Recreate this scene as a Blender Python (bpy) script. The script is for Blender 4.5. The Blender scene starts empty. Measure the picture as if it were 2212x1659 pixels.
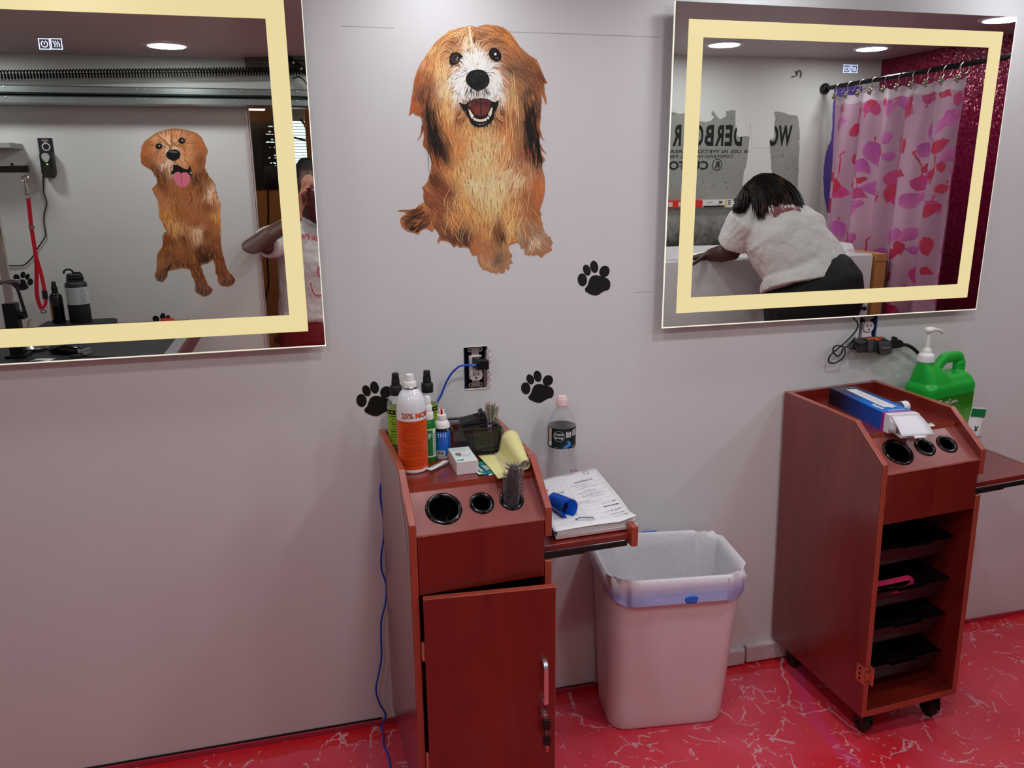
import bpy, bmesh, math, random
from math import sin, cos, pi, radians, sqrt, atan2
from mathutils import Vector, Matrix, Euler
random.seed(7)
S = bpy.context.scene
COL = S.collection
S.view_settings.view_transform = 'Standard'
S.view_settings.look = 'None'
S.view_settings.exposure = 0.0

# ---------------------------------------------------------------- camera (fitted to the two mirrors, f = 1725 px on a 2212 px frame)
F, YAW, PITCH, ROLL = 1724.88, .2512, .2565, -.0091
CAM = Vector((0, -1.997, 1.515))
_w = Vector((sin(YAW)*cos(PITCH), cos(YAW)*cos(PITCH), -sin(PITCH)))
_r = Vector((cos(YAW), -sin(YAW), 0)); _u = _r.cross(_w)
AR = cos(ROLL)*_r + sin(ROLL)*_u
AU = -sin(ROLL)*_r + cos(ROLL)*_u
AW = _w
def ray(px, py): return AR*((px-1106)/F) - AU*((py-829.5)/F) + AW
def at_y(px, py, y=0.0):
    d = ray(px, py); return CAM + d*((y-CAM.y)/d.y)
def at_z(px, py, z):
    d = ray(px, py); return CAM + d*((z-CAM.z)/d.z)
def at_x(px, py, x):
    d = ray(px, py); return CAM + d*((x-CAM.x)/d.x)
MY = -.04                                   # the plane of the mirror glass
def flip(P): return Vector((P.x, 2*MY-P.y, P.z))
def rf(px, py, y): return flip(at_y(px, py, 2*MY-y))     # room point at depth y whose reflection is looked up
def rfz(px, py, z): return flip(at_z(px, py, z))
def rfx(px, py, x): return flip(at_x(px, py, x))
cam = bpy.data.cameras.new('camera'); cam.sensor_width = 36; cam.lens = F/2212*36; cam.clip_start = .003
co = bpy.data.objects.new('camera', cam); COL.objects.link(co)
co.matrix_world = Matrix(((AR.x, AU.x, -AW.x, CAM.x), (AR.y, AU.y, -AW.y, CAM.y), (AR.z, AU.z, -AW.z, CAM.z), (0, 0, 0, 1)))
S.camera = co

# ---------------------------------------------------------------- materials
def lin(c):
    out = []
    for x in c[:3]:
        x = x/255.0
        out.append(x/12.92 if x <= .04045 else ((x+.055)/1.055)**2.4)
    return out
def rgba(c, k=1.0): return tuple(min(1, x*k) for x in lin(c)) + (1,)
class NT:
    def __init__(s, name):
        s.m = bpy.data.materials.new(name); s.m.use_nodes = True
        s.t = s.m.node_tree; s.b = s.t.nodes['Principled BSDF']
    def n(s, typ, **kw):
        nd = s.t.nodes.new(typ)
        for k, v in kw.items():
            if k.startswith('i_'):
                key = k[2:]; key = int(key) if key.isdigit() else key.replace('_', ' ')
                nd.inputs[key].default_value = v
            else: setattr(nd, k, v)
        return nd
    def l(s, a, b): s.t.links.new(a, b)
    def set(s, **kw):
        for k, v in kw.items(): s.b.inputs[k.replace('_', ' ')].default_value = v
    def coord(s, scale=(1, 1, 1), kind='Object'):
        tc = s.n('ShaderNodeTexCoord'); mp = s.n('ShaderNodeMapping'); mp.inputs['Scale'].default_value = scale
        s.l(tc.outputs[kind], mp.inputs[0]); return mp.outputs[0]
    def noise(s, vec, scale, detail=3, rough=.5, dist=0):
        nd = s.n('ShaderNodeTexNoise', i_Scale=scale, i_Detail=detail, i_Roughness=rough, i_Distortion=dist)
        if vec is not None: s.l(vec, nd.inputs['Vector'])
        return nd.outputs[0]
    def ramp(s, fac, stops):
        nd = s.n('ShaderNodeValToRGB'); e = nd.color_ramp.elements
        while len(e) < len(stops): e.new(.5)
        for el, (p, c) in zip(e, stops): el.position = p; el.color = c if len(c) == 4 else tuple(c)+(1,)
        s.l(fac, nd.inputs[0]); return nd.outputs[0]
    def mix(s, fac, a, b, mode='MIX'):
        nd = s.n('ShaderNodeMix', data_type='RGBA', blend_type=mode)
        for val, idx in ((fac, 0), (a, 6), (b, 7)):
            if hasattr(val, 'is_output'): s.l(val, nd.inputs[idx])
            else: nd.inputs[idx].default_value = val
        return nd.outputs[2]
    def math(s, op, a, b=0.0, c=0.0):
        nd = s.n('ShaderNodeMath', operation=op)
        for i, val in enumerate((a, b, c)):
            if hasattr(val, 'is_output'): s.l(val, nd.inputs[i])
            else: nd.inputs[i].default_value = val
        return nd.outputs[0]
    def bump(s, h, strength=.2, dist=.002):
        nd = s.n('ShaderNodeBump', i_Strength=strength, i_Distance=dist); s.l(h, nd.inputs['Height']); s.l(nd.outputs[0], s.b.inputs['Normal'])
MATS = {}
def mat(name, col, rough=.5, metal=0, spec=.5, var=.06, vs=30, trans=0, ior=1.45, emit=None, es=1, coat=0, alpha=1, bump=0, bs=200, sub=0):
    if name in MATS: return MATS[name]
    k = NT(name); c = rgba(col)
    if var:
        f = k.noise(k.coord(), vs, 4)
        k.l(k.mix(f, tuple(x*(1-var*2) for x in c[:3])+(1,), tuple(min(1, x*(1+var*2)) for x in c[:3])+(1,)), k.b.inputs['Base Color'])
    else: k.set(Base_Color=c)
    k.set(Roughness=rough, Metallic=metal, Specular_IOR_Level=spec, Transmission_Weight=trans, IOR=ior, Coat_Weight=coat, Alpha=alpha)
    if coat: k.set(Coat_Roughness=.08)
    if emit: k.set(Emission_Color=rgba(emit), Emission_Strength=es)
    if bump: k.bump(k.noise(k.coord(), bs, 4), bump, .001)
    if sub: k.set(Subsurface_Weight=sub, Subsurface_Radius=(.01, .005, .003))
    MATS[name] = k.m; return k.m
def film(name, col, lo, hi, rough=.06):
    """thin clear plastic: see-through face on, denser and glossier at the edges"""
    k = NT(name); k.set(Base_Color=rgba(col), Roughness=rough, Specular_IOR_Level=.8)
    tr = k.n('ShaderNodeBsdfTransparent'); lw = k.n('ShaderNodeLayerWeight', i_Blend=.35); mx = k.n('ShaderNodeMixShader')
    f = k.math('ADD', k.math('MULTIPLY', lw.outputs['Facing'], hi-lo), lo)
    out = k.t.nodes['Material Output']; k.l(f, mx.inputs[0]); k.l(tr.outputs[0], mx.inputs[1]); k.l(k.b.outputs[0], mx.inputs[2]); k.l(mx.outputs[0], out.inputs['Surface'])
    MATS[name] = k.m; return k
def attr_mat(name, rough=.6, spec=.3, gain=1.0, sheer=0):
    if name in MATS: return MATS[name]
    k = NT(name); a = k.n('ShaderNodeAttribute', attribute_name='Col')
    k.l(k.mix(1.0, a.outputs[0], (gain, gain, gain, 1), 'MULTIPLY'), k.b.inputs['Base Color']) if gain != 1 else k.l(a.outputs[0], k.b.inputs['Base Color'])
    k.set(Roughness=rough, Specular_IOR_Level=spec)
    if sheer: k.set(Transmission_Weight=sheer)
    MATS[name] = k.m; return k.m

# ---------------------------------------------------------------- mesh building
class MB:
    def __init__(s): s.v = []; s.f = []; s.m = []; s.c = []; s.T = None
    def add(s, vs, fs, mi=0, col=None):
        o = len(s.v)
        for p in vs:
            p = Vector(p)
            if s.T is not None: p = s.T @ p
            s.v.append(p); s.c.append(col or (1, 1, 1))
        for f in fs: s.f.append([o+i for i in f]); s.m.append(mi)
    def box(s, x0, y0, z0, x1, y1, z1, mi=0, col=None):
        s.add([(x0, y0, z0), (x1, y0, z0), (x1, y1, z0), (x0, y1, z0), (x0, y0, z1), (x1, y0, z1), (x1, y1, z1), (x0, y1, z1)],
              [(3, 2, 1, 0), (4, 5, 6, 7), (0, 1, 5, 4), (1, 2, 6, 5), (2, 3, 7, 6), (3, 0, 4, 7)], mi, col)
    def prism(s, poly, ax, a0, a1, mi=0, ei=None):
        n = len(poly)
        def P(q, a): return {'x': (a, q[0], q[1]), 'y': (q[0], a, q[1]), 'z': (q[0], q[1], a)}[ax]
        vs = [P(q, a0) for q in poly] + [P(q, a1) for q in poly]
        s.add(vs, [list(range(n))[::-1], list(range(n, 2*n))], mi)
        o = len(s.v) - 2*n
        for i in range(n):
            j = (i+1) % n
            s.f.append([o+i, o+j, o+n+j, o+n+i]); s.m.append(mi if ei is None else ei)
    def lathe(s, prof, seg=28, c=(0, 0, 0), mi=0, M=None, sx=1, sy=1):
        vs = []; fs = []; rows = []
        for r, z in prof:
            if r < 1e-6: rows.append([len(vs)]); vs.append(Vector((0, 0, z)))
            else:
                rows.append(list(range(len(vs), len(vs)+seg)))
                for k in range(seg):
                    a = 2*pi*k/seg; vs.append(Vector((r*cos(a)*sx, r*sin(a)*sy, z)))
        for A, B in zip(rows, rows[1:]):
            if len(A) == 1 and len(B) == 1: continue
            for k in range(seg):
                j = (k+1) % seg
                if len(A) == 1: fs.append((A[0], B[k], B[j]))
                elif len(B) == 1: fs.append((A[k], A[j], B[0]))
                else: fs.append((A[k], A[j], B[j], B[k]))
        c = Vector(c)
        s.add([((M @ p) if M else p) + c for p in vs], fs, mi)
    def tube(s, pts, r, seg=10, mi=0, cap=True, flat=1.0, col=None):
        pts = [Vector(p) for p in pts]; n = len(pts)
        rs = r if isinstance(r, (list, tuple)) else [r]*n
        t0 = (pts[1]-pts[0]).normalized()
        nrm = t0.cross(Vector((0, 0, 1)) if abs(t0.z) < .9 else Vector((1, 0, 0))).normalized()
        vs = []; fs = []
        for i, p in enumerate(pts):
            t = (pts[min(i+1, n-1)]-pts[max(i-1, 0)]).normalized()
            nrm = (nrm - t*nrm.dot(t)).normalized(); b = t.cross(nrm)
            for k in range(seg):
                a = 2*pi*k/seg; vs.append(p + (nrm*cos(a)+b*sin(a)*flat)*rs[i])
        for i in range(n-1):
            for k in range(seg):
                j = (k+1) % seg; fs.append((i*seg+k, i*seg+j, (i+1)*seg+j, (i+1)*seg+k))
        if cap: fs.append(list(range(seg))[::-1]); fs.append([(n-1)*seg+k for k in range(seg)])
        s.add(vs, fs, mi, col)
    def ribbon(s, pts, side, w, th=.0015, mi=0):
        """flat strap following pts, width vector side"""
        pts = [Vector(p) for p in pts]; side = Vector(side).normalized()*w/2; vs = []; fs = []
        for i, p in enumerate(pts):
            t = (pts[min(i+1, len(pts)-1)]-pts[max(i-1, 0)]).normalized(); nn = t.cross(side).normalized()*th/2
            vs += [p-side-nn, p+side-nn, p+side+nn, p-side+nn]
        for i in range(len(pts)-1):
            a = i*4; b = a+4
            for k in range(4): fs.append((a+k, a+(k+1) % 4, b+(k+1) % 4, b+k))
        fs.append((3, 2, 1, 0)); e = (len(pts)-1)*4; fs.append((e, e+1, e+2, e+3))
        s.add(vs, fs, mi)
    def loft(s, rings, mi=0, cap=True, closed=True):
        n = len(rings[0]); vs = [p for R in rings for p in R]; fs = []
        for i in range(len(rings)-1):
            for k in range(n if closed else n-1):
                j = (k+1) % n; fs.append((i*n+k, i*n+j, (i+1)*n+j, (i+1)*n+k))
        if cap and closed: fs.append(list(range(n))[::-1]); fs.append([(len(rings)-1)*n+k for k in range(n)])
        s.add(vs, fs, mi)
    def grid(s, fn, nu, nv, mi=0):
        vs = [fn(i/nu, j/nv) for j in range(nv+1) for i in range(nu+1)]
        s.add(vs, [(j*(nu+1)+i, j*(nu+1)+i+1, (j+1)*(nu+1)+i+1, (j+1)*(nu+1)+i) for j in range(nv) for i in range(nu)], mi)
    def poly(s, pts, mi=0, col=None): s.add(pts, [list(range(len(pts)))], mi, col)
    def ball(s, c, r, sx=1, sy=1, sz=1, mi=0, seg=20, n=12):
        pr = [(r*sin(pi*i/n), -r*cos(pi*i/n)*sz) for i in range(n+1)]
        pr[0] = (0, pr[0][1]); pr[-1] = (0, pr[-1][1])
        s.lathe(pr, seg, c, mi, None, sx, sy)
    def obj(s, name, mats, parent=None, smooth=35, bevel=0, fix=True, color=False, thick=0, sub=0):
        me = bpy.data.meshes.new(name); me.from_pydata([tuple(p) for p in s.v], [], s.f)
        if not isinstance(mats, (list, tuple)): mats = [mats]
        for m in mats: me.materials.append(m)
        me.polygons.foreach_set('material_index', s.m)
        if color:
            at = me.color_attributes.new('Col', 'FLOAT_COLOR', 'POINT')
            flat = []
            for c in s.c: flat += [c[0], c[1], c[2], 1]
            at.data.foreach_set('color', flat)
        if fix:
            bm = bmesh.new(); bm.from_mesh(me); bmesh.ops.recalc_face_normals(bm, faces=bm.faces); bm.to_mesh(me); bm.free()
        if smooth:
            me.polygons.foreach_set('use_smooth', [True]*len(me.polygons)); me.set_sharp_from_angle(angle=radians(smooth))
        o = bpy.data.objects.new(name, me); COL.objects.link(o)
        if parent: o.parent = parent
        if thick:
            md = o.modifiers.new('solid', 'SOLIDIFY'); md.thickness = thick; md.offset = 0
        if sub:
            md = o.modifiers.new('sub', 'SUBSURF'); md.levels = sub; md.render_levels = sub
        if bevel:
            md = o.modifiers.new('bevel', 'BEVEL'); md.width = bevel; md.segments = 2; md.limit_method = 'ANGLE'; md.angle_limit = radians(40)
        return o
def thing(name, label, cat, loc=(0, 0, 0), rot=(0, 0, 0), group=None):
    o = bpy.data.objects.new(name, None); COL.objects.link(o); o.empty_display_size = .02
    o.location = loc; o.rotation_euler = rot; return tag(o, label, cat, group)
def tag(o, label, cat, group=None):
    o['label'] = label; o['category'] = cat
    if group: o['group'] = group
    return o
def struct(o): o['kind'] = 'structure'; return o
def dup(root, loc, rot=None, label=None):
    def cp(o, par):
        c = o.copy(); COL.objects.link(c); c.parent = par
        for ch in list(o.children): cp(ch, c)
        return c
    kids = list(root.children); r = root.copy(); COL.objects.link(r); r.location = loc
    if rot: r.rotation_euler = rot
    if label: r['label'] = label
    for k in kids: cp(k, r)
    return r
_tc = {}
def text_geo(s, size=1.0, bold=0.0, space=1.0):
    """vertices (2-D, origin at left baseline) and faces of a line of lettering"""
    key = (s, bold, space)
    if key not in _tc:
        cu = bpy.data.curves.new('t', 'FONT'); cu.body = s; cu.size = 1; cu.offset = bold; cu.space_character = space; cu.resolution_u = 3
        o = bpy.data.objects.new('t', cu); COL.objects.link(o); bpy.context.view_layer.update()
        ev = o.evaluated_get(bpy.context.evaluated_depsgraph_get()); me = ev.to_mesh()
        vs = [(v.co.x, v.co.y) for v in me.vertices]; fs = [tuple(p.vertices) for p in me.polygons]
        ev.to_mesh_clear(); bpy.data.objects.remove(o); bpy.data.curves.remove(cu)
        _tc[key] = (vs, fs)
    vs, fs = _tc[key]
    return [(x*size, y*size) for x, y in vs], fs
def text_w(s, bold=0., space=1.): return max(x for x, y in text_geo(s, 1, bold, space)[0])
def put_text(mb, s, fn, width=None, size=None, bold=0., space=1., mi=0, col=None, sx=1.0):
    """fn maps text coords (x along, y up) to 3-D"""
    if width: size = width/text_w(s, bold, space)/sx
    vs, fs = text_geo(s, size, bold, space)
    mb.add([fn(x*sx, y) for x, y in vs], fs, mi, col)
def spline(pts, n=8):
    """Catmull-Rom through 3-D points"""
    P = [Vector(p) for p in pts]; out = []
    for i in range(len(P)-1):
        a, b, c, d = P[max(i-1, 0)], P[i], P[i+1], P[min(i+2, len(P)-1)]
        for k in range(n):
            t = k/n
            out.append(.5*((2*b)+(c-a)*t+(2*a-5*b+4*c-d)*t*t+(3*b-a-3*c+d)*t**3))
    out.append(P[-1]); return out
def inside(p, poly):
    x, y = p; r = False; j = len(poly)-1
    for i in range(len(poly)):
        xi, yi = poly[i]; xj, yj = poly[j]
        if (yi > y) != (yj > y) and x < (xj-xi)*(y-yi)/(yj-yi)+xi: r = not r
        j = i
    return r
# ================================================================ room shell
WL, WR, BK = -2.2, 3.1, -2.05
def wall_mat(name, col, seam=None):
    k = NT(name); v = k.coord()
    c = rgba(col)
    f = k.noise(v, 3, 5, .6)
    base = k.mix(f, tuple(x*.96 for x in c[:3])+(1,), tuple(min(1, x*1.03) for x in c[:3])+(1,))
    if seam:
        for z, slope, x0, x1 in seam:
            sp = k.n('ShaderNodeSeparateXYZ'); k.l(v, sp.inputs[0])
            d = k.math('ABSOLUTE', k.math('ADD', k.math('SUBTRACT', sp.outputs[2], z), k.math('MULTIPLY', k.math('SUBTRACT', k.noise(v, 9, 2), .5), .004)))
            m = k.math('LESS_THAN', d, .0008)
            m = k.math('MULTIPLY', m, k.math('GREATER_THAN', k.noise(v, 5, 2), .46))
            m = k.math('MULTIPLY', m, k.math('LESS_THAN', k.math('ABSOLUTE', k.math('SUBTRACT', sp.outputs[0], (x0+x1)/2)), (x1-x0)/2))
            base = k.mix(k.math('MULTIPLY', m, .55), base, rgba((90, 85, 88)))
    k.l(base, k.b.inputs['Base Color']); k.set(Roughness=.42, Specular_IOR_Level=.35)
    k.bump(k.math('ADD', k.noise(v, 160, 3), k.math('MULTIPLY', k.noise(v, 14, 4), 1.5)), .12, .0015)
    MATS[name] = k.m; return k.m
M_WALL = wall_mat('painted_drywall', (220, 219, 219), [(1.845, 0, .12, .95), (1.2035, 0, .855, .93)])
M_WALL2 = wall_mat('painted_drywall_back', (214, 213, 209))
M_CEIL = wall_mat('painted_ceiling', (186, 172, 172))
# front wall with two openings cut for the outlet boxes
H1 = (.383, .447, .969, 1.082)      # x0 x1 z0 z1
H2 = (1.575, 1.637, .993, 1.106)
def wall_with_holes(mb, x0, x1, z0, z1, y, holes):
    xs = sorted({x0, x1} | {h[0] for h in holes} | {h[1] for h in holes}); zs = sorted({z0, z1} | {h[2] for h in holes} | {h[3] for h in holes})
    for a, b in zip(xs, xs[1:]):
        for c, d in zip(zs, zs[1:]):
            if any(h[0]-1e-6 <= a and b <= h[1]+1e-6 and h[2]-1e-6 <= c and d <= h[3]+1e-6 for h in holes): continue
            mb.poly([(a, y, c), (b, y, c), (b, y, d), (a, y, d)])
    for h in holes:      # reveals
        q = [(h[0], h[2]), (h[1], h[2]), (h[1], h[3]), (h[0], h[3])]
        for i in range(4):
            (a, c), (b, d) = q[i], q[(i+1) % 4]
            mb.poly([(a, y, c), (b, y, d), (b, y+.014, d), (a, y+.014, c)])
mb = MB(); wall_with_holes(mb, WL, WR, 0, 2.3, 0, [H1, H2]); struct(mb.obj('wall_front', M_WALL, smooth=0, fix=False))
mb = MB(); mb.poly([(WL, 0, 0), (WL, BK, 0), (WL, BK, 2.3), (WL, 0, 2.3)]); struct(mb.obj('wall_left', M_WALL2, smooth=0))
# back wall, left of the opening and right of it, and the lintel
OX0, OX1, OZ = -.199, 1.30, 1.85
for nm, a, b, z in (('wall_back_left', WL, OX0, 0), ('wall_back_right', OX1, WR, 0), ('wall_back_lintel', OX0, OX1, OZ)):
    mb = MB(); mb.box(a, BK-.11, z, b, BK, 2.3); struct(mb.obj(nm, M_WALL2, smooth=0))
# right wall: magenta with glitter
k = NT('magenta_glitter_paint'); v = k.coord()
vo = k.n('ShaderNodeTexVoronoi', i_Scale=150.0, i_Randomness=1.0); k.l(v, vo.inputs['Vector'])
k.l(k.mix(k.noise(v, 4, 3), rgba((112, 8, 42)), rgba((150, 14, 66))), k.b.inputs['Base Color'])
k.set(Roughness=.28, Metallic=.35, Specular_IOR_Level=.6)
g = k.n('ShaderNodeVectorMath', operation='SUBTRACT'); k.l(vo.outputs['Color'], g.inputs[0]); g.inputs[1].default_value = (.5, .5, .5)
g2 = k.n('ShaderNodeVectorMath', operation='SCALE'); k.l(g.outputs[0], g2.inputs[0]); g2.inputs['Scale'].default_value = .55
gn = k.n('ShaderNodeNewGeometry'); g3 = k.n('ShaderNodeVectorMath', operation='ADD'); k.l(gn.outputs['Normal'], g3.inputs[0]); k.l(g2.outputs[0], g3.inputs[1])
g4 = k.n('ShaderNodeVectorMath', operation='NORMALIZE'); k.l(g3.outputs[0], g4.inputs[0]); k.l(g4.outputs[0], k.b.inputs['Normal'])
mb = MB(); mb.poly([(WR, 0, 0), (WR, BK, 0), (WR, BK, 2.3), (WR, 0, 2.3)]); struct(mb.obj('wall_right', k.m, smooth=0))
# ceiling: a little lower on the left
mb = MB()
cz = [(WL, 2.022), (-.2, 2.018), (1.6, 2.088), (WR, 2.096)]
for (a, za), (b, zb) in zip(cz, cz[1:]): mb.poly([(a, 0, za), (b, 0, zb), (b, BK, zb), (a, BK, za)])
struct(mb.obj('ceiling', M_CEIL, smooth=0))
def ceil_z(x):
    for (a, za), (b, zb) in zip(cz, cz[1:]):
        if a <= x <= b: return za+(zb-za)*(x-a)/(b-a)
    return 2.09
# floor: glossy red with pale marbled streaks
k = NT('red_marbled_epoxy'); v = k.coord()
sp = k.n('ShaderNodeSeparateXYZ'); k.l(v, sp.inputs[0])
base = k.mix(k.ramp(k.noise(v, 2.6, 4, .6, .6), [(.35, (0, 0, 0)), (.65, (1, 1, 1))]), rgba((222, 40, 54)), rgba((230, 78, 100)))
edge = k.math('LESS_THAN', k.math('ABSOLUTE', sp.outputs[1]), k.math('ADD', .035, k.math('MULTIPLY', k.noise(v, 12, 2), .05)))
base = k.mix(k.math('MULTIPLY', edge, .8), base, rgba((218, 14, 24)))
def veins(scale, width, warp, gate, gs, seed):
    mp = k.n('ShaderNodeMapping'); k.l(v, mp.inputs[0]); mp.inputs['Location'].default_value = (seed, seed*.7, 0); mp.inputs['Rotation'].default_value = (0, 0, seed)
    nz = k.n('ShaderNodeTexNoise', i_Scale=scale*1.5, i_Detail=4.0); k.l(mp.outputs[0], nz.inputs['Vector'])
    ad = k.n('ShaderNodeVectorMath', operation='MULTIPLY_ADD'); k.l(nz.outputs['Color'], ad.inputs[0]); ad.inputs[1].default_value = (warp, warp, 0); k.l(mp.outputs[0], ad.inputs[2])
    vr = k.n('ShaderNodeTexVoronoi', feature='DISTANCE_TO_EDGE', i_Scale=scale); k.l(ad.outputs[0], vr.inputs['Vector'])
    line = k.math('LESS_THAN', vr.outputs['Distance'], k.math('MULTIPLY', k.noise(v, 16, 3), width))
    return k.math('MULTIPLY', line, k.math('GREATER_THAN', k.noise(v, gs, 4, .65), gate))
v1 = veins(4.6, .017, .12, .53, 8, 1.3); v2 = veins(9.5, .030, .08, .55, 10, 2.9); v3 = veins(19, .058, .045, .565, 7, 4.1)
vv = k.math('MAXIMUM', k.math('MAXIMUM', v1, v2), v3)
vo = k.n('ShaderNodeTexVoronoi', i_Scale=38.0); k.l(v, vo.inputs['Vector'])
vv = k.math('MAXIMUM', vv, k.math('MULTIPLY', k.math('LESS_THAN', vo.outputs['Distance'], .07), k.math('GREATER_THAN', k.noise(v, 4, 2), .5)))
base = k.mix(k.math('MULTIPLY', vv, .78), base, rgba((226, 178, 186)))
dx = k.math('SUBTRACT', sp.outputs[0], 1.93); dy = k.math('ADD', sp.outputs[1], .43)      # a pink arc beside the second trolley
rr = k.math('SQRT', k.math('ADD', k.math('MULTIPLY', dx, dx), k.math('MULTIPLY', dy, dy)))
arc = k.math('MULTIPLY', k.math('LESS_THAN', k.math('ABSOLUTE', k.math('SUBTRACT', rr, .62)), .018), k.math('LESS_THAN', dx, 0))
base = k.mix(k.math('MULTIPLY', arc, .55), base, rgba((222, 66, 118)))
k.l(base, k.b.inputs['Base Color']); k.set(Roughness=.3, Specular_IOR_Level=.5, Coat_Weight=.25, Coat_Roughness=.2)
k.bump(k.noise(v, 10, 4), .12, .003)
mb = MB(); mb.poly([(WL, -5.2, 0), (WR, -5.2, 0), (WR, .03, 0), (WL, .03, 0)]); struct(mb.obj('floor', k.m, smooth=0))
# red painted foot of the wall with a thin gap over it, and the pale curb at the right
M_COVE = mat('red_wall_foot', (176, 52, 74), .45)
mb = MB(); mb.box(WL, -.006, 0, 1.21, 0, .016); struct(mb.obj('baseboard_front', M_COVE, smooth=0, bevel=.002))
mb = MB(); mb.box(-.9, -.003, .0175, .12, .0, .0212); mb.box(.2, -.003, .0175, .76, 0, .0185); struct(mb.obj('trim_1', mat('shadow_gap', (38, 18, 24), .9), smooth=0))
k = NT('rough_white_curb'); v = k.coord(); k.set(Base_Color=rgba((205, 190, 194)), Roughness=.6); k.bump(k.noise(v, 40, 5), .8, .006); M_CURB = k.m
mb = MB(); mb.box(1.17, -.022, .004, 1.262, 0, .056); mb.box(1.268, -.022, .006, 1.47, 0, .064); struct(mb.obj('trim_2', M_CURB, smooth=0, bevel=.004))
mb = MB(); mb.box(1.47, -.006, 0, WR, 0, .014); struct(mb.obj('trim_3', M_COVE, smooth=0, bevel=.002))
# ---------------------------------------------------------------- recessed ceiling lights, on an 80 cm lattice
M_LENS = mat('lit_lens', (255, 255, 255), .4, var=0, emit=(236, 246, 255), es=9)
M_RING = mat('white_trim_ring', (232, 230, 230), .4)
first = None; gl = 'recessed round lights in the ceiling'
xs = [(-1.265, 'far left'), (-.462, 'left'), (.343, 'centre left'), (1.146, 'centre right'), (1.949, 'right'), (2.74, 'far right')]
for row, y, rn, LIGHT_W in ((0, -1.675, 'nearest the opening', 2.75), (1, -.905, 'in the middle of the ceiling', 3.3), (2, -.235, 'nearest the mirrors', 1.1)):
    for x, xn in xs:
        if row == 1 and xn in ('right', 'left', 'far left'): continue
        z = ceil_z(x)
        lab = 'round recessed ceiling light, %s of the row %s' % (xn, rn)
        if first is None:
            first = thing('ceiling_light', lab, 'light', (x, y, z), group=gl)
            mb = MB(); mb.lathe([(.0705, -.001), (.0715, -.006), (.084, -.0055), (.0875, -.001), (.0705, -.001)], 40); mb.obj('trim_ring', M_RING, first)
            mb = MB(); mb.lathe([(0, -.0035), (.05, -.0035), (.0708, -.003)], 40); mb.obj('lens', M_LENS, first)
        else: dup(first, (x, y, z), label=lab)
        ld = bpy.data.lights.new('ceiling_lamp', 'AREA'); ld.shape = 'DISK'; ld.size = .135; ld.energy = LIGHT_W; ld.color = (.93, .965, 1.0)
        lo = bpy.data.objects.new('ceiling_lamp', ld); COL.objects.link(lo); lo.location = (x, y, z-.0075)
wd = bpy.data.worlds.new('world'); S.world = wd; wd.use_nodes = True
wd.node_tree.nodes['Background'].inputs[0].default_value = (.75, .85, 1, 1); wd.node_tree.nodes['Background'].inputs[1].default_value = .35
# ================================================================ salon trolleys
def cherry(name, c0, c1, rough=.3, k_=1):
    k = NT(name); v = k.coord((9, 9, 1.6)); n1 = k.noise(v, 1.0, 6, .62, .8); n2 = k.noise(k.coord((60, 60, 4)), 1, 3)
    c = k.mix(k.ramp(n1, [(.3, (0, 0, 0)), (.72, (1, 1, 1))]), rgba(c0), rgba(c1))
    blot = k.ramp(k.noise(k.coord((5, 5, 5)), 1.3, 3), [(.60, (0, 0, 0)), (.74, (1, 1, 1))])
    c = k.mix(k.math('MULTIPLY', blot, .35), c, rgba((44, 12, 10)))
    c = k.mix(k.math('MULTIPLY', n2, .18), c, rgba((60, 14, 10)))
    k.l(c, k.b.inputs['Base Color']); k.set(Roughness=rough, Specular_IOR_Level=.6, Coat_Weight=.55, Coat_Roughness=.24)
    k.bump(n2, .04, .001); return k.m
M_CH = cherry('cherry_laminate', (108, 25, 19), (134, 38, 28), .25)
M_CHE = cherry('cherry_edge_band', (160, 64, 44), (176, 76, 54), .33)
M_TP = cherry('cherry_panel_painted_sheen', (140, 64, 58), (160, 84, 78), .3)  # tool panel: reflected sheen of the wall is mixed into this paler colour
M_BLK = mat('glossy_black_plastic', (8, 8, 9), .12, var=0, coat=.3)
M_BLKM = mat('matte_black_plastic', (17, 17, 18), .45, var=.05)
M_HOLE = mat('inside_of_tool_cup', (3, 3, 3), .25, var=0)
M_STEEL = mat('brushed_steel', (190, 188, 186), .28, 1, var=.04)
M_COPPER = mat('coppery_hinge_plate', (214, 150, 120), .3, .85, var=.05)
CW, CD, ZT, ZK, DK, ZB = .317, .4174, .8949, .8114, .1125, .081
TW = .0165
C1 = dict(loc=(.1682, -.4637), th=.0467, tl=-.0009)
C2 = dict(loc=(1.3742, -.4269), th=.0297, tl=.0319)
def cmat(C): return Matrix.Translation((C['loc'][0], C['loc'][1], 0)) @ Matrix.Rotation(C['th'], 4, 'Z') @ Matrix.Rotation(-C['tl'], 4, 'Y')
CM1, CM2 = cmat(C1), cmat(C2)
def SP(x, s, off=0):            # point on the sloping tool panel; s = distance up the slope
    L = sqrt(.09**2+.062**2); return Vector((x, .09*s/L-off*.062/L, .783+.062*s/L+off*.09/L))
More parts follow.
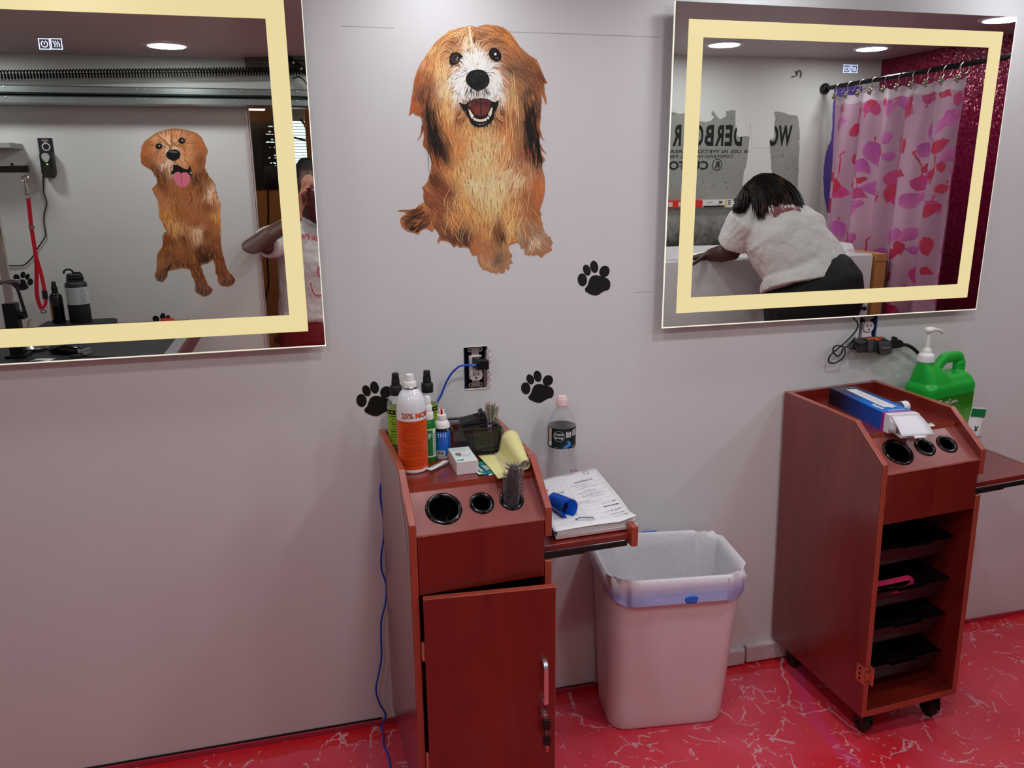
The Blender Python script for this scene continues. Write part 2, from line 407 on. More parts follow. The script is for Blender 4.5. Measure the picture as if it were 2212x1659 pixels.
def trolley(C, label, door, trays):
    R = thing('salon_trolley', label, 'trolley', (C['loc'][0], C['loc'][1], 0), (0, -C['tl'], C['th']))
    prof = [(0, ZB), (0, ZK), (DK, ZT), (CD, ZT), (CD, ZB)]
    notch = [(0, ZB), (0, .684), (.37, .684), (.37, .742), (0, .742), (0, ZK), (DK, ZT), (CD, ZT), (CD, ZB)]
    for x, p, nm in ((0, prof, 'side_panel'), (CW-TW, notch, 'side_panel')):
        mb = MB(); mb.prism(p, 'x', x, x+TW, 0, 1); mb.obj(nm, [M_CH, M_CHE], R, bevel=.0022)
    mb = MB(); mb.box(TW, CD-TW, ZB, CW-TW, CD, ZT-.002); mb.obj('back_panel', M_CH, R, bevel=.001)
    mb = MB(); mb.box(TW, .0935, .846, CW-TW, CD-TW, .861); mb.box(TW, .0925, .846, CW-TW, .0935, .861, 1); mb.obj('top_shelf', [M_CH, M_CHE], R)
    # tool panel with three holes
    holes = [(.086, .061, .0335), (.1715, .063, .021), (.2395, .062, .021)]
    bm = bmesh.new(); edges = []
    L = .115
    def loop(pts):
        vs = [bm.verts.new(p) for p in pts]
        for a, b in zip(vs, vs[1:]+vs[:1]): edges.append(bm.edges.new((a, b)))
    loop([SP(TW, 0), SP(CW-TW, 0), SP(CW-TW, L), SP(TW, L)])
    for cx, cs, r in holes: loop([SP(cx+r*cos(2*pi*i/40), cs+r*sin(2*pi*i/40)) for i in range(40)])
    bmesh.ops.triangle_fill(bm, edges=edges, use_beauty=True)
    bmesh.ops.recalc_face_normals(bm, faces=bm.faces)
    me = bpy.data.meshes.new('tool_panel'); bm.to_mesh(me); bm.free(); me.materials.append(M_TP)
    o = bpy.data.objects.new('tool_panel', me); COL.objects.link(o); o.parent = R
    Z = (SP(0, 0, 1)-SP(0, 0)).normalized(); Y = (SP(0, 1)-SP(0, 0)).normalized(); X = Vector((1, 0, 0))
    RM = Matrix((X, Y, Z)).transposed().to_4x4()
    for cx, cs, r in holes:
        mb = MB(); n = 48
        mb.lathe([(r-.0035, -.002), (r-.0015, .0035), (r+.0025, .0048), (r+.0062, .003), (r+.007, .0003), (r, 0)], n, SP(cx, cs), 0, RM)
        h = mb.obj('tool_holder_ring', M_BLK, R, smooth=60)
        mb = MB(); mb.lathe([(r-.002, .002), (r-.004, -.07), (0, -.07)], n, SP(cx, cs), 0, RM); mb.obj('tool_cup', M_HOLE, h, fix=False)
    # drawer-like front under the tool panel, top edge banded
    mb = MB(); mb.box(TW+.001, .001, .648, CW-TW-.001, .016, .7845); mb.box(TW+.001, .0008, .7835, CW-TW-.001, .0165, .7855, 1)
    mb.obj('front_panel', [M_CH, M_CHE], R, bevel=.0008)
    mb = MB(); mb.box(TW, .004, ZB, CW-TW, CD-TW, ZB+TW); mb.box(TW, .0, ZB, CW-TW, .004, ZB+TW, 1); mb.obj('bottom_panel', [M_CH, M_CHE], R)
    # sliding side shelf, pulled out to the right
    mb = MB()
    mb.box(.06, .016, .698, .513 if door else .53, .366, .712); mb.box(.513 if door else .529, .004, .684, .529 if door else .541, .395 if door else .372, .733 if door else .7125, 1 if door else 0)
    s = mb.obj('pullout_shelf', [M_CH, M_CHE], R, bevel=.001)
    mb = MB(); mb.box(.03, .010, .686, .505, .0155, .697); mb.box(.30, .008, .684, .40, .0155, .6975); mb.obj('slide_rail', M_BLKM, s, smooth=0)
    mb = MB(); mb.box(.30, .36, .686, .505, .366, .697); mb.obj('slide_rail', M_BLKM, s, smooth=0)
    # casters
    for cx in (.045, CW-.045):
        for cy in (.05, CD-.05):
            zf = -sin(C['tl'])*cx if C['tl'] > .01 else 0
            mb = MB(); mb.lathe([(.0, -.0105), (.0235, -.0105), (.0262, -.007), (.0262, .007), (.0235, .0105), (0, .0105)], 28, (cx, cy-.004, zf+.0263), 0, Matrix.Rotation(pi/2, 4, 'Y'))
            w = mb.obj('caster', M_BLKM, R)
            mb = MB()
            mb.prism([(cy-.029, zf+.026), (cy+.004, zf+.022), (cy+.022, ZB-.006), (cy+.022, ZB), (cy-.022, ZB), (cy-.024, ZB-.008)], 'x', cx-.0165, cx-.0125)
            mb.prism([(cy-.029, zf+.026), (cy+.004, zf+.022), (cy+.022, ZB-.006), (cy+.022, ZB), (cy-.022, ZB), (cy-.024, ZB-.008)], 'x', cx+.0125, cx+.0165)
            mb.box(cx-.019, cy-.02, ZB-.006, cx+.019, cy+.02, ZB); mb.prism([(cy-.033, zf+.05), (cy-.028, zf+.058), (cy-.012, zf+.056), (cy-.012, zf+.05)], 'x', cx-.012, cx+.012)
            mb.lathe([(0, -.02), (.006, -.02), (.006, .02), (0, .02)], 12, (cx, cy-.004, zf+.0263), 0, Matrix.Rotation(pi/2, 4, 'Y'))
            mb.obj('caster_fork', M_BLKM, w, smooth=30)
    if door:
        a = radians(-7.0); hx, hy = .0235, -.001
        D = Matrix.Translation((hx, hy, 0)) @ Matrix.Rotation(a, 4, 'Z')
        mb = MB(); mb.T = D; mb.box(0, -.016, .088, .288, 0, .6455); mb.box(0, -.0165, .6452, .288, .0003, .6468, 1); mb.box(.2872, -.0165, .088, .2886, .0003, .6455, 1)
        d = mb.obj('door', [M_CH, M_CHE], R, bevel=.0008)
        pts = spline([(.262, -.017, .472), (.262, -.030, .4705), (.262, -.0375, .462), (.262, -.0385, .45), (.262, -.0385, .39), (.262, -.0385, .378), (.262, -.036, .371), (.262, -.03, .369), (.262, -.016, .369)], 6)
        mb = MB(); mb.T = D; mb.ribbon(pts, (1, 0, 0), .0098, .0042); mb.obj('handle', mat('satin_aluminium', (222, 216, 218), .32, .9, var=.02), d, smooth=30, bevel=.0008)
        mb = MB(); mb.T = D; mb.lathe([(0, 0), (.009, 0), (.0095, .002), (.008, .008), (.0045, .009), (0, .009)], 20, (.262, -.016, .333), 0, Matrix.Rotation(pi/2, 4, 'X'))
        mb.obj('lock', M_STEEL, d)
        for z in (.517, .236):
            mb = MB(); mb.box(.0163, -.006, z-.021, .0245, -.002, z+.021); mb.tube([(.0205, -.0065, z-.022), (.0205, -.0065, z+.022)], .0036, 10); mb.obj('hinge', mat('pale_copper_hinge', (216, 158, 140), .35, .6), R)
    else:
        mb = MB()
        mb.box(-.0028, .000, .186, -.0002, .030, .236); mb.box(-.003, -.0022, .186, .011, -.0004, .19); mb.box(-.003, -.0022, .232, .011, -.0004, .236)
        mb.box(.0115, -.016, .188, .0145, .002, .243); mb.box(-.0005, -.0035, .2, .012, -.0012, .222)
        h = mb.obj('hinge', M_COPPER, R, smooth=0)
        mb = MB()
        for z in (.196, .211, .226): mb.lathe([(0, -.0002), (.0035, -.0002), (.0035, .0012), (0, .0012)], 14, (-.003, .017, z), 0, Matrix.Rotation(-pi/2, 4, 'Y'))
        mb.obj('hinge_hole', M_HOLE, h)
        mb = MB(); mb.box(.317, .02, .115, .326, .06, .21); mb.obj('support_block', M_CH, R, bevel=.002)
    for i, zl in enumerate(trays):
        mb = MB(); x0, x1 = .0245, .286; h = .056
        zb = zl-h
        out = [(x0+.02, .062), (x1-.02, .062), (x1-.02, .37), (x0+.02, .37)]; top = [(x0, .045), (x1, .045), (x1, .39), (x0, .39)]
        mb.poly([(x, y, zb) for x, y in out]); mb.poly([(x, y, zb-.0025) for x, y in out][::-1])
        for k in range(4):
            (a, b), (c, d) = out[k], out[(k+1) % 4]; (e, f), (g, hh) = top[k], top[(k+1) % 4]
            mb.poly([(a, b, zb), (c, d, zb), (g, hh, zl), (e, f, zl)])
        t = mb.obj('tray', mat('dark_tray_plastic', (34, 16, 18), .4), R, smooth=0, fix=False, thick=.0022)
        mb = MB()      # stepped front lip
        for a, b, y in ((x0-.004, x0+.088, .042), (x0+.088, x1-.084, .033), (x1-.084, x1+.002, .042)):
            mb.box(a, y-.004, zl-.0035, b, y+.012, zl+.0005)
        mb.box(x0-.005, .042, zl-.003, x0+.003, .39, zl+.0005); mb.box(x1-.003, .042, zl-.003, x1+.005, .39, zl+.0005)
        mb.obj('tray_lip', M_BLK, t, smooth=0, bevel=.0012)
    return R
T1 = trolley(C1, 'dark cherry salon trolley with closed door, crowded with bottles on its top shelf', True, [])
T2 = trolley(C2, 'dark cherry salon trolley without a door, four black trays showing, under the right mirror', False, [.553, .428, .318, .201])
def onC(C, p): return (CM1 if C is C1 else CM2) @ Vector(p)
# keys hanging from the lock of the first trolley
D1 = CM1 @ Matrix.Translation((.0235, -.001, 0)) @ Matrix.Rotation(radians(-7), 4, 'Z')
p = D1 @ Vector((.262, -.0255, .333))
K = thing('key_set', 'two keys with black heads on a ring, one in the trolley door lock', 'keys', p, (0, 0, C1['th']-radians(7)))
M_KEYH = mat('black_key_head', (20, 21, 22), .35); M_KEY = mat('key_metal', (205, 170, 160), .3, .9)
mb = MB(); mb.tube([(0, 0, 0), (0, -.014, 0)], .0042, 14); mb.box(-.003, -.012, -.0015, .003, .002, .0015); mb.obj('key_in_lock', M_KEY, K)
mb = MB(); mb.prism([(-.0085, -.004), (-.0095, -.012), (-.008, -.024), (-.003, -.0285), (.004, -.0285), (.0095, -.023), (.011, -.012), (.0095, -.003), (.004, .001), (-.004, .001)], 'y', -.0185, -.0125); mb.obj('key_head', M_KEYH, K, bevel=.001)
mb = MB(); mb.tube([(.0015+.0062*sin(t)*.35, -.0155+.0062*sin(t), -.0335+.0085*cos(t)) for t in [2*pi*i/24 for i in range(25)]], .0009, 8); mb.obj('key_ring', M_STEEL, K)
mb = MB(); mb.prism([(-.007, -.041), (-.0085, -.052), (-.0078, -.0645), (.0, -.0665), (.009, -.068), (.012, -.057), (.011, -.046), (.004, -.0385), (-.002, -.038)], 'y', -.0175, -.0125); h = mb.obj('key_head', M_KEYH, K, bevel=.001)
mb = MB(); mb.prism([(-.002, -.066), (.0062, -.067), (.0045, -.079), (.0055, -.0835), (.0025, -.086), (-.0005, -.083), (.0002, -.077)], 'y', -.016, -.014); mb.obj('key_blade', mat('pinkish_key_blade', (214, 120, 112), .35, .6), h)
# strip of clear tape down the left side of the first trolley
mb = MB(); mb.T = CM1
mb.grid(lambda u, v: Vector((-.0012-.0022*sin(pi*v)*(1-abs(2*u-1)), .028+.018*u+.064*v**1.6+.012*v, .735+.128*v)), 4, 14)
tag(mb.obj('tape_strip', mat('clear_tape', (214, 190, 188), .18, var=0, alpha=.42)), 'strip of clear tape on the left side of the bottle-topped trolley', 'tape')
# ================================================================ things on the first trolley
TH1 = C1['th']; TH2 = C2['th']
SH = .861
def on1(x, y, z=SH): return onC(C1, (x, y, z+.0004))
def on2(x, y, z=SH): return onC(C2, (x, y, z+.0006))
M_WP = mat('white_plastic', (232, 230, 228), .35, var=.02)
M_WPAPER = mat('white_paper', (228, 226, 226), .7, var=.03)
def wrap(r, a0, z0):
    """lettering laid round a cylinder of radius r, centred on angle a0"""
    return lambda x, y: Vector((r*cos(a0+x/r), r*sin(a0+x/r), z0+y))
FA = -pi/2 - .2           # the side of a bottle that looks at the camera
def cyl_patch(mb, r, a0, a1, z0, z1, mi=0, n=20, col=None):
    vs = []; fs = []
    for i in range(n+1):
        a = a0+(a1-a0)*i/n
        vs += [(r*cos(a), r*sin(a), z0), (r*cos(a), r*sin(a), z1)]
    for i in range(n): fs.append((2*i, 2*i+2, 2*i+3, 2*i+1))
    mb.add(vs, fs, mi, col)
# ---- big orange aerosol can
R = thing('aerosol_can', 'tall orange aerosol can with white domed top, 25% MORE printed on it', 'can', on1(.049, .197), (0, 0, .1))
M_ORG = mat('orange_label', (226, 78, 20), .35, var=.03); M_CANW = mat('white_can_paint', (226, 228, 232), .16, var=.01, coat=.4)
r = .0335
mb = MB(); mb.lathe([(0, .001), (r-.002, .0), (r, .002), (r+.0006, .005), (r, .0075), (r, .148), (r-.0008, .160), (r-.004, .172), (r-.010, .184), (r-.0165, .192), (r-.0175, .194), (0, .194)], 48); mb.obj('can_body', M_CANW, R, smooth=50)
mb = MB(); cyl_patch(mb, r+.0002, 0, 2*pi, .009, .124, 0, 64); lb = mb.obj('label', M_ORG, R, fix=False)
mb = MB(); mb.lathe([(.0165, .1925), (.0178, .194), (.0178, .197), (.0165, .198), (.0145, .1965)], 36); mb.obj('can_rim', M_STEEL, R)
mb = MB(); mb.lathe([(0, .195), (.0145, .195), (.0145, .206), (.0130, .2085), (.0095, .209), (.0088, .222), (.0082, .2245), (0, .2215)], 32); mb.obj('spray_nozzle', M_WP, R)
mb = MB(); M_DK = mat('dark_print', (58, 24, 14), .6, var=0); M_ORP = mat('orange_print', (238, 84, 26), .5, var=0)
fa = -pi/2-.12
put_text(mb, '25% MORE', wrap(r+.0008, fa-.78, .131), size=.0168, bold=.028, space=.98, mi=1)
put_text(mb, '25% MORE', wrap(r+.0011, fa-.772, .1314), size=.0166, bold=.004, space=1.0, mi=0)
mb.obj('lettering', [M_ORP, M_DK], R, smooth=0, fix=False)
mb = MB(); rnd = random.Random(3); z = .120
while z > .016:
    h = .0009; a0 = fa-.86; full = rnd.random() < .75
    if rnd.random() < .12: z -= .003
    a = a0 + (0 if full else rnd.uniform(.1, .5)); end = a0+1.75-(0 if full else rnd.uniform(.1, .5))
    while a < end:
        b = a+rnd.uniform(.05, .18); cyl_patch(mb, r+.0005, a, min(b, end), z, z+h*(1.5 if not full else 1), 0, 3); a = b+.025
    z -= .0031
mb.obj('small_print', mat('brown_small_print', (150, 42, 12), .6, var=0), lb, smooth=0, fix=False)
# ---- two spray bottles with black mist caps behind
M_CLR = film('clear_plastic_bottle', (206, 210, 210), .10, .62).m
M_LIME = mat('lime_label', (150, 186, 40), .45, var=.05); M_LIMEY = mat('yellow_label_foot', (200, 190, 40), .45, var=0)
def mist_bottle(label, loc, rz):
    R = thing('mist_spray_bottle', label, 'bottle', loc, (0, 0, rz), None)
    r = .0235
    mb = MB(); mb.lathe([(0, .002), (r-.003, 0), (r, .003), (r, .108), (r-.002, .118), (r-.008, .128), (.0125, .133), (.0125, .139)], 36); mb.obj('bottle_body', M_CLR, R, smooth=50)
    mb = MB(); cyl_patch(mb, r+.0005, 0, 2*pi, .012, .103, 0, 48); cyl_patch(mb, r+.0008, 0, 2*pi, .089, .100, 1, 48); cyl_patch(mb, r+.0008, 0, 2*pi, .012, .018, 2, 48)
    l = mb.obj('label', [M_LIME, mat('black_label_band', (14, 14, 12), .5, var=0), M_LIMEY], R, fix=False)
    mb = MB()
    for i in range(14):
        a = i*.45; mb.add([(*(wrap(r+.0011, a, .0945)(x, y)),) for x, y in [(.003*cos(t), .0024*sin(t)) for t in [k*pi/5 for k in range(10)]]], [list(range(10))], 0)
    for k in range(9):
        z = .083-.0065*k; mbw = rnd.uniform(.5, .8)
        cyl_patch(mb, r+.001, FA-mbw, FA+mbw, z, z+(.0025 if k % 3 == 0 else .0011), 1, 10)
    mb.obj('label_print', [M_LIME, mat('dark_green_print', (44, 62, 14), .6, var=0)], l, fix=False, smooth=0)
    mb = MB(); mb.lathe([(0, .1335), (.0142, .1335), (.0148, .136), (.0148, .155), (.0135, .157), (.0105, .158), (.0098, .172), (.0088, .176), (.0085, .185), (.0075, .188), (0, .189)], 32)
    mb.box(-.003, -.0105, .177, .003, -.006, .183); mb.obj('mist_cap', M_BLKM, R, smooth=40)
    return R
mist_bottle('mist spray bottle with lime label half hidden behind the orange can', on1(.0425, .368), TH1)
mist_bottle('mist spray bottle with lime label between the green spray bottle and the outlet cable', on1(.1205, .368), TH1+.3)
# ---- translucent green spray bottle with white cap
R = thing('green_spray_bottle', 'slim green translucent spray bottle with white stepped cap', 'bottle', on1(.096, .246), (0, 0, TH1))
M_GRT = mat('green_translucent_plastic', (60, 190, 70), .12, var=0, trans=.75, ior=1.3)
r = .0185
mb = MB(); mb.lathe([(0, .002), (r-.002, 0), (r, .003), (r, .088), (r-.003, .097), (.011, .103), (.011, .108)], 32); mb.obj('bottle_body', M_GRT, R, smooth=50)
mb = MB(); mb.lathe([(0, .102), (.0128, .102), (.0132, .104), (.0132, .117), (.0118, .119), (.0108, .1195), (.0108, .134), (.0095, .136), (.0082, .1365), (.0078, .154), (.006, .157), (0, .1575)], 30); mb.obj('spray_cap', M_WP, R, smooth=40)
mb = MB(); mb.tube([(0, 0, .1), (.003, -.002, .05), (.006, -.004, .004)], .0014, 8); mb.obj('dip_tube', mat('pale_tube', (190, 220, 190), .4), R)
mb = MB(); cyl_patch(mb, r+.0004, FA-.2, FA+1.05, .012, .082, 0, 14); cyl_patch(mb, r+.0006, FA-.12, FA+.55, .016, .078, 1, 10); l = mb.obj('label', [mat('pale_label', (206, 222, 204), .5, var=.02), mat('deep_green_panel', (26, 120, 58), .5, var=.05)], R, fix=False)
mb = MB(); put_text(mb, 'F', wrap(r+.0012, FA-.05, .058), size=.018, bold=.02); [cyl_patch(mb, r+.0012, FA+.62, FA+.98, .02+.006*i, .0225+.006*i, 1, 4) for i in range(9)]
mb.obj('label_print', [M_WP, mat('grey_print', (110, 130, 110), .6, var=0)], l, fix=False, smooth=0)
# ---- blue and white flip-top bottle
R = thing('flip_top_bottle', 'blue and white flip-top bottle with a red mark on its cap', 'bottle', on1(.1305, .254), (0, 0, TH1))
r = .019
mb = MB(); mb.lathe([(0, .002), (r-.002, 0), (r, .003), (r, .080), (r-.001, .085), (r-.004, .091), (r-.009, .094), (.0085, .095), (.0085, .098)], 36); mb.obj('bottle_body', M_WP, R, smooth=50)
mb = MB(); cyl_patch(mb, r+.0004, 0, 2*pi, .009, .073, 0, 48); cyl_patch(mb, r+.0006, 0, 2*pi, .0685, .0765, 1, 48); l = mb.obj('label', [mat('bright_blue_label', (34, 104, 206), .4, var=.03), mat('black_label_top', (14, 14, 16), .5, var=0)], R, fix=False)
mb = MB()
put_text(mb, 'EAR CLEANSER', lambda x, y: wrap(r+.0012, FA+.78, .058)(y*1.0, -x), size=.0062, bold=.02, mi=0)
for i in range(4): cyl_patch(mb, r+.001, FA-.5+.28*i, FA-.42+.28*i, .056, .066, 1, 3)
cyl_patch(mb, r+.0012, FA-.75, FA+.28, .010, .0225, 1, 10)
for i in range(16): cyl_patch(mb, r+.0015, FA-.62+.05*i, FA-.62+.05*i+.022*(1+(i*7 % 3)*.3), .0125, .021, 0, 2)
put_text(mb, '4x', wrap(r+.0013, FA+.6, .0705), size=.006, bold=.02, mi=1)
mb.obj('label_print', [mat('navy_print', (12, 20, 46), .6, var=0), M_WP], l, fix=False, smooth=0)
mb = MB(); mb.lathe([(0, .0955), (.011, .0955), (.0113, .097), (.0113, .106), (.0095, .108), (.0075, .109), (.0072, .1165), (.0062, .119), (0, .1195)], 28); c = mb.obj('flip_cap', M_WP, R, smooth=40)
mb = MB(); mb.T = Matrix.Rotation(-.15, 4, 'Z'); mb.box(-.0024, -.0079, .109, .0024, -.0068, .1185); mb.box(-.0024, -.0079, .1185, .0024, .004, .1203); mb.obj('cap_mark', mat('red_mark', (206, 22, 30), .4, var=0), c, smooth=0)
# ---- smoky clear organiser box holding clipper guards
ox, oy, ow, od, oh = .1545, .246, .1185, .093, .066
R = thing('organiser_box', 'smoky transparent organiser box full of black clipper combs', 'box', on1(ox, oy), (0, 0, TH1-.09))
M_SMOKE = film('smoky_plastic', (58, 56, 54), .30, .75).m
mb = MB(); t = .0018
mb.box(0, 0, 0, ow, od, t); mb.box(0, 0, t, ow, t, oh); mb.box(0, od-t, t, ow, od, oh*1.08); mb.box(0, t, t, t, od-t, oh); mb.box(ow-t, t, t, ow, od-t, oh)
b = mb.obj('box_shell', M_SMOKE, R, smooth=0, bevel=.0006)
mb = MB(); mb.tube([(0, 0, oh), (ow, 0, oh), (ow, od, oh), (0, od, oh), (0, 0, oh)], .0021, 8); mb.tube([(0, -.001, .012), (ow, -.001, .012)], .0024, 8); mb.box(ow*.58, -.0035, .009, ow*.86, 0, .0155); mb.tube([(.004, -.006, .003), (.05, -.012, .003), (ow*.9, -.006, .004)], .002, 8)
mb.obj('box_rim', mat('dark_smoky_rim', (40, 38, 37), .15, var=0, coat=.3), b)
mb = MB()
for i in range(3): mb.box(ow*(.25+.25*i), t, t, ow*(.25+.25*i)+.0012, od-t, oh*.93)
mb.obj('divider', M_SMOKE, b, smooth=0)
def clipper_guard(lab, x, y, z, rot, big=1.0):
    G = thing('clipper_guard_comb', lab, 'comb', onC(C1, (x, y, z)), (rot[0], rot[1], rot[2]+TH1), 'clipper combs in the smoky organiser box')
    mb = MB(); mb.box(0, -.0215*big, 0, .016*big, .0215*big, .013*big); mb.prism([(.0, .013*big), (.013*big, .013*big), (.01*big, .022*big), (.003*big, .022*big)], 'y', -.016*big, .016*big); mb.obj('comb_base', M_BLKM, G, smooth=0, bevel=.001)
    mb = MB()
    for i in range(8):
        y0 = (-.020+.0055*i)*big
        mb.prism([(0, .001), (-.036*big, .004*big), (-.044*big, .0065*big), (-.036*big, .0085*big), (0, .012*big)], 'y', y0, y0+.0016*big)
    mb.obj('comb_teeth', mat('grey_comb_teeth', (52, 50, 52), .25, var=0, coat=.3), G, smooth=0)
    return G
clipper_guard('black clipper comb lying on top of the others in the smoky box', .232, .292, .931, (0, -.12, -.15), 1.15)
clipper_guard('second black clipper comb from the top in the smoky box', .228, .287, .915, (0, -.08, -.1), 1.15)
clipper_guard('third black clipper comb from the top in the smoky box', .226, .284, .899, (0, -.04, -.05), 1.15)
clipper_guard('lowest black clipper comb in the smoky box', .224, .282, .879, (0, 0, 0), 1.15)
G = thing('clipper_guard_comb', 'small black clipper comb with lilac tag at the box front', 'comb', onC(C1, (.247, .262, .912)), (0, 0, TH1+.2), 'clipper combs in the smoky organiser box')
mb = MB(); mb.box(-.006, -.008, 0, .022, .010, .019); mb.obj('comb_base', M_BLKM, G, bevel=.0015)
mb = MB(); mb.box(-.0065, -.0095, .000, .004, -.0078, .018); mb.obj('lilac_tag', mat('lilac_tag', (150, 118, 168), .5), G, smooth=0)
# ---- folded banknotes and cards standing behind the box
M_BILL = mat('green_grey_banknote', (150, 156, 128), .75, var=.18, vs=180); M_BILL2 = mat('tan_receipt', (176, 160, 146), .75, var=.12, vs=140)
R = thing('banknote_bundle', 'folded banknotes and receipts tucked upright against the smoky box', 'banknotes', on1(.272, .26), (0, 0, TH1))
for i in range(6):
    mb = MB(); x = .003+.0028*i
    mb.grid(lambda u, v, i=i, x=x: Vector((x+.004*v*v*(1 if i > 2 else -.5)+.0012*sin(9*u+i), .066*u-.006*i*.3, .002+(.062-.004*i)*v+.003*sin(7*u+i*2))), 8, 8)
    mb.obj('banknote', [M_BILL, M_BILL2][i % 3 == 2], R, thick=.0003)
R = thing('receipt', 'crumpled tan receipt sticking up above the clipper combs', 'paper', on1(.2545, .300, .9275), (0, 0, TH1))
for k, (dx, tilt, h) in enumerate(((0, -.2, .044), (.008, .15, .04), (.015, .3, .032))):
    mb = MB(); mb.grid(lambda u, v, dx=dx, tilt=tilt, h=h: Vector((dx+.016*u+tilt*.02*v, -.004+.03*u*.5+.012*sin(3*v), h*v-.030*(1-v)+.003*sin(8*u))), 6, 8); mb.obj('paper_fold', M_BILL2 if k != 1 else M_BILL, R, thick=.0003)
mb = MB(); n = 24; mb.add([(.006+.0065*cos(2*pi*i/n)*q, -.003, .032+.0065*sin(2*pi*i/n)*q) for q in (1, .62) for i in range(n)], [(i, (i+1) % n, n+(i+1) % n, n+i) for i in range(n)]); mb.obj('purple_stamp', mat('purple_stamp', (104, 66, 92), .6, var=0), R, smooth=0, fix=False)
# ---- little white squeeze tube
a, b = onC(C1, (.078, .165, .8665)), onC(C1, (.1335, .207, .8685)); d = (b-a); L = d.length; ang = atan2(d.y, d.x)
R = thing('squeeze_tube', 'small white squeeze tube lying in front of the green bottle', 'tube', (a.x, a.y, .8622), (0, 0, ang))
mb = MB(); rings = []
for t, wy, wz in ((0, .0075, .0006), (.02, .0075, .0007), (.15, .0073, .002), (.4, .0062, .0043), (.62, .0052, .005), (.66, .0035, .0035)):
    rings.append([Vector((L*t, wy*cos(q), .0052+wz*sin(q))) for q in [2*pi*i/18 for i in range(18)]])
mb.loft(rings); mb.obj('tube_body', M_WP, R, smooth=50)
mb = MB(); mb.lathe([(0, 0), (.0052, 0), (.0052, .010), (.0042, .016), (.0035, .019), (0, .0195)], 18, (L*.66, 0, .0054), 0, Matrix.Rotation(pi/2, 4, 'Y')); mb.obj('tube_cap', M_WP, R)
mb = MB(); [mb.poly([(L*.12, -.003+.003*i, .0085+.0), (L*.58, -.002+.002*i, .0108), (L*.58, -.0012+.002*i, .0109), (L*.12, -.0022+.003*i, .0086)]) for i in range(3)]; mb.obj('tube_print', mat('grey_tube_print', (110, 112, 124), .6, var=0), R, smooth=0, fix=False)
# ---- small white carton
R = thing('small_carton', 'small white carton with pale green lid print in front of the smoky box', 'carton', on1(.1345, .126), (0, 0, TH1-.02))
cw, cd, ch = .050, .097, .0305
mb = MB(); mb.box(0, 0, 0, cw, cd, ch); mb.obj('carton_body', mat('pinkish_white_card', (226, 212, 212), .6, var=.02), R, bevel=.0006)
mb = MB(); mb.box(.0006, .004, ch, cw-.0006, cd-.0006, ch+.0008); lid = mb.obj('carton_lid', mat('pale_mint_card', (212, 224, 218), .5, var=.03), R, smooth=0)
z = ch+.0012
mb = MB(); mb.poly([(.004, .006, z), (.019, .006, z), (.019, .014, z), (.004, .014, z)], 0)
put_text(mb, 'CS', lambda x, y: Vector((.0065+x, .0078+y, z+.0003)), size=.0055, bold=.02, mi=1)
put_text(mb, 'microscope cover', lambda x, y: Vector((.006+x, .086+y, z)), width=.03, mi=2)
for i in range(4): mb.poly([(.006, .031+.0012*i if i < 1 else .074+.006*i-.006, z), (.042, .031 if i < 1 else .074+.006*i-.006, z), (.042, .0318 if i < 1 else .0746+.006*i-.006, z), (.006, .0318 if i < 1 else .0746+.006*i-.006, z)], 2)
for cx, cy, rx, ry, m in ((.016, .049, .0085, .010, 3), (.031, .047, .011, .011, 4), (.0345, .046, .0075, .007, 2), (.0342, .0462, .0066, .0062, 4)):
    mb.poly([(cx+rx*cos(q), cy+ry*sin(q), z+.0002*(m == 4)+.0003*(rx < .008)) for q in [2*pi*i/24 for i in range(24)]], m)
mb.obj('carton_print', [mat('teal_print', (30, 140, 116), .5, var=0), M_WP, mat('light_grey_print', (142, 146, 146), .6, var=0), mat('mauve_grey_print', (120, 112, 116), .6, var=.1), mat('print_white', (222, 226, 222), .6, var=0)], lid, smooth=0, fix=False)
# ---- teal packet and blue card
R = thing('teal_packet', 'teal and white foil packet peeking from under the yellow sheet', 'packet', on1(.181, .108, SH), (0, 0, TH1+.12))
mb = MB(); mb.grid(lambda u, v: Vector((.052*u, .078*v+.012*u*(v-.5), .0016+.0012*sin(3*u)*sin(4*v))), 10, 10)
k = NT('teal_foil'); v = k.coord((1, 1, 1)); k.l(k.ramp(k.noise(v, 45, 2, .5, 1.5), [(.32, rgba((20, 60, 96))), (.44, rgba((24, 112, 122))), (.56, rgba((34, 150, 100))), (.70, rgba((60, 178, 140)))]), k.b.inputs['Base Color']); k.set(Roughness=.3, Specular_IOR_Level=.5)
p_ = mb.obj('packet_body', k.m, R, thick=.0008)
mb = MB(); z = .0042
put_text(mb, 'dentastix', lambda x, y: Vector((.016-y, .010+x, z)), width=.048, bold=.02)
for i in range(5): mb.poly([(.024+.004*i, .012+.003*i, z), (.026+.004*i, .012+.003*i, z), (.027+.004*i, .05-.003*i, z), (.025+.004*i, .05-.003*i, z)])
mb.poly([(0, 0, .003), (.012, 0, .003), (0, .02, .003)]); mb.obj('packet_print', M_WP, p_, smooth=0, fix=False)
R = thing('blue_card', 'blue and white card under the teal packet at the shelf edge', 'card', on1(.196, .098, SH-.0002), (0, 0, TH1+.35))
mb = MB(); mb.box(0, 0, 0, .05, .035, .0006); mb.obj('card_body', mat('blue_card', (36, 62, 120), .5), R, smooth=0)
mb = MB(); mb.poly([(.006, .0, .0008), (.03, 0, .0008), (.02, .018, .0008)]); mb.obj('card_print', M_WPAPER, R, smooth=0, fix=False)
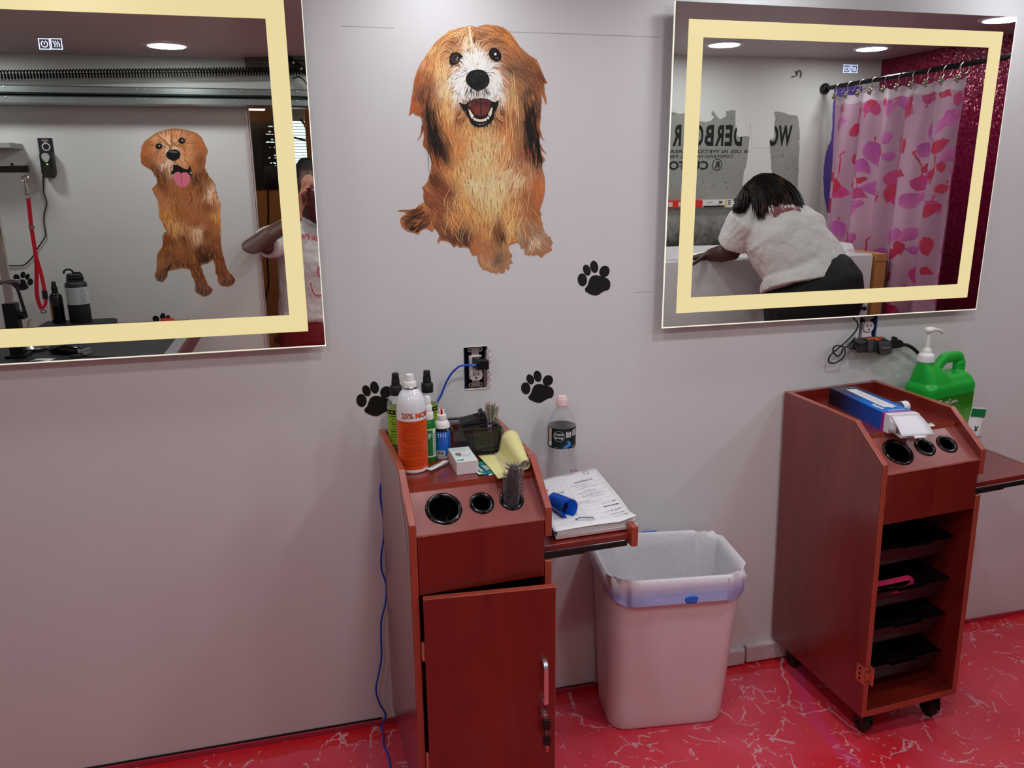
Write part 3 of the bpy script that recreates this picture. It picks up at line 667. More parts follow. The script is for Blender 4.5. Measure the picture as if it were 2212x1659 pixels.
# ---- yellow sheet, flat at the left and rolled over at the right
R = thing('yellow_paper', 'yellow note paper curling up and rolled over against the right side panel', 'paper', on1(.2, .03, SH), (0, 0, TH1))
def ysheet(u, v):            # u across (left to right), v front to back
    ax = .062 + .02*(1-v); Lflat = .038; y = .048+.145*v-(.012*(1-v))*(1-u)
    x0 = .014-.004*v
    rr = .0115+.012*v       # the roll opens towards the back
    s = u*.135
    if s < Lflat: return Vector((x0+s, y+.0*s, .0045+.0022*sin(3*v)*(1-s/Lflat)))
    q = s-Lflat
    if q < .018: t = q/.018; return Vector((x0+Lflat+.014*sin(t*1.35), y, .0045+.014*(1-cos(t*1.35))/1.0))
    q -= .018; bx, bz = x0+Lflat+.014*sin(1.35), .0045+.014*(1-cos(1.35))
    hh = .010+.012*v
    if q < hh: return Vector((bx+q*.22, y, bz+q))
    bx += hh*.22; bz += hh; a = (q-hh)/rr
    return Vector((bx+rr*(1-cos(a)), y, bz+rr*sin(a)))
mb = MB(); mb.grid(ysheet, 70, 12)
k = NT('yellow_note_paper'); k.set(Base_Color=rgba((222, 216, 148)), Roughness=.75, Subsurface_Weight=0); mb.obj('paper_sheet', k.m, R, thick=.0004, smooth=60)
# ---- brush in a clear bag standing in the right tool holder
hp = SP(.2395, .062)
R = thing('bagged_brush', 'round bristle brush in a clear plastic bag standing in the right tool holder', 'brush', onC(C1, hp), (radians(-4), radians(6), TH1))
M_BRST = mat('dark_bristles', (30, 24, 26), .5, var=.05)
mb = MB(); mb.lathe([(0, -.03), (.0125, -.03), (.0135, 0), (.014, .05), (.0125, .066), (.008, .075), (0, .077)], 24); mb.obj('brush_barrel', mat('dark_plum_barrel', (40, 20, 26), .25, var=.05, coat=.3), R)
mb = MB(); rb = random.Random(5)
for j in range(11):
    z = -.012+.0085*j
    for i in range(15):
        a = 2*pi*(i+.5*(j % 2))/15; el = .1+.9*max(0, (z-.05)/.03); d = Vector((cos(a)*cos(el*.6), sin(a)*cos(el*.6), sin(el*.6))); p = Vector((.0128*cos(a), .0128*sin(a), z))
        if z > .064: p = Vector((.009*cos(a), .009*sin(a), z+.004))
        mb.tube([p, p+d*.0125], [.0008, .0005], 4)
mb.obj('bristles', M_BRST, R, smooth=0, fix=False)
mb = MB(); mb.lathe([(0, .07), (.0065, .0755), (.0085, .074), (.0075, .08), (0, .083)], 20); mb.obj('brush_tip', mat('dark_grey_tip', (74, 68, 72), .25, var=0, coat=.4), R)
M_BAG = film('clear_bag_film', (206, 196, 200), .05, .5, .15); M_BAG.bump(M_BAG.noise(M_BAG.coord(), 90, 4, .6, 1.5), .9, .004)
rb = random.Random(8)
def bag(u, v):
    a = 2*pi*u; rr = .0185+.0065*v+.0015*sin(5*a+6*v)+.0009*sin(11*a-9*v)
    fl = max(0, (v-.72)/.28); sx = 1+.55*fl; sy = 1-.35*fl
    return Vector((rr*cos(a)*sx-.006*fl*(cos(a) < -.3)+.002*sin(3*a), rr*sin(a)*sy, -.012+.112*v+.008*fl*sin(a*2+1)+.004*fl*sin(5*a)))
mb = MB(); mb.grid(bag, 48, 26); mb.obj('plastic_bag', M_BAG.m, R, smooth=70)
# ================================================================ things on the pulled-out side shelf
SZ = .712
R = thing('water_bottle', 'clear plastic water bottle with dark green label and pale pink cap', 'bottle', on1(.4785, .370, SZ), (0, 0, TH1))
M_PET = film('clear_pet', (206, 200, 204), .10, .62).m
prof = [(0, .004), (.02, .002), (.030, .0), (.0345, .004), (.036, .012), (.0365, .028), (.034, .045), (.0315, .062), (.0318, .080), (.0345, .096), (.0368, .102), (.0372, .106), (.0372, .158), (.0368, .163), (.0355, .170), (.031, .184), (.022, .198), (.0155, .205), (.0140, .208), (.0140, .215)]
mb = MB(); mb.lathe(prof, 48); body = mb.obj('bottle_body', M_PET, R, smooth=50)
mb = MB()
for i in range(12):
    a = 2*pi*i/12; mb.tube([(.0335*cos(a), .0335*sin(a), .046), (.0316*cos(a), .0316*sin(a), .062), (.0318*cos(a), .0318*sin(a), .08), (.0342*cos(a), .0342*sin(a), .095)], [.0006, .0016, .0016, .0006], 6)
mb.obj('grip_ribs', M_PET, body)
mb = MB(); mb.lathe([(0, .0045), (.0205, .0025), (.0298, .001), (.0338, .0045), (.0354, .0125), (.0357, .0175), (0, .0175)], 40); mb.obj('water', film('water', (200, 196, 200), .10, .5, .02).m, body)
mb = MB(); mb.lathe([(0, .2135), (.0153, .2135), (.016, .2145), (.016, .2185), (.0155, .219), (.0155, .231), (.0145, .2335), (.0125, .2345), (.0125, .2375), (.0105, .2395), (0, .240)], 36)
mb.box(-.011, -.003, .2385, .011, .003, .2405); mb.obj('bottle_cap', mat('pale_pink_cap', (240, 204, 206), .4, var=.02), R, smooth=40)
r = .0376
mb = MB(); cyl_patch(mb, r, 0, 2*pi, .1045, .1595, 0, 64); l = mb.obj('label', mat('dark_green_label', (14, 34, 30), .4, var=.03), R, fix=False)
mb = MB(); fa = -pi/2-.17
put_text(mb, 'Poland', wrap(r+.0006, fa-.72, .1415), width=.0235, bold=.012); put_text(mb, 'Spring', wrap(r+.0006, fa-.72, .1325), width=.0235, bold=.012)
n = 36; mb.add([(*wrap(r+.0004, fa-.40, .139)(rr*cos(2*pi*i/n), rr*.95*sin(2*pi*i/n)),) for rr in (.0150, .0144) for i in range(n)], [(i, (i+1) % n, n+(i+1) % n, n+i) for i in range(n)])
put_text(mb, 'ORIGIN EST 1845', wrap(r+.0006, fa-.5, .1255), width=.009)
cyl_patch(mb, r+.0004, fa+.12, fa+.5, .1355, .151, 0, 6); cyl_patch(mb, r+.0004, fa+.62, fa+1.25, .1385, .154, 0, 8); cyl_patch(mb, r+.0003, fa-1.25, fa-.98, .110, .158, 0, 6)
cyl_patch(mb, r+.0005, fa-1.22, fa-1.0, .122, .157, 3, 6)
for i, t in enumerate(('100%', 'NATURAL', 'SPRING', 'WATER')): put_text(mb, t, wrap(r+.0008, fa+.15, .1472-.0036*i), width=.0115, bold=.02, mi=1)
for i, t in enumerate(('NUTRITION', '5¢ 10¢', 'DEPOSIT')): put_text(mb, t, wrap(r+.0008, fa+.66, .150-.0045*i), width=.020, bold=.02, mi=1)
lake = [(-.006, .1055), (.004, .1055), (.009, .109), (.0145, .111), (.0185, .118), (.014, .122), (.012, .1265), (.007, .127), (.005, .1235), (.008, .119), (.001, .114), (-.004, .111)]
mb.add([(*wrap(r+.0007, fa+.05, 0)(x, y),) for x, y in lake], [list(range(len(lake)))], 2)
put_text(mb, '1 QT (946 mL)', wrap(r+.0006, fa-.78, .108), width=.012); put_text(mb, 'RECYCLE ME', wrap(r+.0006, fa+.62, .108), width=.02)
mb.obj('label_print', [M_WP, mat('label_small_print', (20, 26, 26), .6, var=0), mat('lake_blue', (56, 128, 206), .5, var=.08), mat('label_peach', (222, 170, 110), .5, var=.05)], l, fix=False, smooth=0)
# ---- spiral planner on its grey cover
PR = radians(-7)
R = thing('planner_cover', 'grey plastic planner back cover sticking out under the open planner', 'folder', on1(.332, .052, SZ+.0022), (0, 0, TH1))
mb = MB(); pts = []
for cx, cy, a0 in ((.196, .012, -90), (.243, .322, 0), (.04, .33, 90), (.012, .012, 180)):
    for i in range(6): a = radians(a0+18*i); pts.append((cx+.012*cos(a), cy+.012*sin(a)))
mb.prism(pts, 'z', 0, .0011); mb.obj('cover_sheet', mat('grey_plastic_cover', (96, 98, 104), .45, var=.02), R, smooth=0)
R = thing('spiral_planner', 'open white spiral planner with handwriting, lying on the side shelf', 'planner', on1(.334, .032, SZ+.0036), (0, 0, TH1))
def page(z0, curl):
    def fn(u, v):
        x = .203*u; y = .345*v-.05*(1-u)*v
        x += .038*v           # sheared by the way it lies
        return Vector((x, y-.01*(1-u)*(v > .9), z0+curl*(.012*max(0, u-.8)*5*max(0, .16-v)*6)+.0025*sin(pi*u)+.005*v*v*(1-u)))
    return fn
pg = page(.0195, 1)
for i, (nm, z0, dx, ln) in enumerate((('bottom_pages', .0, .0, 1), ('top_pages', .008, .003, 1))):
    mb = MB(); hgt = .0068 if i == 0 else .0105
    poly = [(.004+dx, 0), (.207-.004*i, .004*i), (.207+.016, .13), (.246, .34), (.045, .292), (.02, .13)]
    mb.prism(poly, 'z', z0, z0+hgt, 0, 1); mb.obj(nm, [M_WPAPER, mat('page_edges' if i else 'page_edges_pink', (206, 200, 198) if i else (206, 170, 170), .8, var=.2, vs=400)], R, smooth=0)
mb = MB(); mb.grid(pg, 16, 20); top = mb.obj('open_page', mat('planner_page', (232, 231, 232), .65, var=.02), R, thick=.0004)
def ink(x, y, off=.0008): p = pg(x/.203, y/.345); return Vector((p.x, p.y, p.z+off))
def turned(cx, cy, ang):
    ca, sa = cos(ang), sin(ang)
    return lambda x, y: ink(cx+x*ca-y*sa, cy+x*sa+y*ca)
mb = MB(); M_INK = mat('planner_ink', (60, 60, 66), .6, var=0); M_RULE = mat('planner_rules', (150, 152, 160), .6, var=0)
put_text(mb, 'SATURDAY 24', turned(.118, .262, .16), width=.058, bold=.03)
put_text(mb, 'FRIDAY 23', turned(.030, .212, .16), width=.046, bold=.03); put_text(mb, 'SUNDAY 25', turned(.150, .090, .16), width=.044, bold=.03)
rg = random.Random(11)
def scrib(x, y, w, h=.006, ang=.16):
    pts = []; n = int(w/.0016)
    ca, sa = cos(ang), sin(ang)
    for i in range(n):
        px_, py_ = i*.0016+rg.uniform(-.0006, .0006), rg.uniform(-.5, .5)*h*(1 if i % 5 else 1.7)
        p = ink(min(.2, max(.002, x+px_*ca-py_*sa)), min(.34, max(.002, y+px_*sa+py_*ca)), .0009); pts.append(p)
    for a, b in zip(pts, pts[1:]):
        d = (b-a); 
        if d.length < 1e-6: continue
        nn = Vector((-d.y, d.x, 0)).normalized()*.00028
        mb.add([a-nn, b-nn, b+nn, a+nn], [(0, 1, 2, 3)], 0)
for x, y, w in ((.098, .245, .062), (.115, .235, .05), (.12, .222, .055), (.125, .205, .04), (.108, .192, .06), (.118, .180, .065), (.112, .170, .06), (.13, .160, .05), (.09, .138, .04), (.05, .165, .045), (.045, .150, .05), (.03, .135, .05), (.06, .122, .05), (.11, .128, .05), (.15, .112, .04), (.16, .07, .03), (.14, .06, .05), (.15, .045, .04), (.155, .03, .035), (.02, .11, .06), (.01, .07, .07)): scrib(x, y, w)
for i in range(11):
    for c0, c1 in ((.008, .088), (.098, .196)):
        y = .315-.027*i
        mb.add([ink(c0, y-.016), ink(c1, y), ink(c1, y+.0005), ink(c0, y-.0155)], [(0, 1, 2, 3)], 1)
for i in range(30): y = .01+.01*i; mb.add([ink(.092, y), ink(.0925, y), ink(.0925, y+.007), ink(.092, y+.007)], [(0, 1, 2, 3)], 1)
for rr, m in (((.162, .315, .014, .017), 0),):
    x, y, w, h = rr
    for a, b, c, d in ((x, y, x+w, y+.0012), (x, y+h, x+w, y+h+.0012), (x, y, x+.0012, y+h), (x+w, y, x+w+.0012, y+h+.0012)): mb.add([ink(a, b), ink(c, b), ink(c, d), ink(a, d)], [(0, 1, 2, 3)], 0)
for i, t in enumerate(('DEC', 'NOV', 'OCT', 'SEP', 'AUG')): put_text(mb, t, turned(.186-.001*i, .030+.022*i, .3), width=.011, bold=.03)
mb.obj('handwriting', [M_INK, M_RULE], top, smooth=0, fix=False)
mb = MB()
for i in range(10):
    y = .006+.0115*i; mb.tube([(.004+.0062*cos(t)-.001, y+.0018*t/6, .0105+.0095*sin(t)) for t in [2*pi*k/14 for k in range(15)]], .0006, 6)
mb.obj('spiral_binding', mat('dark_wire', (40, 40, 44), .35, .7), R)
# ---- blue translucent brush holder lying on the planner
a, b = onC(C1, (.368, .186, .7585)), onC(C1, (.394, .092, .7585)); d = b-a
R = thing('blue_brush_holder', 'translucent blue plastic cup lying on the planner, black brush inside', 'cup', a, (0, 0, atan2(d.y, d.x)))
M_BLUT = mat('blue_translucent_plastic', (36, 110, 232), .1, var=0, trans=.6, ior=1.25)
RX = Matrix.Rotation(pi/2, 4, 'Y'); L = d.length
mb = MB(); mb.lathe([(0, 0), (.014, 0), (.016, .003), (.0175, L*.35), (.021, L*.6), (.0235, L*.92), (.0238, L), (.0222, L), (.0195, L*.6), (.015, L*.34), (0, L*.30)], 20, (0, 0, 0), 0, RX); mb.obj('cup_body', M_BLUT, R, smooth=25)
mb = MB(); cyl = [(cos(t), sin(t)) for t in [radians(40+10*i) for i in range(11)]]
vs = []; 
for x in (.014, .032): vs += [(x, .0185*c, .0185*s_) for c, s_ in cyl]
mb.add(vs, [(i, i+1, 12+i, 11+i) for i in range(10)]); mb.obj('cup_sticker', M_WPAPER, R, fix=False)
mb = MB(); mb.lathe([(0, L*.34), (.011, L*.34), (.0125, L*.6), (.011, L*.72), (0, L*.73)], 14, (0, 0, -.003), 0, RX)
for i in range(10): t = 2*pi*i/10; mb.tube([(L*.5, .008*cos(t), -.003+.008*sin(t)), (L*.75, .0125*cos(t+.3), -.003+.0125*sin(t+.3))], .0022, 6)
mb.obj('inner_brush', M_BLKM, R)
# ---- nail clipper
a, b = onC(C1, (.404, .071, .7345)), onC(C1, (.446, .058, .7345)); d = b-a
R = thing('nail_clipper', 'small steel nail clipper lying on the open planner', 'nail clipper', a, (0, 0, atan2(d.y, d.x)))
L = d.length; mb = MB(); mb.prism([(0, 0), (L*.85, 0), (L, .0015), (L, .004), (L*.9, .0085), (L*.1, .0082), (0, .006)], 'y', -.0052, .0052); mb.obj('clipper_body', mat('polished_steel', (206, 206, 208), .35, .45, var=.02), R, bevel=.0012)
mb = MB(); mb.box(L*.1, -.004, .0084, L*.8, .004, .0098); mb.tube([(L*.85, 0, .001), (L*.85, 0, .0115)], .0018, 10); mb.box(-.003, -.0046, .001, .001, .0046, .0055); mb.obj('clipper_lever', M_STEEL, R, bevel=.0004)
# ================================================================ things on the second trolley
a = (.0755, .080)
R = thing('power_strip_carton', 'open blue carton picturing a white power strip, lying in the second trolley', 'carton', on2(*a), (0, 0, TH2-.142+.02))
bw, bl, bh = .0835, .283, .047
k = NT('blue_carton_print'); sp = k.n('ShaderNodeSeparateXYZ'); k.l(k.coord(), sp.inputs[0])
k.l(k.ramp(k.math('DIVIDE', sp.outputs[1], bl), [(.0, rgba((16, 128, 222))), (.45, rgba((14, 108, 206))), (.78, rgba((34, 46, 84))), (1, rgba((44, 46, 58)))]), k.b.inputs['Base Color']); k.set(Roughness=.32, Specular_IOR_Level=.5)
k2 = NT('blue_carton_side'); sp = k2.n('ShaderNodeSeparateXYZ'); k2.l(k2.coord(), sp.inputs[0])
k2.l(k2.ramp(k2.math('DIVIDE', sp.outputs[1], bl), [(.0, rgba((6, 86, 190))), (.45, rgba((6, 66, 150))), (.8, rgba((12, 22, 46))), (1, rgba((14, 16, 26)))]), k2.b.inputs['Base Color']); k2.set(Roughness=.3)
mb = MB(); t = .0012
mb.box(0, 0, 0, bw, bl, t, 1); mb.box(0, 0, bh-t, bw, bl, bh, 0); mb.box(0, 0, t, t, bl, bh-t, 1); mb.box(bw-t, 0, t, bw, bl, bh-t, 1); mb.box(t, bl-t, t, bw-t, bl, bh-t, 1)
body = mb.obj('carton_body', [k.m, k2.m], R, smooth=0)
M_MAG = mat('magenta_stripe', (168, 40, 150), .4, var=0)
mb = MB(); z = bh+.0004
mb.box(-.0004, .018, -.0002, bw+.0004, .030, bh+.0004, 0); mb.box(-.0006, -.001, -.0003, bw+.0006, .0185, bh+.0006, 1)
mb.obj('carton_end_band', [M_MAG, mat('white_carton_board', (226, 224, 228), .5, var=.02)], body, smooth=0)
mb = MB(); z = bh+.0006
strip = [(.030, .075), (.034, .069), (.044, .069), (.044, .062), (.056, .062), (.056, .069), (.066, .069), (.067, .077), (.063, .246), (.060, .251), (.034, .251), (.031, .246)]
mb.poly([(x, y, z) for x, y in strip], 0)
for i in range(5):
    y = .11+.024*i
    for dx, dy, w, h in ((0, 0, .0025, .006), (.008, 0, .0025, .006), (.004, -.006, .003, .003)): mb.poly([(.043+dx, y+dy, z+.0003), (.043+dx+w, y+dy, z+.0003), (.043+dx+w, y+dy+h*.6, z+.0003), (.043+dx, y+dy+h*.6, z+.0003)], 1)
put_text(mb, 'Philips', lambda x, y: Vector((.012+y*0+.0-y+.010, .050+x, z)), width=.042, bold=.03, mi=2) if False else None
for i, (x0, w) in enumerate(((.036, .044), (.02, .062))): mb.poly([(x0, .044-.007*i, z), (x0+w-.01, .044-.007*i, z), (x0+w-.01, .0465-.007*i, z), (x0, .0465-.007*i, z)], 2)
put_text(mb, 'philips', lambda x, y: Vector((.022-y, .100-x, z)), width=.046, bold=.04, mi=2)
put_text(mb, 'SURGE POWER', lambda x, y: Vector((.020+x, .262+y, z)), width=.026, bold=.02, mi=2); put_text(mb, 'STRIP', lambda x, y: Vector((.052+x, .264+y, z)), width=.013, bold=.02, mi=2)
put_text(mb, 'surge protector with outlets', lambda x, y: Vector((.012+x, .0215+y, z)), width=.066, bold=.02, mi=2)
put_text(mb, '2.4 metres of cord', lambda x, y: Vector((.012+x, .006+y, z+.0006)), width=.024, mi=3); put_text(mb, 'made for home use', lambda x, y: Vector((.046+x, .0095+y, z+.0006)), width=.026, mi=3)
mb.obj('carton_print', [mat('strip_picture', (226, 228, 232), .4, var=.03), mat('strip_sockets', (90, 96, 110), .5, var=0), M_WP, mat('carton_grey_print', (140, 140, 148), .6, var=0)], body, smooth=0, fix=False)
M_FLAP = mat('white_carton_flap', (228, 226, 232), .42, var=.02)
mb = MB()
mb.grid(lambda u, v: Vector((.004+(bw-.004)*u+.012*v*(u-.2), -.001-.054*v, bh-.002-.024*v-.013*v*v)), 4, 8)
mb.grid(lambda u, v: Vector((.034+.034*u, -.055-.006*v, bh-.039-.005*v)), 2, 1)
mb.grid(lambda u, v: Vector((.012+(bw-.014)*u, -.002-.036*v-.0, .0015-.004*v)), 3, 3)
mb.grid(lambda u, v: Vector((.001+.014*v*.6, -.001-.018*v, .004+(bh-.008)*u*(1-.3*v))), 3, 3)
mb.obj('carton_flap', M_FLAP, R, thick=.0008)
R = thing('white_pill_bottle', 'small white cylinder bottle lying behind the blue carton', 'bottle', on2(.203, .205), (0, 0, TH2+.12))
mb = MB(); M_ = Matrix.Rotation(-pi/2, 4, 'Y'); mb.lathe([(0, 0), (.0135, 0), (.0152, .002), (.0152, .020), (.0145, .021), (.0145, .0215), (.0162, .022), (.0162, .058), (.014, .062), (0, .062)], 28, (.045, 0, .0165), 0, M_); mb.obj('bottle_body', M_WP, R, smooth=40)
mb = MB(); mb.lathe([(.0164, .026), (.0164, .050)], 28, (.045, 0, .0165), 0, M_); mb.obj('label', mat('navy_label', (44, 58, 92), .5, var=.3, vs=200), R, fix=False)
mb = MB(); mb.lathe([(0, -.0004), (.0105, -.0004), (.0125, .0004)], 24, (.045, 0, .0165), 0, M_); mb.obj('cap_recess', mat('cap_shade', (206, 206, 206), .5, var=0), R)
R = thing('paper_slip', 'folded cream paper slip beside the open end of the blue carton', 'paper', on2(.166, .082), (0, 0, TH2-.5))
mb = MB(); mb.grid(lambda u, v: Vector((.045*u, .03*v, .003+.014*abs(u-.5)*(1-.3*v))), 8, 3); sl = mb.obj('paper_sheet', mat('cream_slip', (220, 214, 196), .7, var=.05), R, thick=.0003)
mb = MB(); [mb.poly([(.004+.006*i, .004+.003*(i % 2), .0172-.0019*i*.9), (.008+.006*i, .004, .0162-.0019*i*.9), (.008+.006*i, .012+.004*(i % 3), .0160-.0019*i*.9), (.004+.006*i, .013, .0171-.0019*i*.9)]) for i in range(3)]; mb.obj('slip_print', M_INK, sl, smooth=0, fix=False)
# ---- green shampoo jug with pump
JY = .292
R = thing('pump_jug', 'bright green shampoo jug with white pump on the second trolley side shelf', 'jug', onC(C2, (.452, .312, SZ+.001)), (0, 0, TH2+.19))
M_GRN = mat('bright_green_hdpe', (24, 172, 56), .3, var=.02, sub=0)
def rrect(w, d, rr, n=8):
    pts = []
    for cx, cy, a0 in ((w-rr, d-rr, 0), (-w+rr, d-rr, 90), (-w+rr, -d+rr, 180), (w-rr, -d+rr, 270)):
        for i in range(n): a = radians(a0+90*i/(n-1)); pts.append((cx+rr*cos(a), cy+rr*sin(a)))
    return pts
mb = MB(); hw, hd = .105, .05
rows = [(0, .95, .93), (.004, .985, .97), (.012, 1, 1), (.155, 1, 1), (.158, .985, .985), (.161, 1, 1), (.178, 1, 1), (.187, .97, .95), (.192, .92, .88)]
rings = [[Vector((x, y, z)) for x, y in rrect(hw*a, hd*b, .024)] for z, a, b in rows]
mb.loft(rings)
mb.loft([[Vector((x+.006, y, z)) for x, y in rrect(hw*a, hd*b, .022)] for z, a, b in ((.18, .93, .9), (.194, .90, .84), (.205, .84, .72), (.212, .76, .55))])
# shoulder rising to the neck at the left
NX = -.080
rings = []
for z, f in ((.178, 0), (.19, .06), (.205, .22), (.220, .42), (.234, .66), (.244, .88), (.252, 1), (.258, 1)):
    ring = []
    base = rrect(.058, .047, .028)
    for x, y in base:
        bx, by = x-.040, y
        q = Vector((x, y*.058/.047)).normalized(); nx_, ny_ = NX+.0205*q.x, .0205*q.y
        ring.append(Vector((bx+(nx_-bx)*f, by+(ny_-by)*f, z)))
    rings.append(ring)
mb.loft(rings)
# handle: up from the neck slope, over and down at the right end
pts = spline([(-.05, 0, .205), (-.03, 0, .226), (-.008, 0, .249), (.006, 0, .2555), (.055, 0, .2555), (.068, 0, .252), (.0735, 0, .242), (.076, 0, .215), (.077, 0, .185)], 8)
mb.tube(pts, [.0155]*8+[.0125]*(len(pts)-24)+[.0155]*16, 16, flat=1.35)
jb = mb.obj('jug_body', M_GRN, R, smooth=40)
md = jb.modifiers.new('weld', 'REMESH'); md.mode = 'VOXEL'; md.voxel_size = .0022; md.use_smooth_shade = True
md = jb.modifiers.new('soft', 'SMOOTH'); md.iterations = 6
mb = MB(); yy = -hd-.0016
mb.poly([(-.082, yy, .018), (.083, yy, .018), (.083, yy, .156), (-.082, yy, .156)]); 
k = NT('green_jug_label'); sp = k.n('ShaderNodeSeparateXYZ'); k.l(k.coord(), sp.inputs[0])
k.l(k.ramp(k.math('MULTIPLY', sp.outputs[2], 6.5), [(.15, rgba((150, 196, 110))), (.55, rgba((96, 176, 70))), (.8, rgba((40, 134, 26))), (1, rgba((32, 120, 22)))]), k.b.inputs['Base Color']); k.set(Roughness=.35)
l = mb.obj('label', k.m, R, smooth=0, fix=False)
mb = MB(); P = lambda x, y: Vector((-.072+x*.86, yy-.0006, .134+y*.86))
put_text(mb, 'T', P, size=.026, bold=.03, sx=.8); put_text(mb, 'ROPI', lambda x, y: P(x+.014, y), width=.034, bold=.02); put_text(mb, 'C', lambda x, y: P(x+.0495, y), size=.022, bold=.02, sx=.75); put_text(mb, 'LEAN.', lambda x, y: P(x+.0625, y), width=.037, bold=.02)
n = 30; mb.add([(.012+rr*cos(2*pi*i/n), yy-.0006, .112+rr*sin(2*pi*i/n)) for rr in (.0145, .0132) for i in range(n)], [(i, (i+1) % n, n+(i+1) % n, n+i) for i in range(n)], 1)
for i in range(8): mb.poly([(.042, yy-.0006, .106-.008*i), (.08-.006*(i % 3), yy-.0006, .106-.008*i), (.08-.006*(i % 3), yy-.0006, .1068-.008*i), (.042, yy-.0006, .1068-.008*i)], 1)
mb.obj('label_print', [M_WP, mat('pale_green_print', (150, 200, 130), .5, var=0)], l, smooth=0, fix=False)
mb = MB(); mb.lathe([(.0, .262), (.020, .262), (.0218, .264), (.0222, .281), (.021, .285), (.0165, .288), (.0135, .2895), (.0125, .2985), (.0118, .300), (.0078, .3005), (.0075, .303), (.0052, .304), (.0052, .344), (.0078, .346), (.0078, .349)], 36, (NX, 0, -.008)); c = mb.obj('pump_collar', M_WP, R, smooth=40)
mb = MB()
for i in range(44): a = 2*pi*i/44; mb.box(NX+.022*cos(a)-.0004, .022*sin(a)-.0004, .257, NX+.022*cos(a)+.0004, .022*sin(a)+.0004, .272)
mb.obj('collar_ribs', M_WP, c, smooth=0)
mb = MB(); rings = []
for x, w, z0, z1 in ((-.019, .006, .371, .381), (-.014, .0135, .3675, .3825), (0, .0165, .367, .3835), (.012, .0155, .3675, .383), (.024, .010, .3685, .3805), (.045, .0075, .367, .3765), (.062, .0065, .3635, .3715), (.071, .006, .3585, .368), (.0735, .005, .3555, .363)):
    rings.append([Vector((NX+x*.8, w*.75*cos(q), (z0+z1)/2+(z1-z0)/2*sin(q)-.027)) for q in [2*pi*i/16 for i in range(16)]])
mb.loft(rings); mb.obj('pump_head', M_WP, R, smooth=50)
# ---- standing cosmetic tube beside the jug
R = thing('standing_tube', 'white squeeze tube with green crimped end leaning beside the jug', 'tube', onC(C2, (.366, .112, SZ+.001)), (0, radians(8), TH2-.12))
mb = MB(); rings = []
for z, wx, wy in ((.0, .019, .019), (.004, .0195, .0195), (.03, .0205, .0185), (.09, .0215, .011), (.13, .0222, .0045), (.142, .0224, .0016), (.172, .0224, .001)):
    rings.append([Vector((wx*cos(q), wy*sin(q), z)) for q in [2*pi*i/24 for i in range(24)]])
mb.loft(rings); mb.obj('tube_body', M_WP, R, smooth=50)
def tubey(z): 
    for (z0, a), (z1, b) in (((.03, .0185), (.09, .011)), ((.09, .011), (.13, .0045)), ((.13, .0045), (.142, .0016)), ((.142, .0016), (.172, .001))):
        if z0 <= z <= z1: return a+(b-a)*(z-z0)/(z1-z0)
    return .019
mb = MB(); mb.grid(lambda u, v: Vector((-.0216+.0432*u, -tubey(.146+.0225*v)-.0009, .146+.0225*v)), 1, 4, 0); mb.grid(lambda u, v: Vector((.0205*sin(-1+2*u), -tubey(.03+.05*v)*cos(-1+2*u)-.0006, .03+.05*v)), 8, 6, 1)
l = mb.obj('label', [mat('leaf_green_band', (20, 120, 62), .4, var=.03), mat('teal_band', (34, 84, 100), .4, var=.04)], R, fix=False)
mb = MB(); Q = lambda x, y: Vector((-.019+x, -tubey(.09+y)-.0035, .09+y))
put_text(mb, 'EARMBEST', Q, width=.038, bold=.015); put_text(mb, 'pet balm', lambda x, y: Q(x+.01, y-.008), width=.016)
put_text(mb, 'Y', lambda x, y: Q(x+.012, y+.018), size=.02, bold=.03); mb.add([(*Q(.017+.004*cos(q), .022+.003*sin(q)),) for q in [2*pi*i/12 for i in range(12)]], [list(range(12))])
mb.obj('label_print', mat('charcoal_print', (52, 54, 54), .6, var=0), l, smooth=0, fix=False)
# ---- pink strap in the second tray
R = thing('pink_strap', 'hot pink fabric strap folded in the second tray of the open trolley', 'strap', onC(C2, (.05, .075, .42)), (0, 0, TH2))
mb = MB(); mb.ribbon(spline([(-.02, .02, .005), (.03, .0, .012), (.085, -.01, .020), (.12, -.012, .022), (.145, -.006, .006)], 8), (0, .3, 1), .014, .0015); mb.ribbon(spline([(-.02, .0, -.004), (.04, -.02, -.002), (.10, -.028, .002), (.145, -.006, .006)], 8), (0, .3, 1), .014, .0015)
mb.obj('strap_loop', mat('hot_pink_webbing', (206, 34, 92), .7, var=.05, vs=300), R, smooth=0)
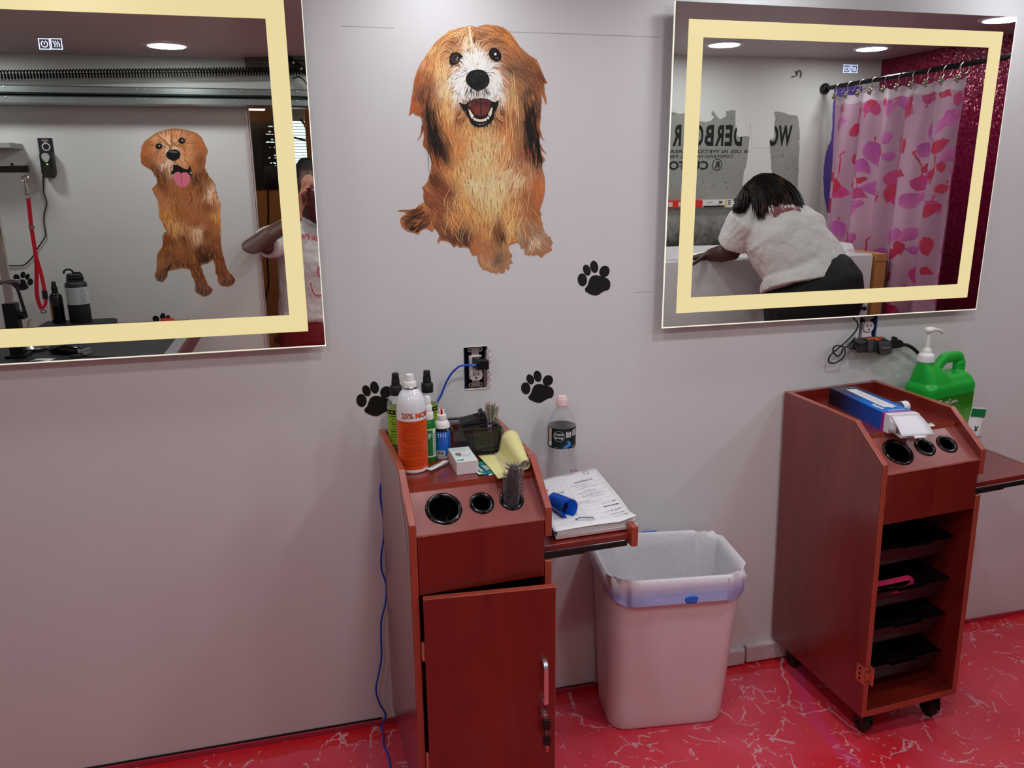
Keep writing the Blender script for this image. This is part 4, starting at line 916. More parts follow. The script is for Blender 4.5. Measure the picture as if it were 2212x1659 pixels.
# ================================================================ lit mirrors
k = NT('mirror_silver'); k.set(Base_Color=(.75, .77, .74, 1), Metallic=1, Roughness=.0); M_MIR = k.m
M_BAND = mat('lit_frosted_band', (70, 66, 54), .5, var=0, emit=(243, 224, 166), es=.88)
M_GEDGE = mat('lit_glass_edge', (230, 236, 220), .2, var=0, emit=(250, 246, 224), es=.55)
M_HOUS = mat('mirror_housing_aluminium', (150, 150, 154), .35, .6)
M_ICON = mat('lit_touch_icon', (200, 220, 255), .4, var=0, emit=(170, 196, 255), es=1.1)
MW, MH, MA, MBW = 1.0245, .813, .0391, .0412
def led_mirror(label, xl, zt, icons):
    R = thing('lit_mirror', label, 'mirror', (xl, 0, zt-MH))
    y = MY
    mb = MB(); mb.box(.02, y+.005, .02, MW-.02, -.001, MH-.02); mb.obj('housing', M_HOUS, R, smooth=0, bevel=.002)
    mb = MB(); mb.poly([(0, y, 0), (MW, y, 0), (MW, y, MH), (0, y, MH)]); mb.poly([(0, y+.0048, 0), (0, y+.0048, MH), (MW, y+.0048, MH), (MW, y+.0048, 0)], 1)
    g = mb.obj('mirror_glass', [M_MIR, M_HOUS], R, smooth=0, fix=False)
    mb = MB(); q = [(0, 0), (MW, 0), (MW, MH), (0, MH)]
    for i in range(4):
        (a, b), (c, d) = q[i], q[(i+1) % 4]; mb.poly([(a, y, b), (c, y, d), (c, y+.0048, d), (a, y+.0048, b)])
    mb.obj('glass_edge', M_GEDGE, g, smooth=0, fix=False)
    mb = MB(); e_ = .0032; yf = y-.0002
    for a, b, c, d in ((0, 0, MW, e_), (0, 0, e_*.6, MH), (MW-e_*.6, 0, MW, MH)): mb.poly([(a, yf, b), (c, yf, b), (c, yf, d), (a, yf, d)])
    mb.obj('polished_rim', M_GEDGE, g, smooth=0, fix=False)
    o, n = MA, MA+MBW; yb = y-.0004
    O = [(o, o), (MW-o, o), (MW-o, MH-o), (o, MH-o)]; I = [(n, n), (MW-n, n), (MW-n, MH-n), (n, MH-n)]
    mb = MB()
    for i in range(4):
        j = (i+1) % 4; mb.poly([(O[i][0], yb, O[i][1]), (O[j][0], yb, O[j][1]), (I[j][0], yb, I[j][1]), (I[i][0], yb, I[i][1])])
    mb.obj('light_band', M_BAND, R, smooth=0, fix=False)
    for kind, px, py, s in icons:
        P = at_y(px, py, y) - Vector((xl, 0, zt-MH)); cx, cz = P.x, P.z; h = s/2; t = .0016
        mb = MB(); B = lambda a, b, c, d: mb.poly([(cx+a, yb, cz+b), (cx+c, yb, cz+b), (cx+c, yb, cz+d), (cx+a, yb, cz+d)])
        B(-h, -h, h, -h+t); B(-h, h-t, h, h); B(-h, -h, -h+t, h); B(h-t, -h, h, h)
        if kind == 'p':
            for i in range(20):
                a0, a1 = radians(110+16*i), radians(126+16*i)
                if 16*i+16 > 325: break
                r0, r1 = h*.48, h*.62
                mb.poly([(cx+r0*cos(a0), yb, cz+r0*sin(a0)), (cx+r1*cos(a0), yb, cz+r1*sin(a0)), (cx+r1*cos(a1), yb, cz+r1*sin(a1)), (cx+r0*cos(a1), yb, cz+r0*sin(a1))])
            B(-t*.5, -h*.1, t*.5, h*.4)
        else:
            for dx in (-.4, 0, .4):
                pts = [(cx+h*(dx+.14*sin(v*5)), cz-h*.55+h*1.1*v) for v in [i/6 for i in range(7)]]
                for (a, b), (c, d) in zip(pts, pts[1:]): mb.poly([(a-t*.5, yb, b), (a+t*.5, yb, b), (c+t*.5, yb, d), (c-t*.5, yb, d)])
        mb.obj('touch_button', M_ICON, R, smooth=0, fix=False)
    return R
led_mirror('large lit rectangular mirror at the left edge, reflecting the golden dog picture', .0357-MW, 1.515-.3997+MH, (('p', 96, 95, .0215), ('h', 122, 95, .0215)))
led_mirror('large lit rectangular mirror at the right, reflecting the bathing tub and pink curtain', .9227, 1.515+.4072, (('p', 1829, 148.5, .0205), ('h', 1845, 149, .0205)))
# ================================================================ wall pictures of dogs, painted strand by strand
class Decal:
    def __init__(s, fn, cen=None): s.mb = MB(); s.fn = fn; s.d = 0.0006
    def shape(s, pts, col, step=4e-6):
        s.d += step; s.mb.add([s.fn(x, y, s.d) for x, y in pts], [list(range(len(pts)))], 0, tuple(col))
    def ell(s, cx, cy, rx, ry, col, rot=0, n=28):
        c, q = cos(radians(rot)), sin(radians(rot)); s.shape([(cx+rx*cos(t)*c-ry*sin(t)*q, cy+rx*cos(t)*q+ry*sin(t)*c) for t in [2*pi*i/n for i in range(n)]], col)
    def strand(s, pts, w, col):
        s.d += 3.5e-7; n = len(pts); vs = []; fs = []
        for i, (x, y) in enumerate(pts):
            a = pts[max(0, i-1)]; b = pts[min(n-1, i+1)]; dx, dy = b[0]-a[0], b[1]-a[1]; L = max(1e-6, sqrt(dx*dx+dy*dy))
            ww = w*(.35+.65*sin(pi*min(1, .25+.75*(1-i/(n-1)))))*(1-i/(n-1))**.5 if i else w*.5
            vs += [s.fn(x-dy/L*ww, y+dx/L*ww, s.d), s.fn(x+dy/L*ww, y-dx/L*ww, s.d)]
        for i in range(n-1): fs.append((2*i, 2*i+2, 2*i+3, 2*i+1))
        s.mb.add(vs, fs, 0, tuple(col))
def field(ctrl, p=3.0):
    def f(x, y):
        sw = 0; acc = None
        for cx, cy, val in ctrl:
            w = 1.0/((x-cx)**2+(y-cy)**2+60)**(p/2)
            v = [w*q for q in val]; acc = v if acc is None else [a+b for a, b in zip(acc, v)]; sw += w
        return [a/sw for a in acc]
    return f
def fur(D, outline, colf, flowf, n, length, width, seed, gain, jit=.16, hold=None):
    rd = random.Random(seed); xs = [p[0] for p in outline]; ys = [p[1] for p in outline]; k = 0; items = []
    while k < n:
        x, y = rd.uniform(min(xs), max(xs)), rd.uniform(min(ys), max(ys))
        if not inside((x, y), outline): continue
        if hold and hold(x, y): continue
        k += 1; items.append((x, y))
    items.sort(key=lambda q: q[1]+rd.uniform(-60, 60), reverse=True)
    for x, y in items:
        c = colf(x, y); L = length*rd.uniform(.5, 1.25); pts = [(x, y)]; px, py = x, y
        bend = rd.uniform(-.18, .18)
        for i in range(4):
            fx, fy = flowf(px, py); a = atan2(fy, fx)+bend*(i-1)
            nx, ny = px+cos(a)*L/4, py+sin(a)*L/4
            if not inside((nx, ny), outline): break
            px, py = nx, ny; pts.append((px, py))
        if len(pts) < 3: continue
        m = 1+rd.gauss(0, jit); hue = rd.uniform(-.04, .04)
        D.strand(pts, width*rd.uniform(.5, 1.3), [max(0, min(1, q*m*gain*(1+hue*s_))) for q, s_ in zip(c, (1, 0, -1))])
def A(*a): return [(x, y, lin(c)) for x, y, c in a]
def Fl(*a): return [(x, y, (cos(radians(d)), sin(radians(d)))) for x, y, d in a]
K2 = 1422
GAIN = 1.7
def shaggy():
    Q = lambda x, y, d: (lambda P: Vector((P.x, -d, P.z)))(at_y(820+x*.18987, 30+y*.18987, 0))
    D = Decal(Q)
    o = [(1025,128),(1060,140),(1100,152),(1150,136),(1200,122),(1320,130),(1400,150),(1470,200),(1540,290),(1600,380),(1690,460),(1790,520),(1840,640),(1880,740),(1912,788),(1870,800),(1880,900),(1900,1000),(1893,1040),(1865,960),(1830,890),(1845,1000),(1830,1150),(1825,1300),(1850,1400),(1885,1460),(1850,1425),(1822,1395),(1822,1480),(1860,1540),(1910,1605),(1850,1560),(1826,1540),(1850,1600),(1885,1660),(1862,1690),(1848,1690)]
    o += [(x, y+K2) for x, y in [(1850,340),(1880,440),(1882,520),(1880,600),(1860,700),(1820,820),(1845,860),(1825,900),(1855,960),(1855,1000),(1880,1060),(1915,1105),(1952,1122),(1948,1140),(1970,1180),(1950,1230),(1962,1268),(1925,1290),(1900,1300),(1870,1325),(1842,1356),(1815,1330),(1790,1320),(1740,1333),(1710,1315),(1702,1338),(1680,1315),(1665,1330),(1648,1300),(1650,1245),(1615,1252),(1580,1180),(1530,1190),(1480,1215),(1450,1225),(1478,1262),(1465,1265),(1510,1320),(1505,1355),(1480,1350),(1500,1385),(1518,1415),(1480,1422),(1478,1470),(1470,1495),(1430,1470),(1422,1520),(1400,1530),(1370,1528),(1350,1505),(1340,1535),(1315,1535),(1310,1518),(1270,1525),(1230,1500),(1200,1490),(1182,1497),(1140,1440),(1115,1390),(1115,1325),(1060,1332),(1030,1280),(1030,1250),(965,1232),(910,1242),(890,1215),(850,1235),(835,1230),(820,1190),(760,1165),(700,1155),(668,1195),(655,1160),(680,1100),(660,1060),(640,1030),(620,1020),(600,1067),(570,1040),(530,1022),(480,1030),(440,1092),(410,1075),(380,1070),(310,1050),(265,1015),(240,970),(235,930),(242,895),(270,870),(310,850),(270,825),(195,825),(230,808),(330,805),(410,792),(435,760),(460,745),(488,742),(474,718),(507,738),(495,650),(500,570),(480,558),(540,490),(570,400),(595,270),(580,190),(550,150),(490,70)]]
    o += [(490,1480),(505,1400),(502,1330),(470,1400),(420,1455),(450,1400),(470,1350),(487,1200),(440,1150),(435,1160),(395,1148),(388,1120),(330,1165),(340,1120),(350,1060),(370,920),(395,740),(430,640),(480,540),(500,520),(560,420),(620,340),(700,260),(800,190),(900,160),(970,150)]
    z2 = lambda L: [(x, y+K2, c) for x, y, c in L]
    ctrl = [(750,260,(190,140,85)),(880,200,(196,152,98)),(1015,200,(205,170,125)),(1025,300,(226,206,176)),(1070,400,(214,196,170)),(1085,270,(112,72,48)),(1180,330,(168,116,76)),(1250,190,(178,118,68)),(1400,250,(190,124,64)),(1500,350,(166,106,62)),(1350,200,(160,104,60)),
      (450,700,(156,88,46)),(400,1000,(168,86,46)),(420,1110,(160,78,40)),(520,850,(84,46,34)),(560,700,(140,88,50)),(600,560,(188,130,80)),(670,600,(212,172,120)),(690,420,(206,160,104)),(560,1100,(50,36,30)),(540,950,(92,54,38)),(650,1000,(166,114,70)),(530,1350,(104,62,42)),(600,1290,(44,32,27)),(470,1380,(150,80,44)),(640,1450,(40,28,24)),(700,1560,(60,40,30)),
      (860,340,(142,88,54)),(780,420,(186,136,88)),(960,400,(196,150,104)),(1300,310,(140,94,62)),(1430,500,(150,100,64)),(1470,620,(96,66,50)),(1200,420,(176,132,92)),
      (1000,560,(226,220,210)),(860,700,(222,212,192)),(920,900,(224,214,196)),(1050,620,(230,224,214)),(1290,880,(224,218,210)),(1280,680,(224,218,208)),(1400,700,(186,150,118)),(1110,500,(214,204,190)),(780,860,(212,186,146)),(800,640,(190,150,110)),(1360,950,(206,190,168)),(1150,930,(120,106,96)),(1050,930,(140,124,112)),
      (760,1020,(202,154,98)),(820,1150,(206,160,104)),(1470,1000,(190,140,92)),(1540,800,(156,106,68)),(1440,1150,(164,96,60)),(900,1150,(120,60,40)),(1380,1100,(110,62,44)),
      (1650,600,(108,68,46)),(1750,560,(134,82,50)),(1800,700,(110,62,42)),(1690,900,(72,48,38)),(1860,860,(150,92,54)),(1750,1100,(46,33,30)),(1820,1200,(156,92,52)),(1750,1400,(20,16,15)),(1820,1560,(14,12,11)),(1590,1100,(150,106,72)),(1640,1300,(146,104,70)),(1700,1250,(60,42,34)),(1860,1440,(40,28,22)),
      (1100,1350,(208,164,104)),(800,1300,(190,128,76)),(720,1200,(182,122,74)),(1450,1350,(190,134,82)),(1200,1500,(222,192,136)),(900,1500,(194,132,76)),(1000,1250,(196,146,90)),(1150,1330,(196,150,98)),(1400,1550,(196,140,84))]
    ctrl += z2([(650,200,(164,98,56)),(620,420,(98,54,38)),(700,550,(118,64,42)),(560,600,(142,82,56)),(600,800,(130,74,50)),(880,350,(206,164,106)),(760,330,(190,132,78)),(1200,130,(228,200,150)),(1080,300,(214,172,112)),(1100,450,(222,198,152)),(1400,450,(212,188,142)),(1230,560,(218,194,148)),(1300,680,(216,188,142)),(1000,700,(206,150,88)),(800,900,(192,132,78)),(1200,850,(210,166,106)),(1500,750,(196,146,92)),(1700,620,(150,94,60)),(1810,500,(178,106,60)),(1840,640,(170,100,58)),(1780,800,(152,96,60)),(1640,300,(170,124,86)),(1570,420,(206,178,136)),(1660,120,(140,84,60)),(1480,950,(210,166,106)),(1200,1000,(190,134,82)),(1340,980,(120,78,50)),(700,1000,(112,70,50)),(900,1080,(72,50,40)),(760,1140,(92,54,40)),(960,1180,(90,56,40)),(1060,1220,(176,112,66)),(1200,1200,(164,114,74)),(1380,1070,(70,46,36)),(1470,1130,(190,144,90)),(1360,1350,(110,88,70)),(1250,1430,(176,140,108)),(1440,1400,(160,124,94)),(1180,1380,(170,128,92)),(1330,1480,(168,130,98)),(1700,1040,(150,118,92)),(1750,1170,(200,180,152)),(1860,1260,(150,112,86)),(1660,1180,(140,112,90)),(1780,1290,(140,104,80)),(1900,1160,(160,122,92)),
      (450,850,(50,30,22)),(290,950,(96,56,36)),(420,980,(10,7,6)),(340,830,(136,72,42)),(480,780,(104,52,32)),(260,815,(130,70,42)),(420,1060,(70,34,24)),(340,900,(80,56,40))])
    flow = Fl((800,220,155),(650,350,122),(550,600,106),(450,900,100),(920,180,165),(980,300,100),(700,600,96),(600,900,98),(1200,160,15),(1350,200,38),(1500,350,58),(1650,600,62),(1750,900,76),(1830,750,60),(1780,1300,82),(560,1250,92),(650,1500,75),(400,1080,105),(1100,450,270),(1000,560,240),(1200,560,300),(900,700,150),(800,800,118),(1350,750,48),(1320,900,75),(760,1000,95),(1450,1000,85),(960,950,110),(1120,900,92),(860,380,200),(1300,340,330),(1450,620,40),(1100,1400,88),(800,1400,80),(1450,1400,98))
    flow += [(x, y+K2, v) for x, y, v in Fl((700,600,62),(620,300,75),(900,500,80),(1200,500,92),(1500,400,108),(1800,500,92),(1100,900,82),(800,900,52),(1500,900,108),(700,1050,50),(1200,1250,80),(1300,1400,100),(1800,1100,60),(1700,1250,95),(1900,1200,40),(420,900,165),(290,950,110),(300,820,180),(480,1000,140),(900,1120,60),(1420,1150,78),(640,720,30))]
    colf, flowf = field(A(*ctrl), 3.6), field(flow, 3.0)
    D.shape(o, lin((196, 128, 78)), 1e-5)
    head = lambda x, y: False
    fur(D, o, colf, flowf, 2800, 150, 11, 1, GAIN*.92, .09)
    fur(D, o, colf, flowf, 7000, 110, 3.2, 2, GAIN, .15)
    # smooth pale muzzle and cream chest
    rd = random.Random(41)
    def patch(cx, cy, rx, ry, n, L, w, cols, seed):
        q = random.Random(seed)
        for i in range(n):
            a, r_ = q.uniform(0, 2*pi), sqrt(q.random()); x, y = cx+rx*r_*cos(a), cy+ry*r_*sin(a); pts = [(x, y)]
            for j in range(4):
                fx, fy = flowf(*pts[-1]); an = atan2(fy, fx)+q.uniform(-.2, .2); pts.append((pts[-1][0]+cos(an)*L/4, pts[-1][1]+sin(an)*L/4))
            c_ = q.choice(cols); m_ = q.uniform(.9, 1.1)*GAIN*.8
            D.strand(pts, w*q.uniform(.6, 1.2), [min(1, v_*m_) for v_ in lin(c_)])
    patch(1110, 760, 260, 190, 800, 70, 6, [(236, 230, 222), (240, 236, 230), (226, 216, 200)], 1)
    patch(1090, 560, 120, 110, 260, 70, 5, [(236, 230, 222), (228, 218, 202)], 2)
    patch(1230, K2+330, 300, 470, 380, 120, 3.2, [(226, 196, 146), (218, 182, 124), (232, 208, 164)], 3)
    patch(1160, K2+120, 190, 260, 170, 120, 3.2, [(226, 192, 136), (218, 176, 116)], 4)
    # long dark locks and fair wisps
    blk, tan_ = lin((24, 17, 15)), lin((214, 170, 112))
    def lock(pts, w, col, g=1.0): D.strand(pts, w, [min(1, q*g) for q in col])
    rd = random.Random(4)
    for i in range(46):
        x = 545+rd.uniform(-15, 105); y0 = 980+rd.uniform(0, 330); sw = rd.uniform(20, 240); LL = rd.uniform(280, 620)
        lock([(x+sw*t**1.8+14*sin(3*t+i), y0+LL*t) for t in [j/9 for j in range(10)]], rd.uniform(1.2, 4.2), blk)
    for i in range(44):
        x = 1650+rd.uniform(-20, 90); y0 = 1000+rd.uniform(0, 250); sw = rd.uniform(20, 130)
        lock([(x+sw*t, y0+(420+rd.uniform(0, 150))*t) for t in [j/7 for j in range(8)] if inside((x+sw*t, y0+500*t), o)] or [(x, y0), (x+5, y0+40), (x+9, y0+80)], rd.uniform(1.5, 5.5), blk)
    for i in range(46):
        x, y = rd.choice([(700, 520), (660, 480), (1480, 700), (1540, 900), (760, 900), (1450, 1100)]); x += rd.uniform(-50, 50); y += rd.uniform(-60, 160)
        lock([(x+18*sin(2*t), y+330*t) for t in [j/6 for j in range(7)]], rd.uniform(2, 4), tan_, GAIN*rd.uniform(.8, 1.15))
    for i in range(60):
        x = rd.uniform(700, 1750); y = K2+rd.uniform(500, 1000); b = rd.uniform(-90, 90)
        pts = [(x+b*sin(2.2*t), y+230*t) for t in [j/6 for j in range(7)]]
        if all(inside(p, o) for p in pts): lock(pts, rd.uniform(2, 4), lin((224, 182, 120)), GAIN*rd.uniform(.85, 1.1))
    # white blaze on the crown
    for i in range(24): x = 1015+rd.uniform(-6, 8); lock([(x+ (60+rd.uniform(-30, 30))*t**1.5, 140+330*t) for t in [j/6 for j in range(7)]], 4, lin((226, 208, 182)), 1.3)
    # eyes
    d0 = lin((16, 11, 10))
    D.shape([(790,520),(800,470),(830,435),(880,432),(925,465),(945,490),(915,505),(905,545),(870,575),(830,590),(800,575),(788,545)], d0)
    D.ell(858, 515, 44, 47, lin((78, 54, 46))); D.ell(862, 512, 27, 30, lin((12, 9, 9))); D.ell(872, 520, 13, 16, lin((120, 108, 104))); D.ell(882, 500, 8, 6, lin((190, 186, 190)))
    D.shape([(1238,470),(1242,420),(1270,392),(1310,388),(1350,410),(1375,455),(1380,500),(1360,535),(1325,545),(1285,530),(1255,500)], d0)
    D.ell(1305, 465, 52, 52, lin((30, 18, 15))); D.ell(1312, 462, 30, 32, lin((8, 6, 6))); D.ell(1312, 460, 14, 15, lin((235, 235, 238))); D.ell(1330, 505, 22, 8, lin((90, 80, 78)), 20)
    for i in range(30):
        x = rd.uniform(790, 930); lock([(x, 440+.2*abs(x-860)), (x+(x-860)*.25-12, 400+.2*abs(x-860)), (x+(x-860)*.4-25, 372+.3*abs(x-860))], 3, lin((190, 140, 96)), 1.2)
    # nose
    n0 = lin((11, 12, 14))
    D.shape([(1003,680),(1030,655),(1060,642),(1100,637),(1140,635),(1175,645),(1205,665),(1232,700),(1246,745),(1243,785),(1225,822),(1190,850),(1160,870),(1112,884),(1065,862),(1030,838),(998,805),(978,770),(977,730),(985,702)], n0)
    for cx, cy, rx, ry, c, r in ((1035,790,30,17,(2,2,2),25),(1190,795,28,16,(2,2,2),-25),(1096,682,7,14,(70,74,82),10),(1150,690,60,14,(30,32,36),8),(1075,725,46,10,(26,28,32),-8),(1205,800,20,5,(74,70,76),-50),(1115,800,6,40,(4,4,5),0),(1060,760,24,12,(34,34,40),20)): D.ell(cx, cy, rx, ry, lin(c), r)
    for i in range(70):
        x = rd.uniform(985, 1245); y = 850+rd.uniform(0, 60)-abs(x-1112)*.25; s_ = (x-1112)*.35
        lock([(x, y), (x+s_*.4, y+40), (x+s_, y+85)], 3, lin(rd.choice([(26, 22, 22), (200, 194, 186), (70, 60, 56)])), 1.1)
    # mouth, tongue and teeth
    D.shape([(895,1003),(930,1022),(975,1030),(1010,1000),(1050,980),(1080,968),(1150,958),(1230,972),(1270,996),(1310,1005),(1355,985),(1345,1040),(1322,1090),(1300,1130),(1292,1200),(1272,1240),(1240,1270),(1180,1295),(1130,1298),(1085,1290),(1040,1255),(1015,1190),(980,1140),(945,1085)], lin((14, 9, 9)))
    D.shape([(1010,1010),(1080,970),(1140,962),(1200,970),(1262,1005),(1255,1050),(1245,1090),(1210,1150),(1145,1172),(1080,1150),(1035,1095),(1015,1050)], lin((92, 40, 36)))
    D.shape([(1050,1075),(1100,1050),(1180,1050),(1240,1075),(1215,1140),(1150,1165),(1085,1148)], lin((120, 50, 42))); D.shape([(1138,965),(1150,965),(1158,1160),(1142,1160)], lin((62, 24, 24)))
    D.ell(1020, 1040, 22, 9, lin((150, 70, 60)), -50); D.ell(1100, 1010, 46, 8, lin((70, 30, 30)), 10); D.ell(1200, 1015, 40, 8, lin((70, 30, 30)), -10)
    D.shape([(1060,1165),(1090,1175),(1145,1185),(1210,1175),(1245,1150),(1240,1200),(1150,1232),(1070,1210)], lin((30, 14, 14)))
    th = lin((238, 226, 202))
    D.shape([(1006,1083),(1022,1094),(1046,1130),(1070,1162),(1056,1190),(1046,1198),(1026,1160),(1012,1120)], th); D.shape([(1279,1062),(1264,1072),(1246,1108),(1230,1142),(1240,1162),(1255,1172),(1270,1140),(1278,1100)], th)
    for x, y in ((1078,1199),(1108,1211),(1138,1216),(1169,1213),(1198,1204),(1228,1184)): D.ell(x, y, 16, 17, th)
    D.shape([(1085,1246),(1130,1256),(1190,1248),(1215,1238),(1185,1258),(1130,1266)], lin((120, 118, 126)))
    for i in range(60):
        x = rd.uniform(990, 1290); y = 1292-((x-1140)/150)**2*90; lock([(x, y), (x+(x-1140)*.1, y+30), (x+(x-1140)*.2, y+60)], 3, lin((206, 164, 108)), 1.3)
    for s_, cx in ((-1, 880), (1, 1400)):
        for i in range(16):
            r = 60+rd.uniform(0, 60); lock([(cx+s_*0+r*cos(t)*.8, 1110+r*sin(t)) for t in [pi*(.5 if s_ > 0 else .5)+s_*j*.28 for j in range(7)]], 2.4, lin((210, 160, 102)), 1.25)
    return D
D = shaggy()
M_FUR = attr_mat('printed_vinyl_fur', .55, .3)
tag(D.mb.obj('dog_wall_decal', M_FUR, smooth=0, fix=False, color=True), 'shaggy tan and white dog picture stuck on the wall between the mirrors', 'wall decal')
def golden():
    Q = lambda x, y, d: (lambda P: Vector((P.x, BK+d, P.z)))(rf(290+x*.2412, 260+y*.2412, BK))
    D = Decal(Q)
    o = [(360,70),(460,85),(540,105),(570,120),(605,155),(635,215),(645,240),(661,270),(655,300),(640,330),(642,380),(632,395),(636,430),(670,500),(705,540),(730,580),(736,630),(750,690),(773,750),(770,850),(772,1000),(775,1110),(800,1230),(830,1330),(858,1370),(882,1388),(908,1430),(900,1450),(880,1475),(840,1490),(800,1486),(770,1478),(745,1440),(748,1395),(727,1370),(725,1310),(708,1250),(660,1282),(595,1297),(618,1370),(640,1420),(662,1470),(706,1515),(695,1540),(665,1570),(620,1580),(590,1560),(560,1548),(545,1520),(548,1460),(520,1390),(500,1335),(430,1325),(300,1350),(298,1400),(270,1430),(240,1450),(205,1430),(186,1405),(183,1385),(205,1330),(200,1270),(207,1200),(215,1180),(245,1140),(262,1110),(250,1050),(265,1010),(290,990),(262,945),(245,900),(225,870),(220,790),(215,720),(190,680),(175,650),(158,612),(200,570),(208,510),(182,503),(176,475),(150,445),(90,410),(62,385),(60,340),(62,300),(65,240),(90,190),(135,155),(200,110),(280,85)]
    ctrl = [(350,130,(186,124,82)),(200,170,(192,138,98)),(300,170,(200,150,112)),(430,230,(186,130,90)),(250,300,(180,118,78)),(470,300,(180,118,70)),(340,240,(214,190,168)),(300,380,(206,178,156)),(450,330,(190,140,96)),(430,400,(176,118,78)),(110,320,(134,72,38)),(180,430,(96,50,28)),(90,250,(160,92,50)),(150,220,(170,104,58)),(580,200,(156,88,48)),(600,330,(120,64,36)),(540,130,(170,104,62)),(520,380,(150,90,48)),(240,480,(90,48,26)),(250,570,(112,60,32)),(560,500,(80,42,22)),(600,600,(112,60,32)),(640,480,(100,54,30)),(440,650,(154,88,48)),(320,620,(140,80,42)),(520,660,(160,92,50)),(300,720,(176,114,72)),(200,640,(170,108,66)),(280,850,(190,130,68)),(360,930,(206,152,92)),(430,820,(150,88,44)),(560,900,(152,86,42)),(580,980,(216,176,140)),(540,1030,(200,156,120)),(720,650,(196,146,104)),(690,640,(214,180,150)),(740,860,(202,140,74)),(660,750,(130,70,36)),(690,900,(150,84,42)),(450,1060,(108,56,28)),(600,1150,(80,42,22)),(640,1000,(120,64,32)),(400,1150,(144,84,46)),(470,1200,(124,68,38)),(740,1100,(128,66,34)),(760,1250,(122,66,38)),(820,1430,(112,70,52)),(780,1400,(110,62,40)),(560,1300,(110,58,32)),(620,1500,(114,72,56)),(330,1200,(110,64,44)),(260,1180,(130,70,40)),(250,1250,(150,96,64)),(300,1060,(110,56,30)),(230,1400,(94,58,46)),(620,1250,(40,24,15)),(680,1200,(60,32,18)),(420,1300,(60,34,20)),(330,1320,(54,30,18))]
    flow = Fl((350,110,270),(200,150,220),(500,150,330),(100,300,100),(180,420,80),(600,250,80),(600,380,95),(300,350,110),(450,350,70),(300,700,95),(450,650,105),(620,600,100),(300,900,80),(560,900,95),(740,900,92),(450,1100,70),(620,1100,85),(560,1300,70),(760,1300,80),(620,1480,80),(830,1420,70),(260,1200,100),(230,1380,100),(180,630,60))
    colf, flowf = field(A(*ctrl), 3.4), field(flow, 3.0)
    D.shape(o, lin((180, 116, 64)), 1e-5)
    fur(D, o, colf, flowf, 1500, 75, 8, 5, 1.6, .05); fur(D, o, colf, flowf, 2600, 55, 2.4, 6, 1.75, .11)
    for cx, cy in ((221, 232), (427, 182)):
        D.ell(cx, cy, 31, 27, lin((60, 34, 22))); D.ell(cx, cy, 25, 22, lin((14, 9, 8))); D.ell(cx+4, cy-3, 7, 6, lin((220, 214, 210)))
    D.shape([(284,302),(296,280),(322,266),(352,260),(388,264),(412,288),(416,308),(404,338),(372,360),(346,362),(305,345),(288,325)], lin((14, 14, 15)))
    for cx, cy, rx, ry, r, c in ((315,318,14,9,20,(2,2,2)),(382,320,14,9,-20,(2,2,2)),(350,282,40,8,4,(96,98,100)),(350,335,4,20,0,(3,3,3))): D.ell(cx, cy, rx, ry, lin(c), r)
    D.shape([(348,400),(380,398),(410,410),(444,432),(480,440),(498,402),(512,440),(516,478),(508,515),(470,480),(380,470),(350,515),(334,490),(330,462),(350,440)], lin((16, 10, 9)))
    D.shape([(345,500),(362,470),(395,458),(414,470),(420,500),(426,472),(450,464),(478,470),(500,495),(503,540),(488,570),(466,592),(432,601),(400,592),(375,565),(352,532)], lin((226, 118, 138)))
    D.shape([(414,470),(421,470),(428,560),(420,560)], lin((176, 74, 98))); D.ell(345, 490, 6, 10, lin((200, 196, 190))); D.ell(508, 470, 7, 10, lin((190, 190, 190)))
    for x, y in ((590,1530),(628,1540),(664,1525),(560,1510),(790,1450),(835,1455),(872,1440),(215,1410),(250,1420)): D.ell(x, y, 13, 24, lin((134, 98, 88)), 12); D.ell(x+15, y, 3, 24, lin((44, 26, 20)), 8)
    rd = random.Random(9)
    for i in range(70):
        x, y = rd.uniform(360, 640), rd.uniform(560, 760); b = rd.uniform(-30, 30)
        D.strand([(x+b*sin(2*t), y+80*t) for t in [j/5 for j in range(6)]], 3, [q*1.3 for q in lin(rd.choice([(176, 108, 62), (110, 60, 32), (196, 136, 84)]))])
    return D
D = golden()
tag(D.mb.obj('dog_wall_decal', M_FUR, smooth=0, fix=False, color=True), 'golden retriever picture with tongue out on the back wall, seen in the left mirror', 'wall decal')
# ---------------------------------------------------------------- black paw prints
TOES = [(1250, 375, 32, 41, -8), (1281, 314, 25, 36, -22), (1331, 293, 27, 39, -12), (1401, 322, 34, 38, 35)]
PAD = [(1268,430),(1285,410),(1296,378),(1312,354),(1340,345),(1368,350),(1392,358),(1420,366),(1438,385),(1440,415),(1428,438),(1400,446),(1378,458),(1352,473),(1322,472),(1296,462),(1272,448)]
M_PAW = mat('black_vinyl', (9, 9, 10), .5, var=0)
def paw(fn, label):
    mb = MB(); P = []
    def plate(pts):
        A_ = [fn(x, y) for x, y in pts]; wy = 0 if A_[0].y > -1 else BK; n = len(A_)
        mb.add(A_+[Vector((p.x, wy, p.z)) for p in A_], [list(range(n))]+[(i, (i+1) % n, n+(i+1) % n, n+i) for i in range(n)])
    for cx, cy, rx, ry, rot in TOES:
        c, s_ = cos(radians(rot)), sin(radians(rot)); plate([(cx+rx*cos(t)*c-ry*sin(t)*s_, cy+rx*cos(t)*s_+ry*sin(t)*c) for t in [2*pi*i/28 for i in range(28)]])
    pts = spline([(x, y, 0) for x, y in PAD+PAD[:1]], 4)[:-1]
    plate([(p.x, p.y) for p in pts]); tag(mb.obj('paw_print_decal', M_PAW, smooth=0, fix=False), label, 'wall decal')
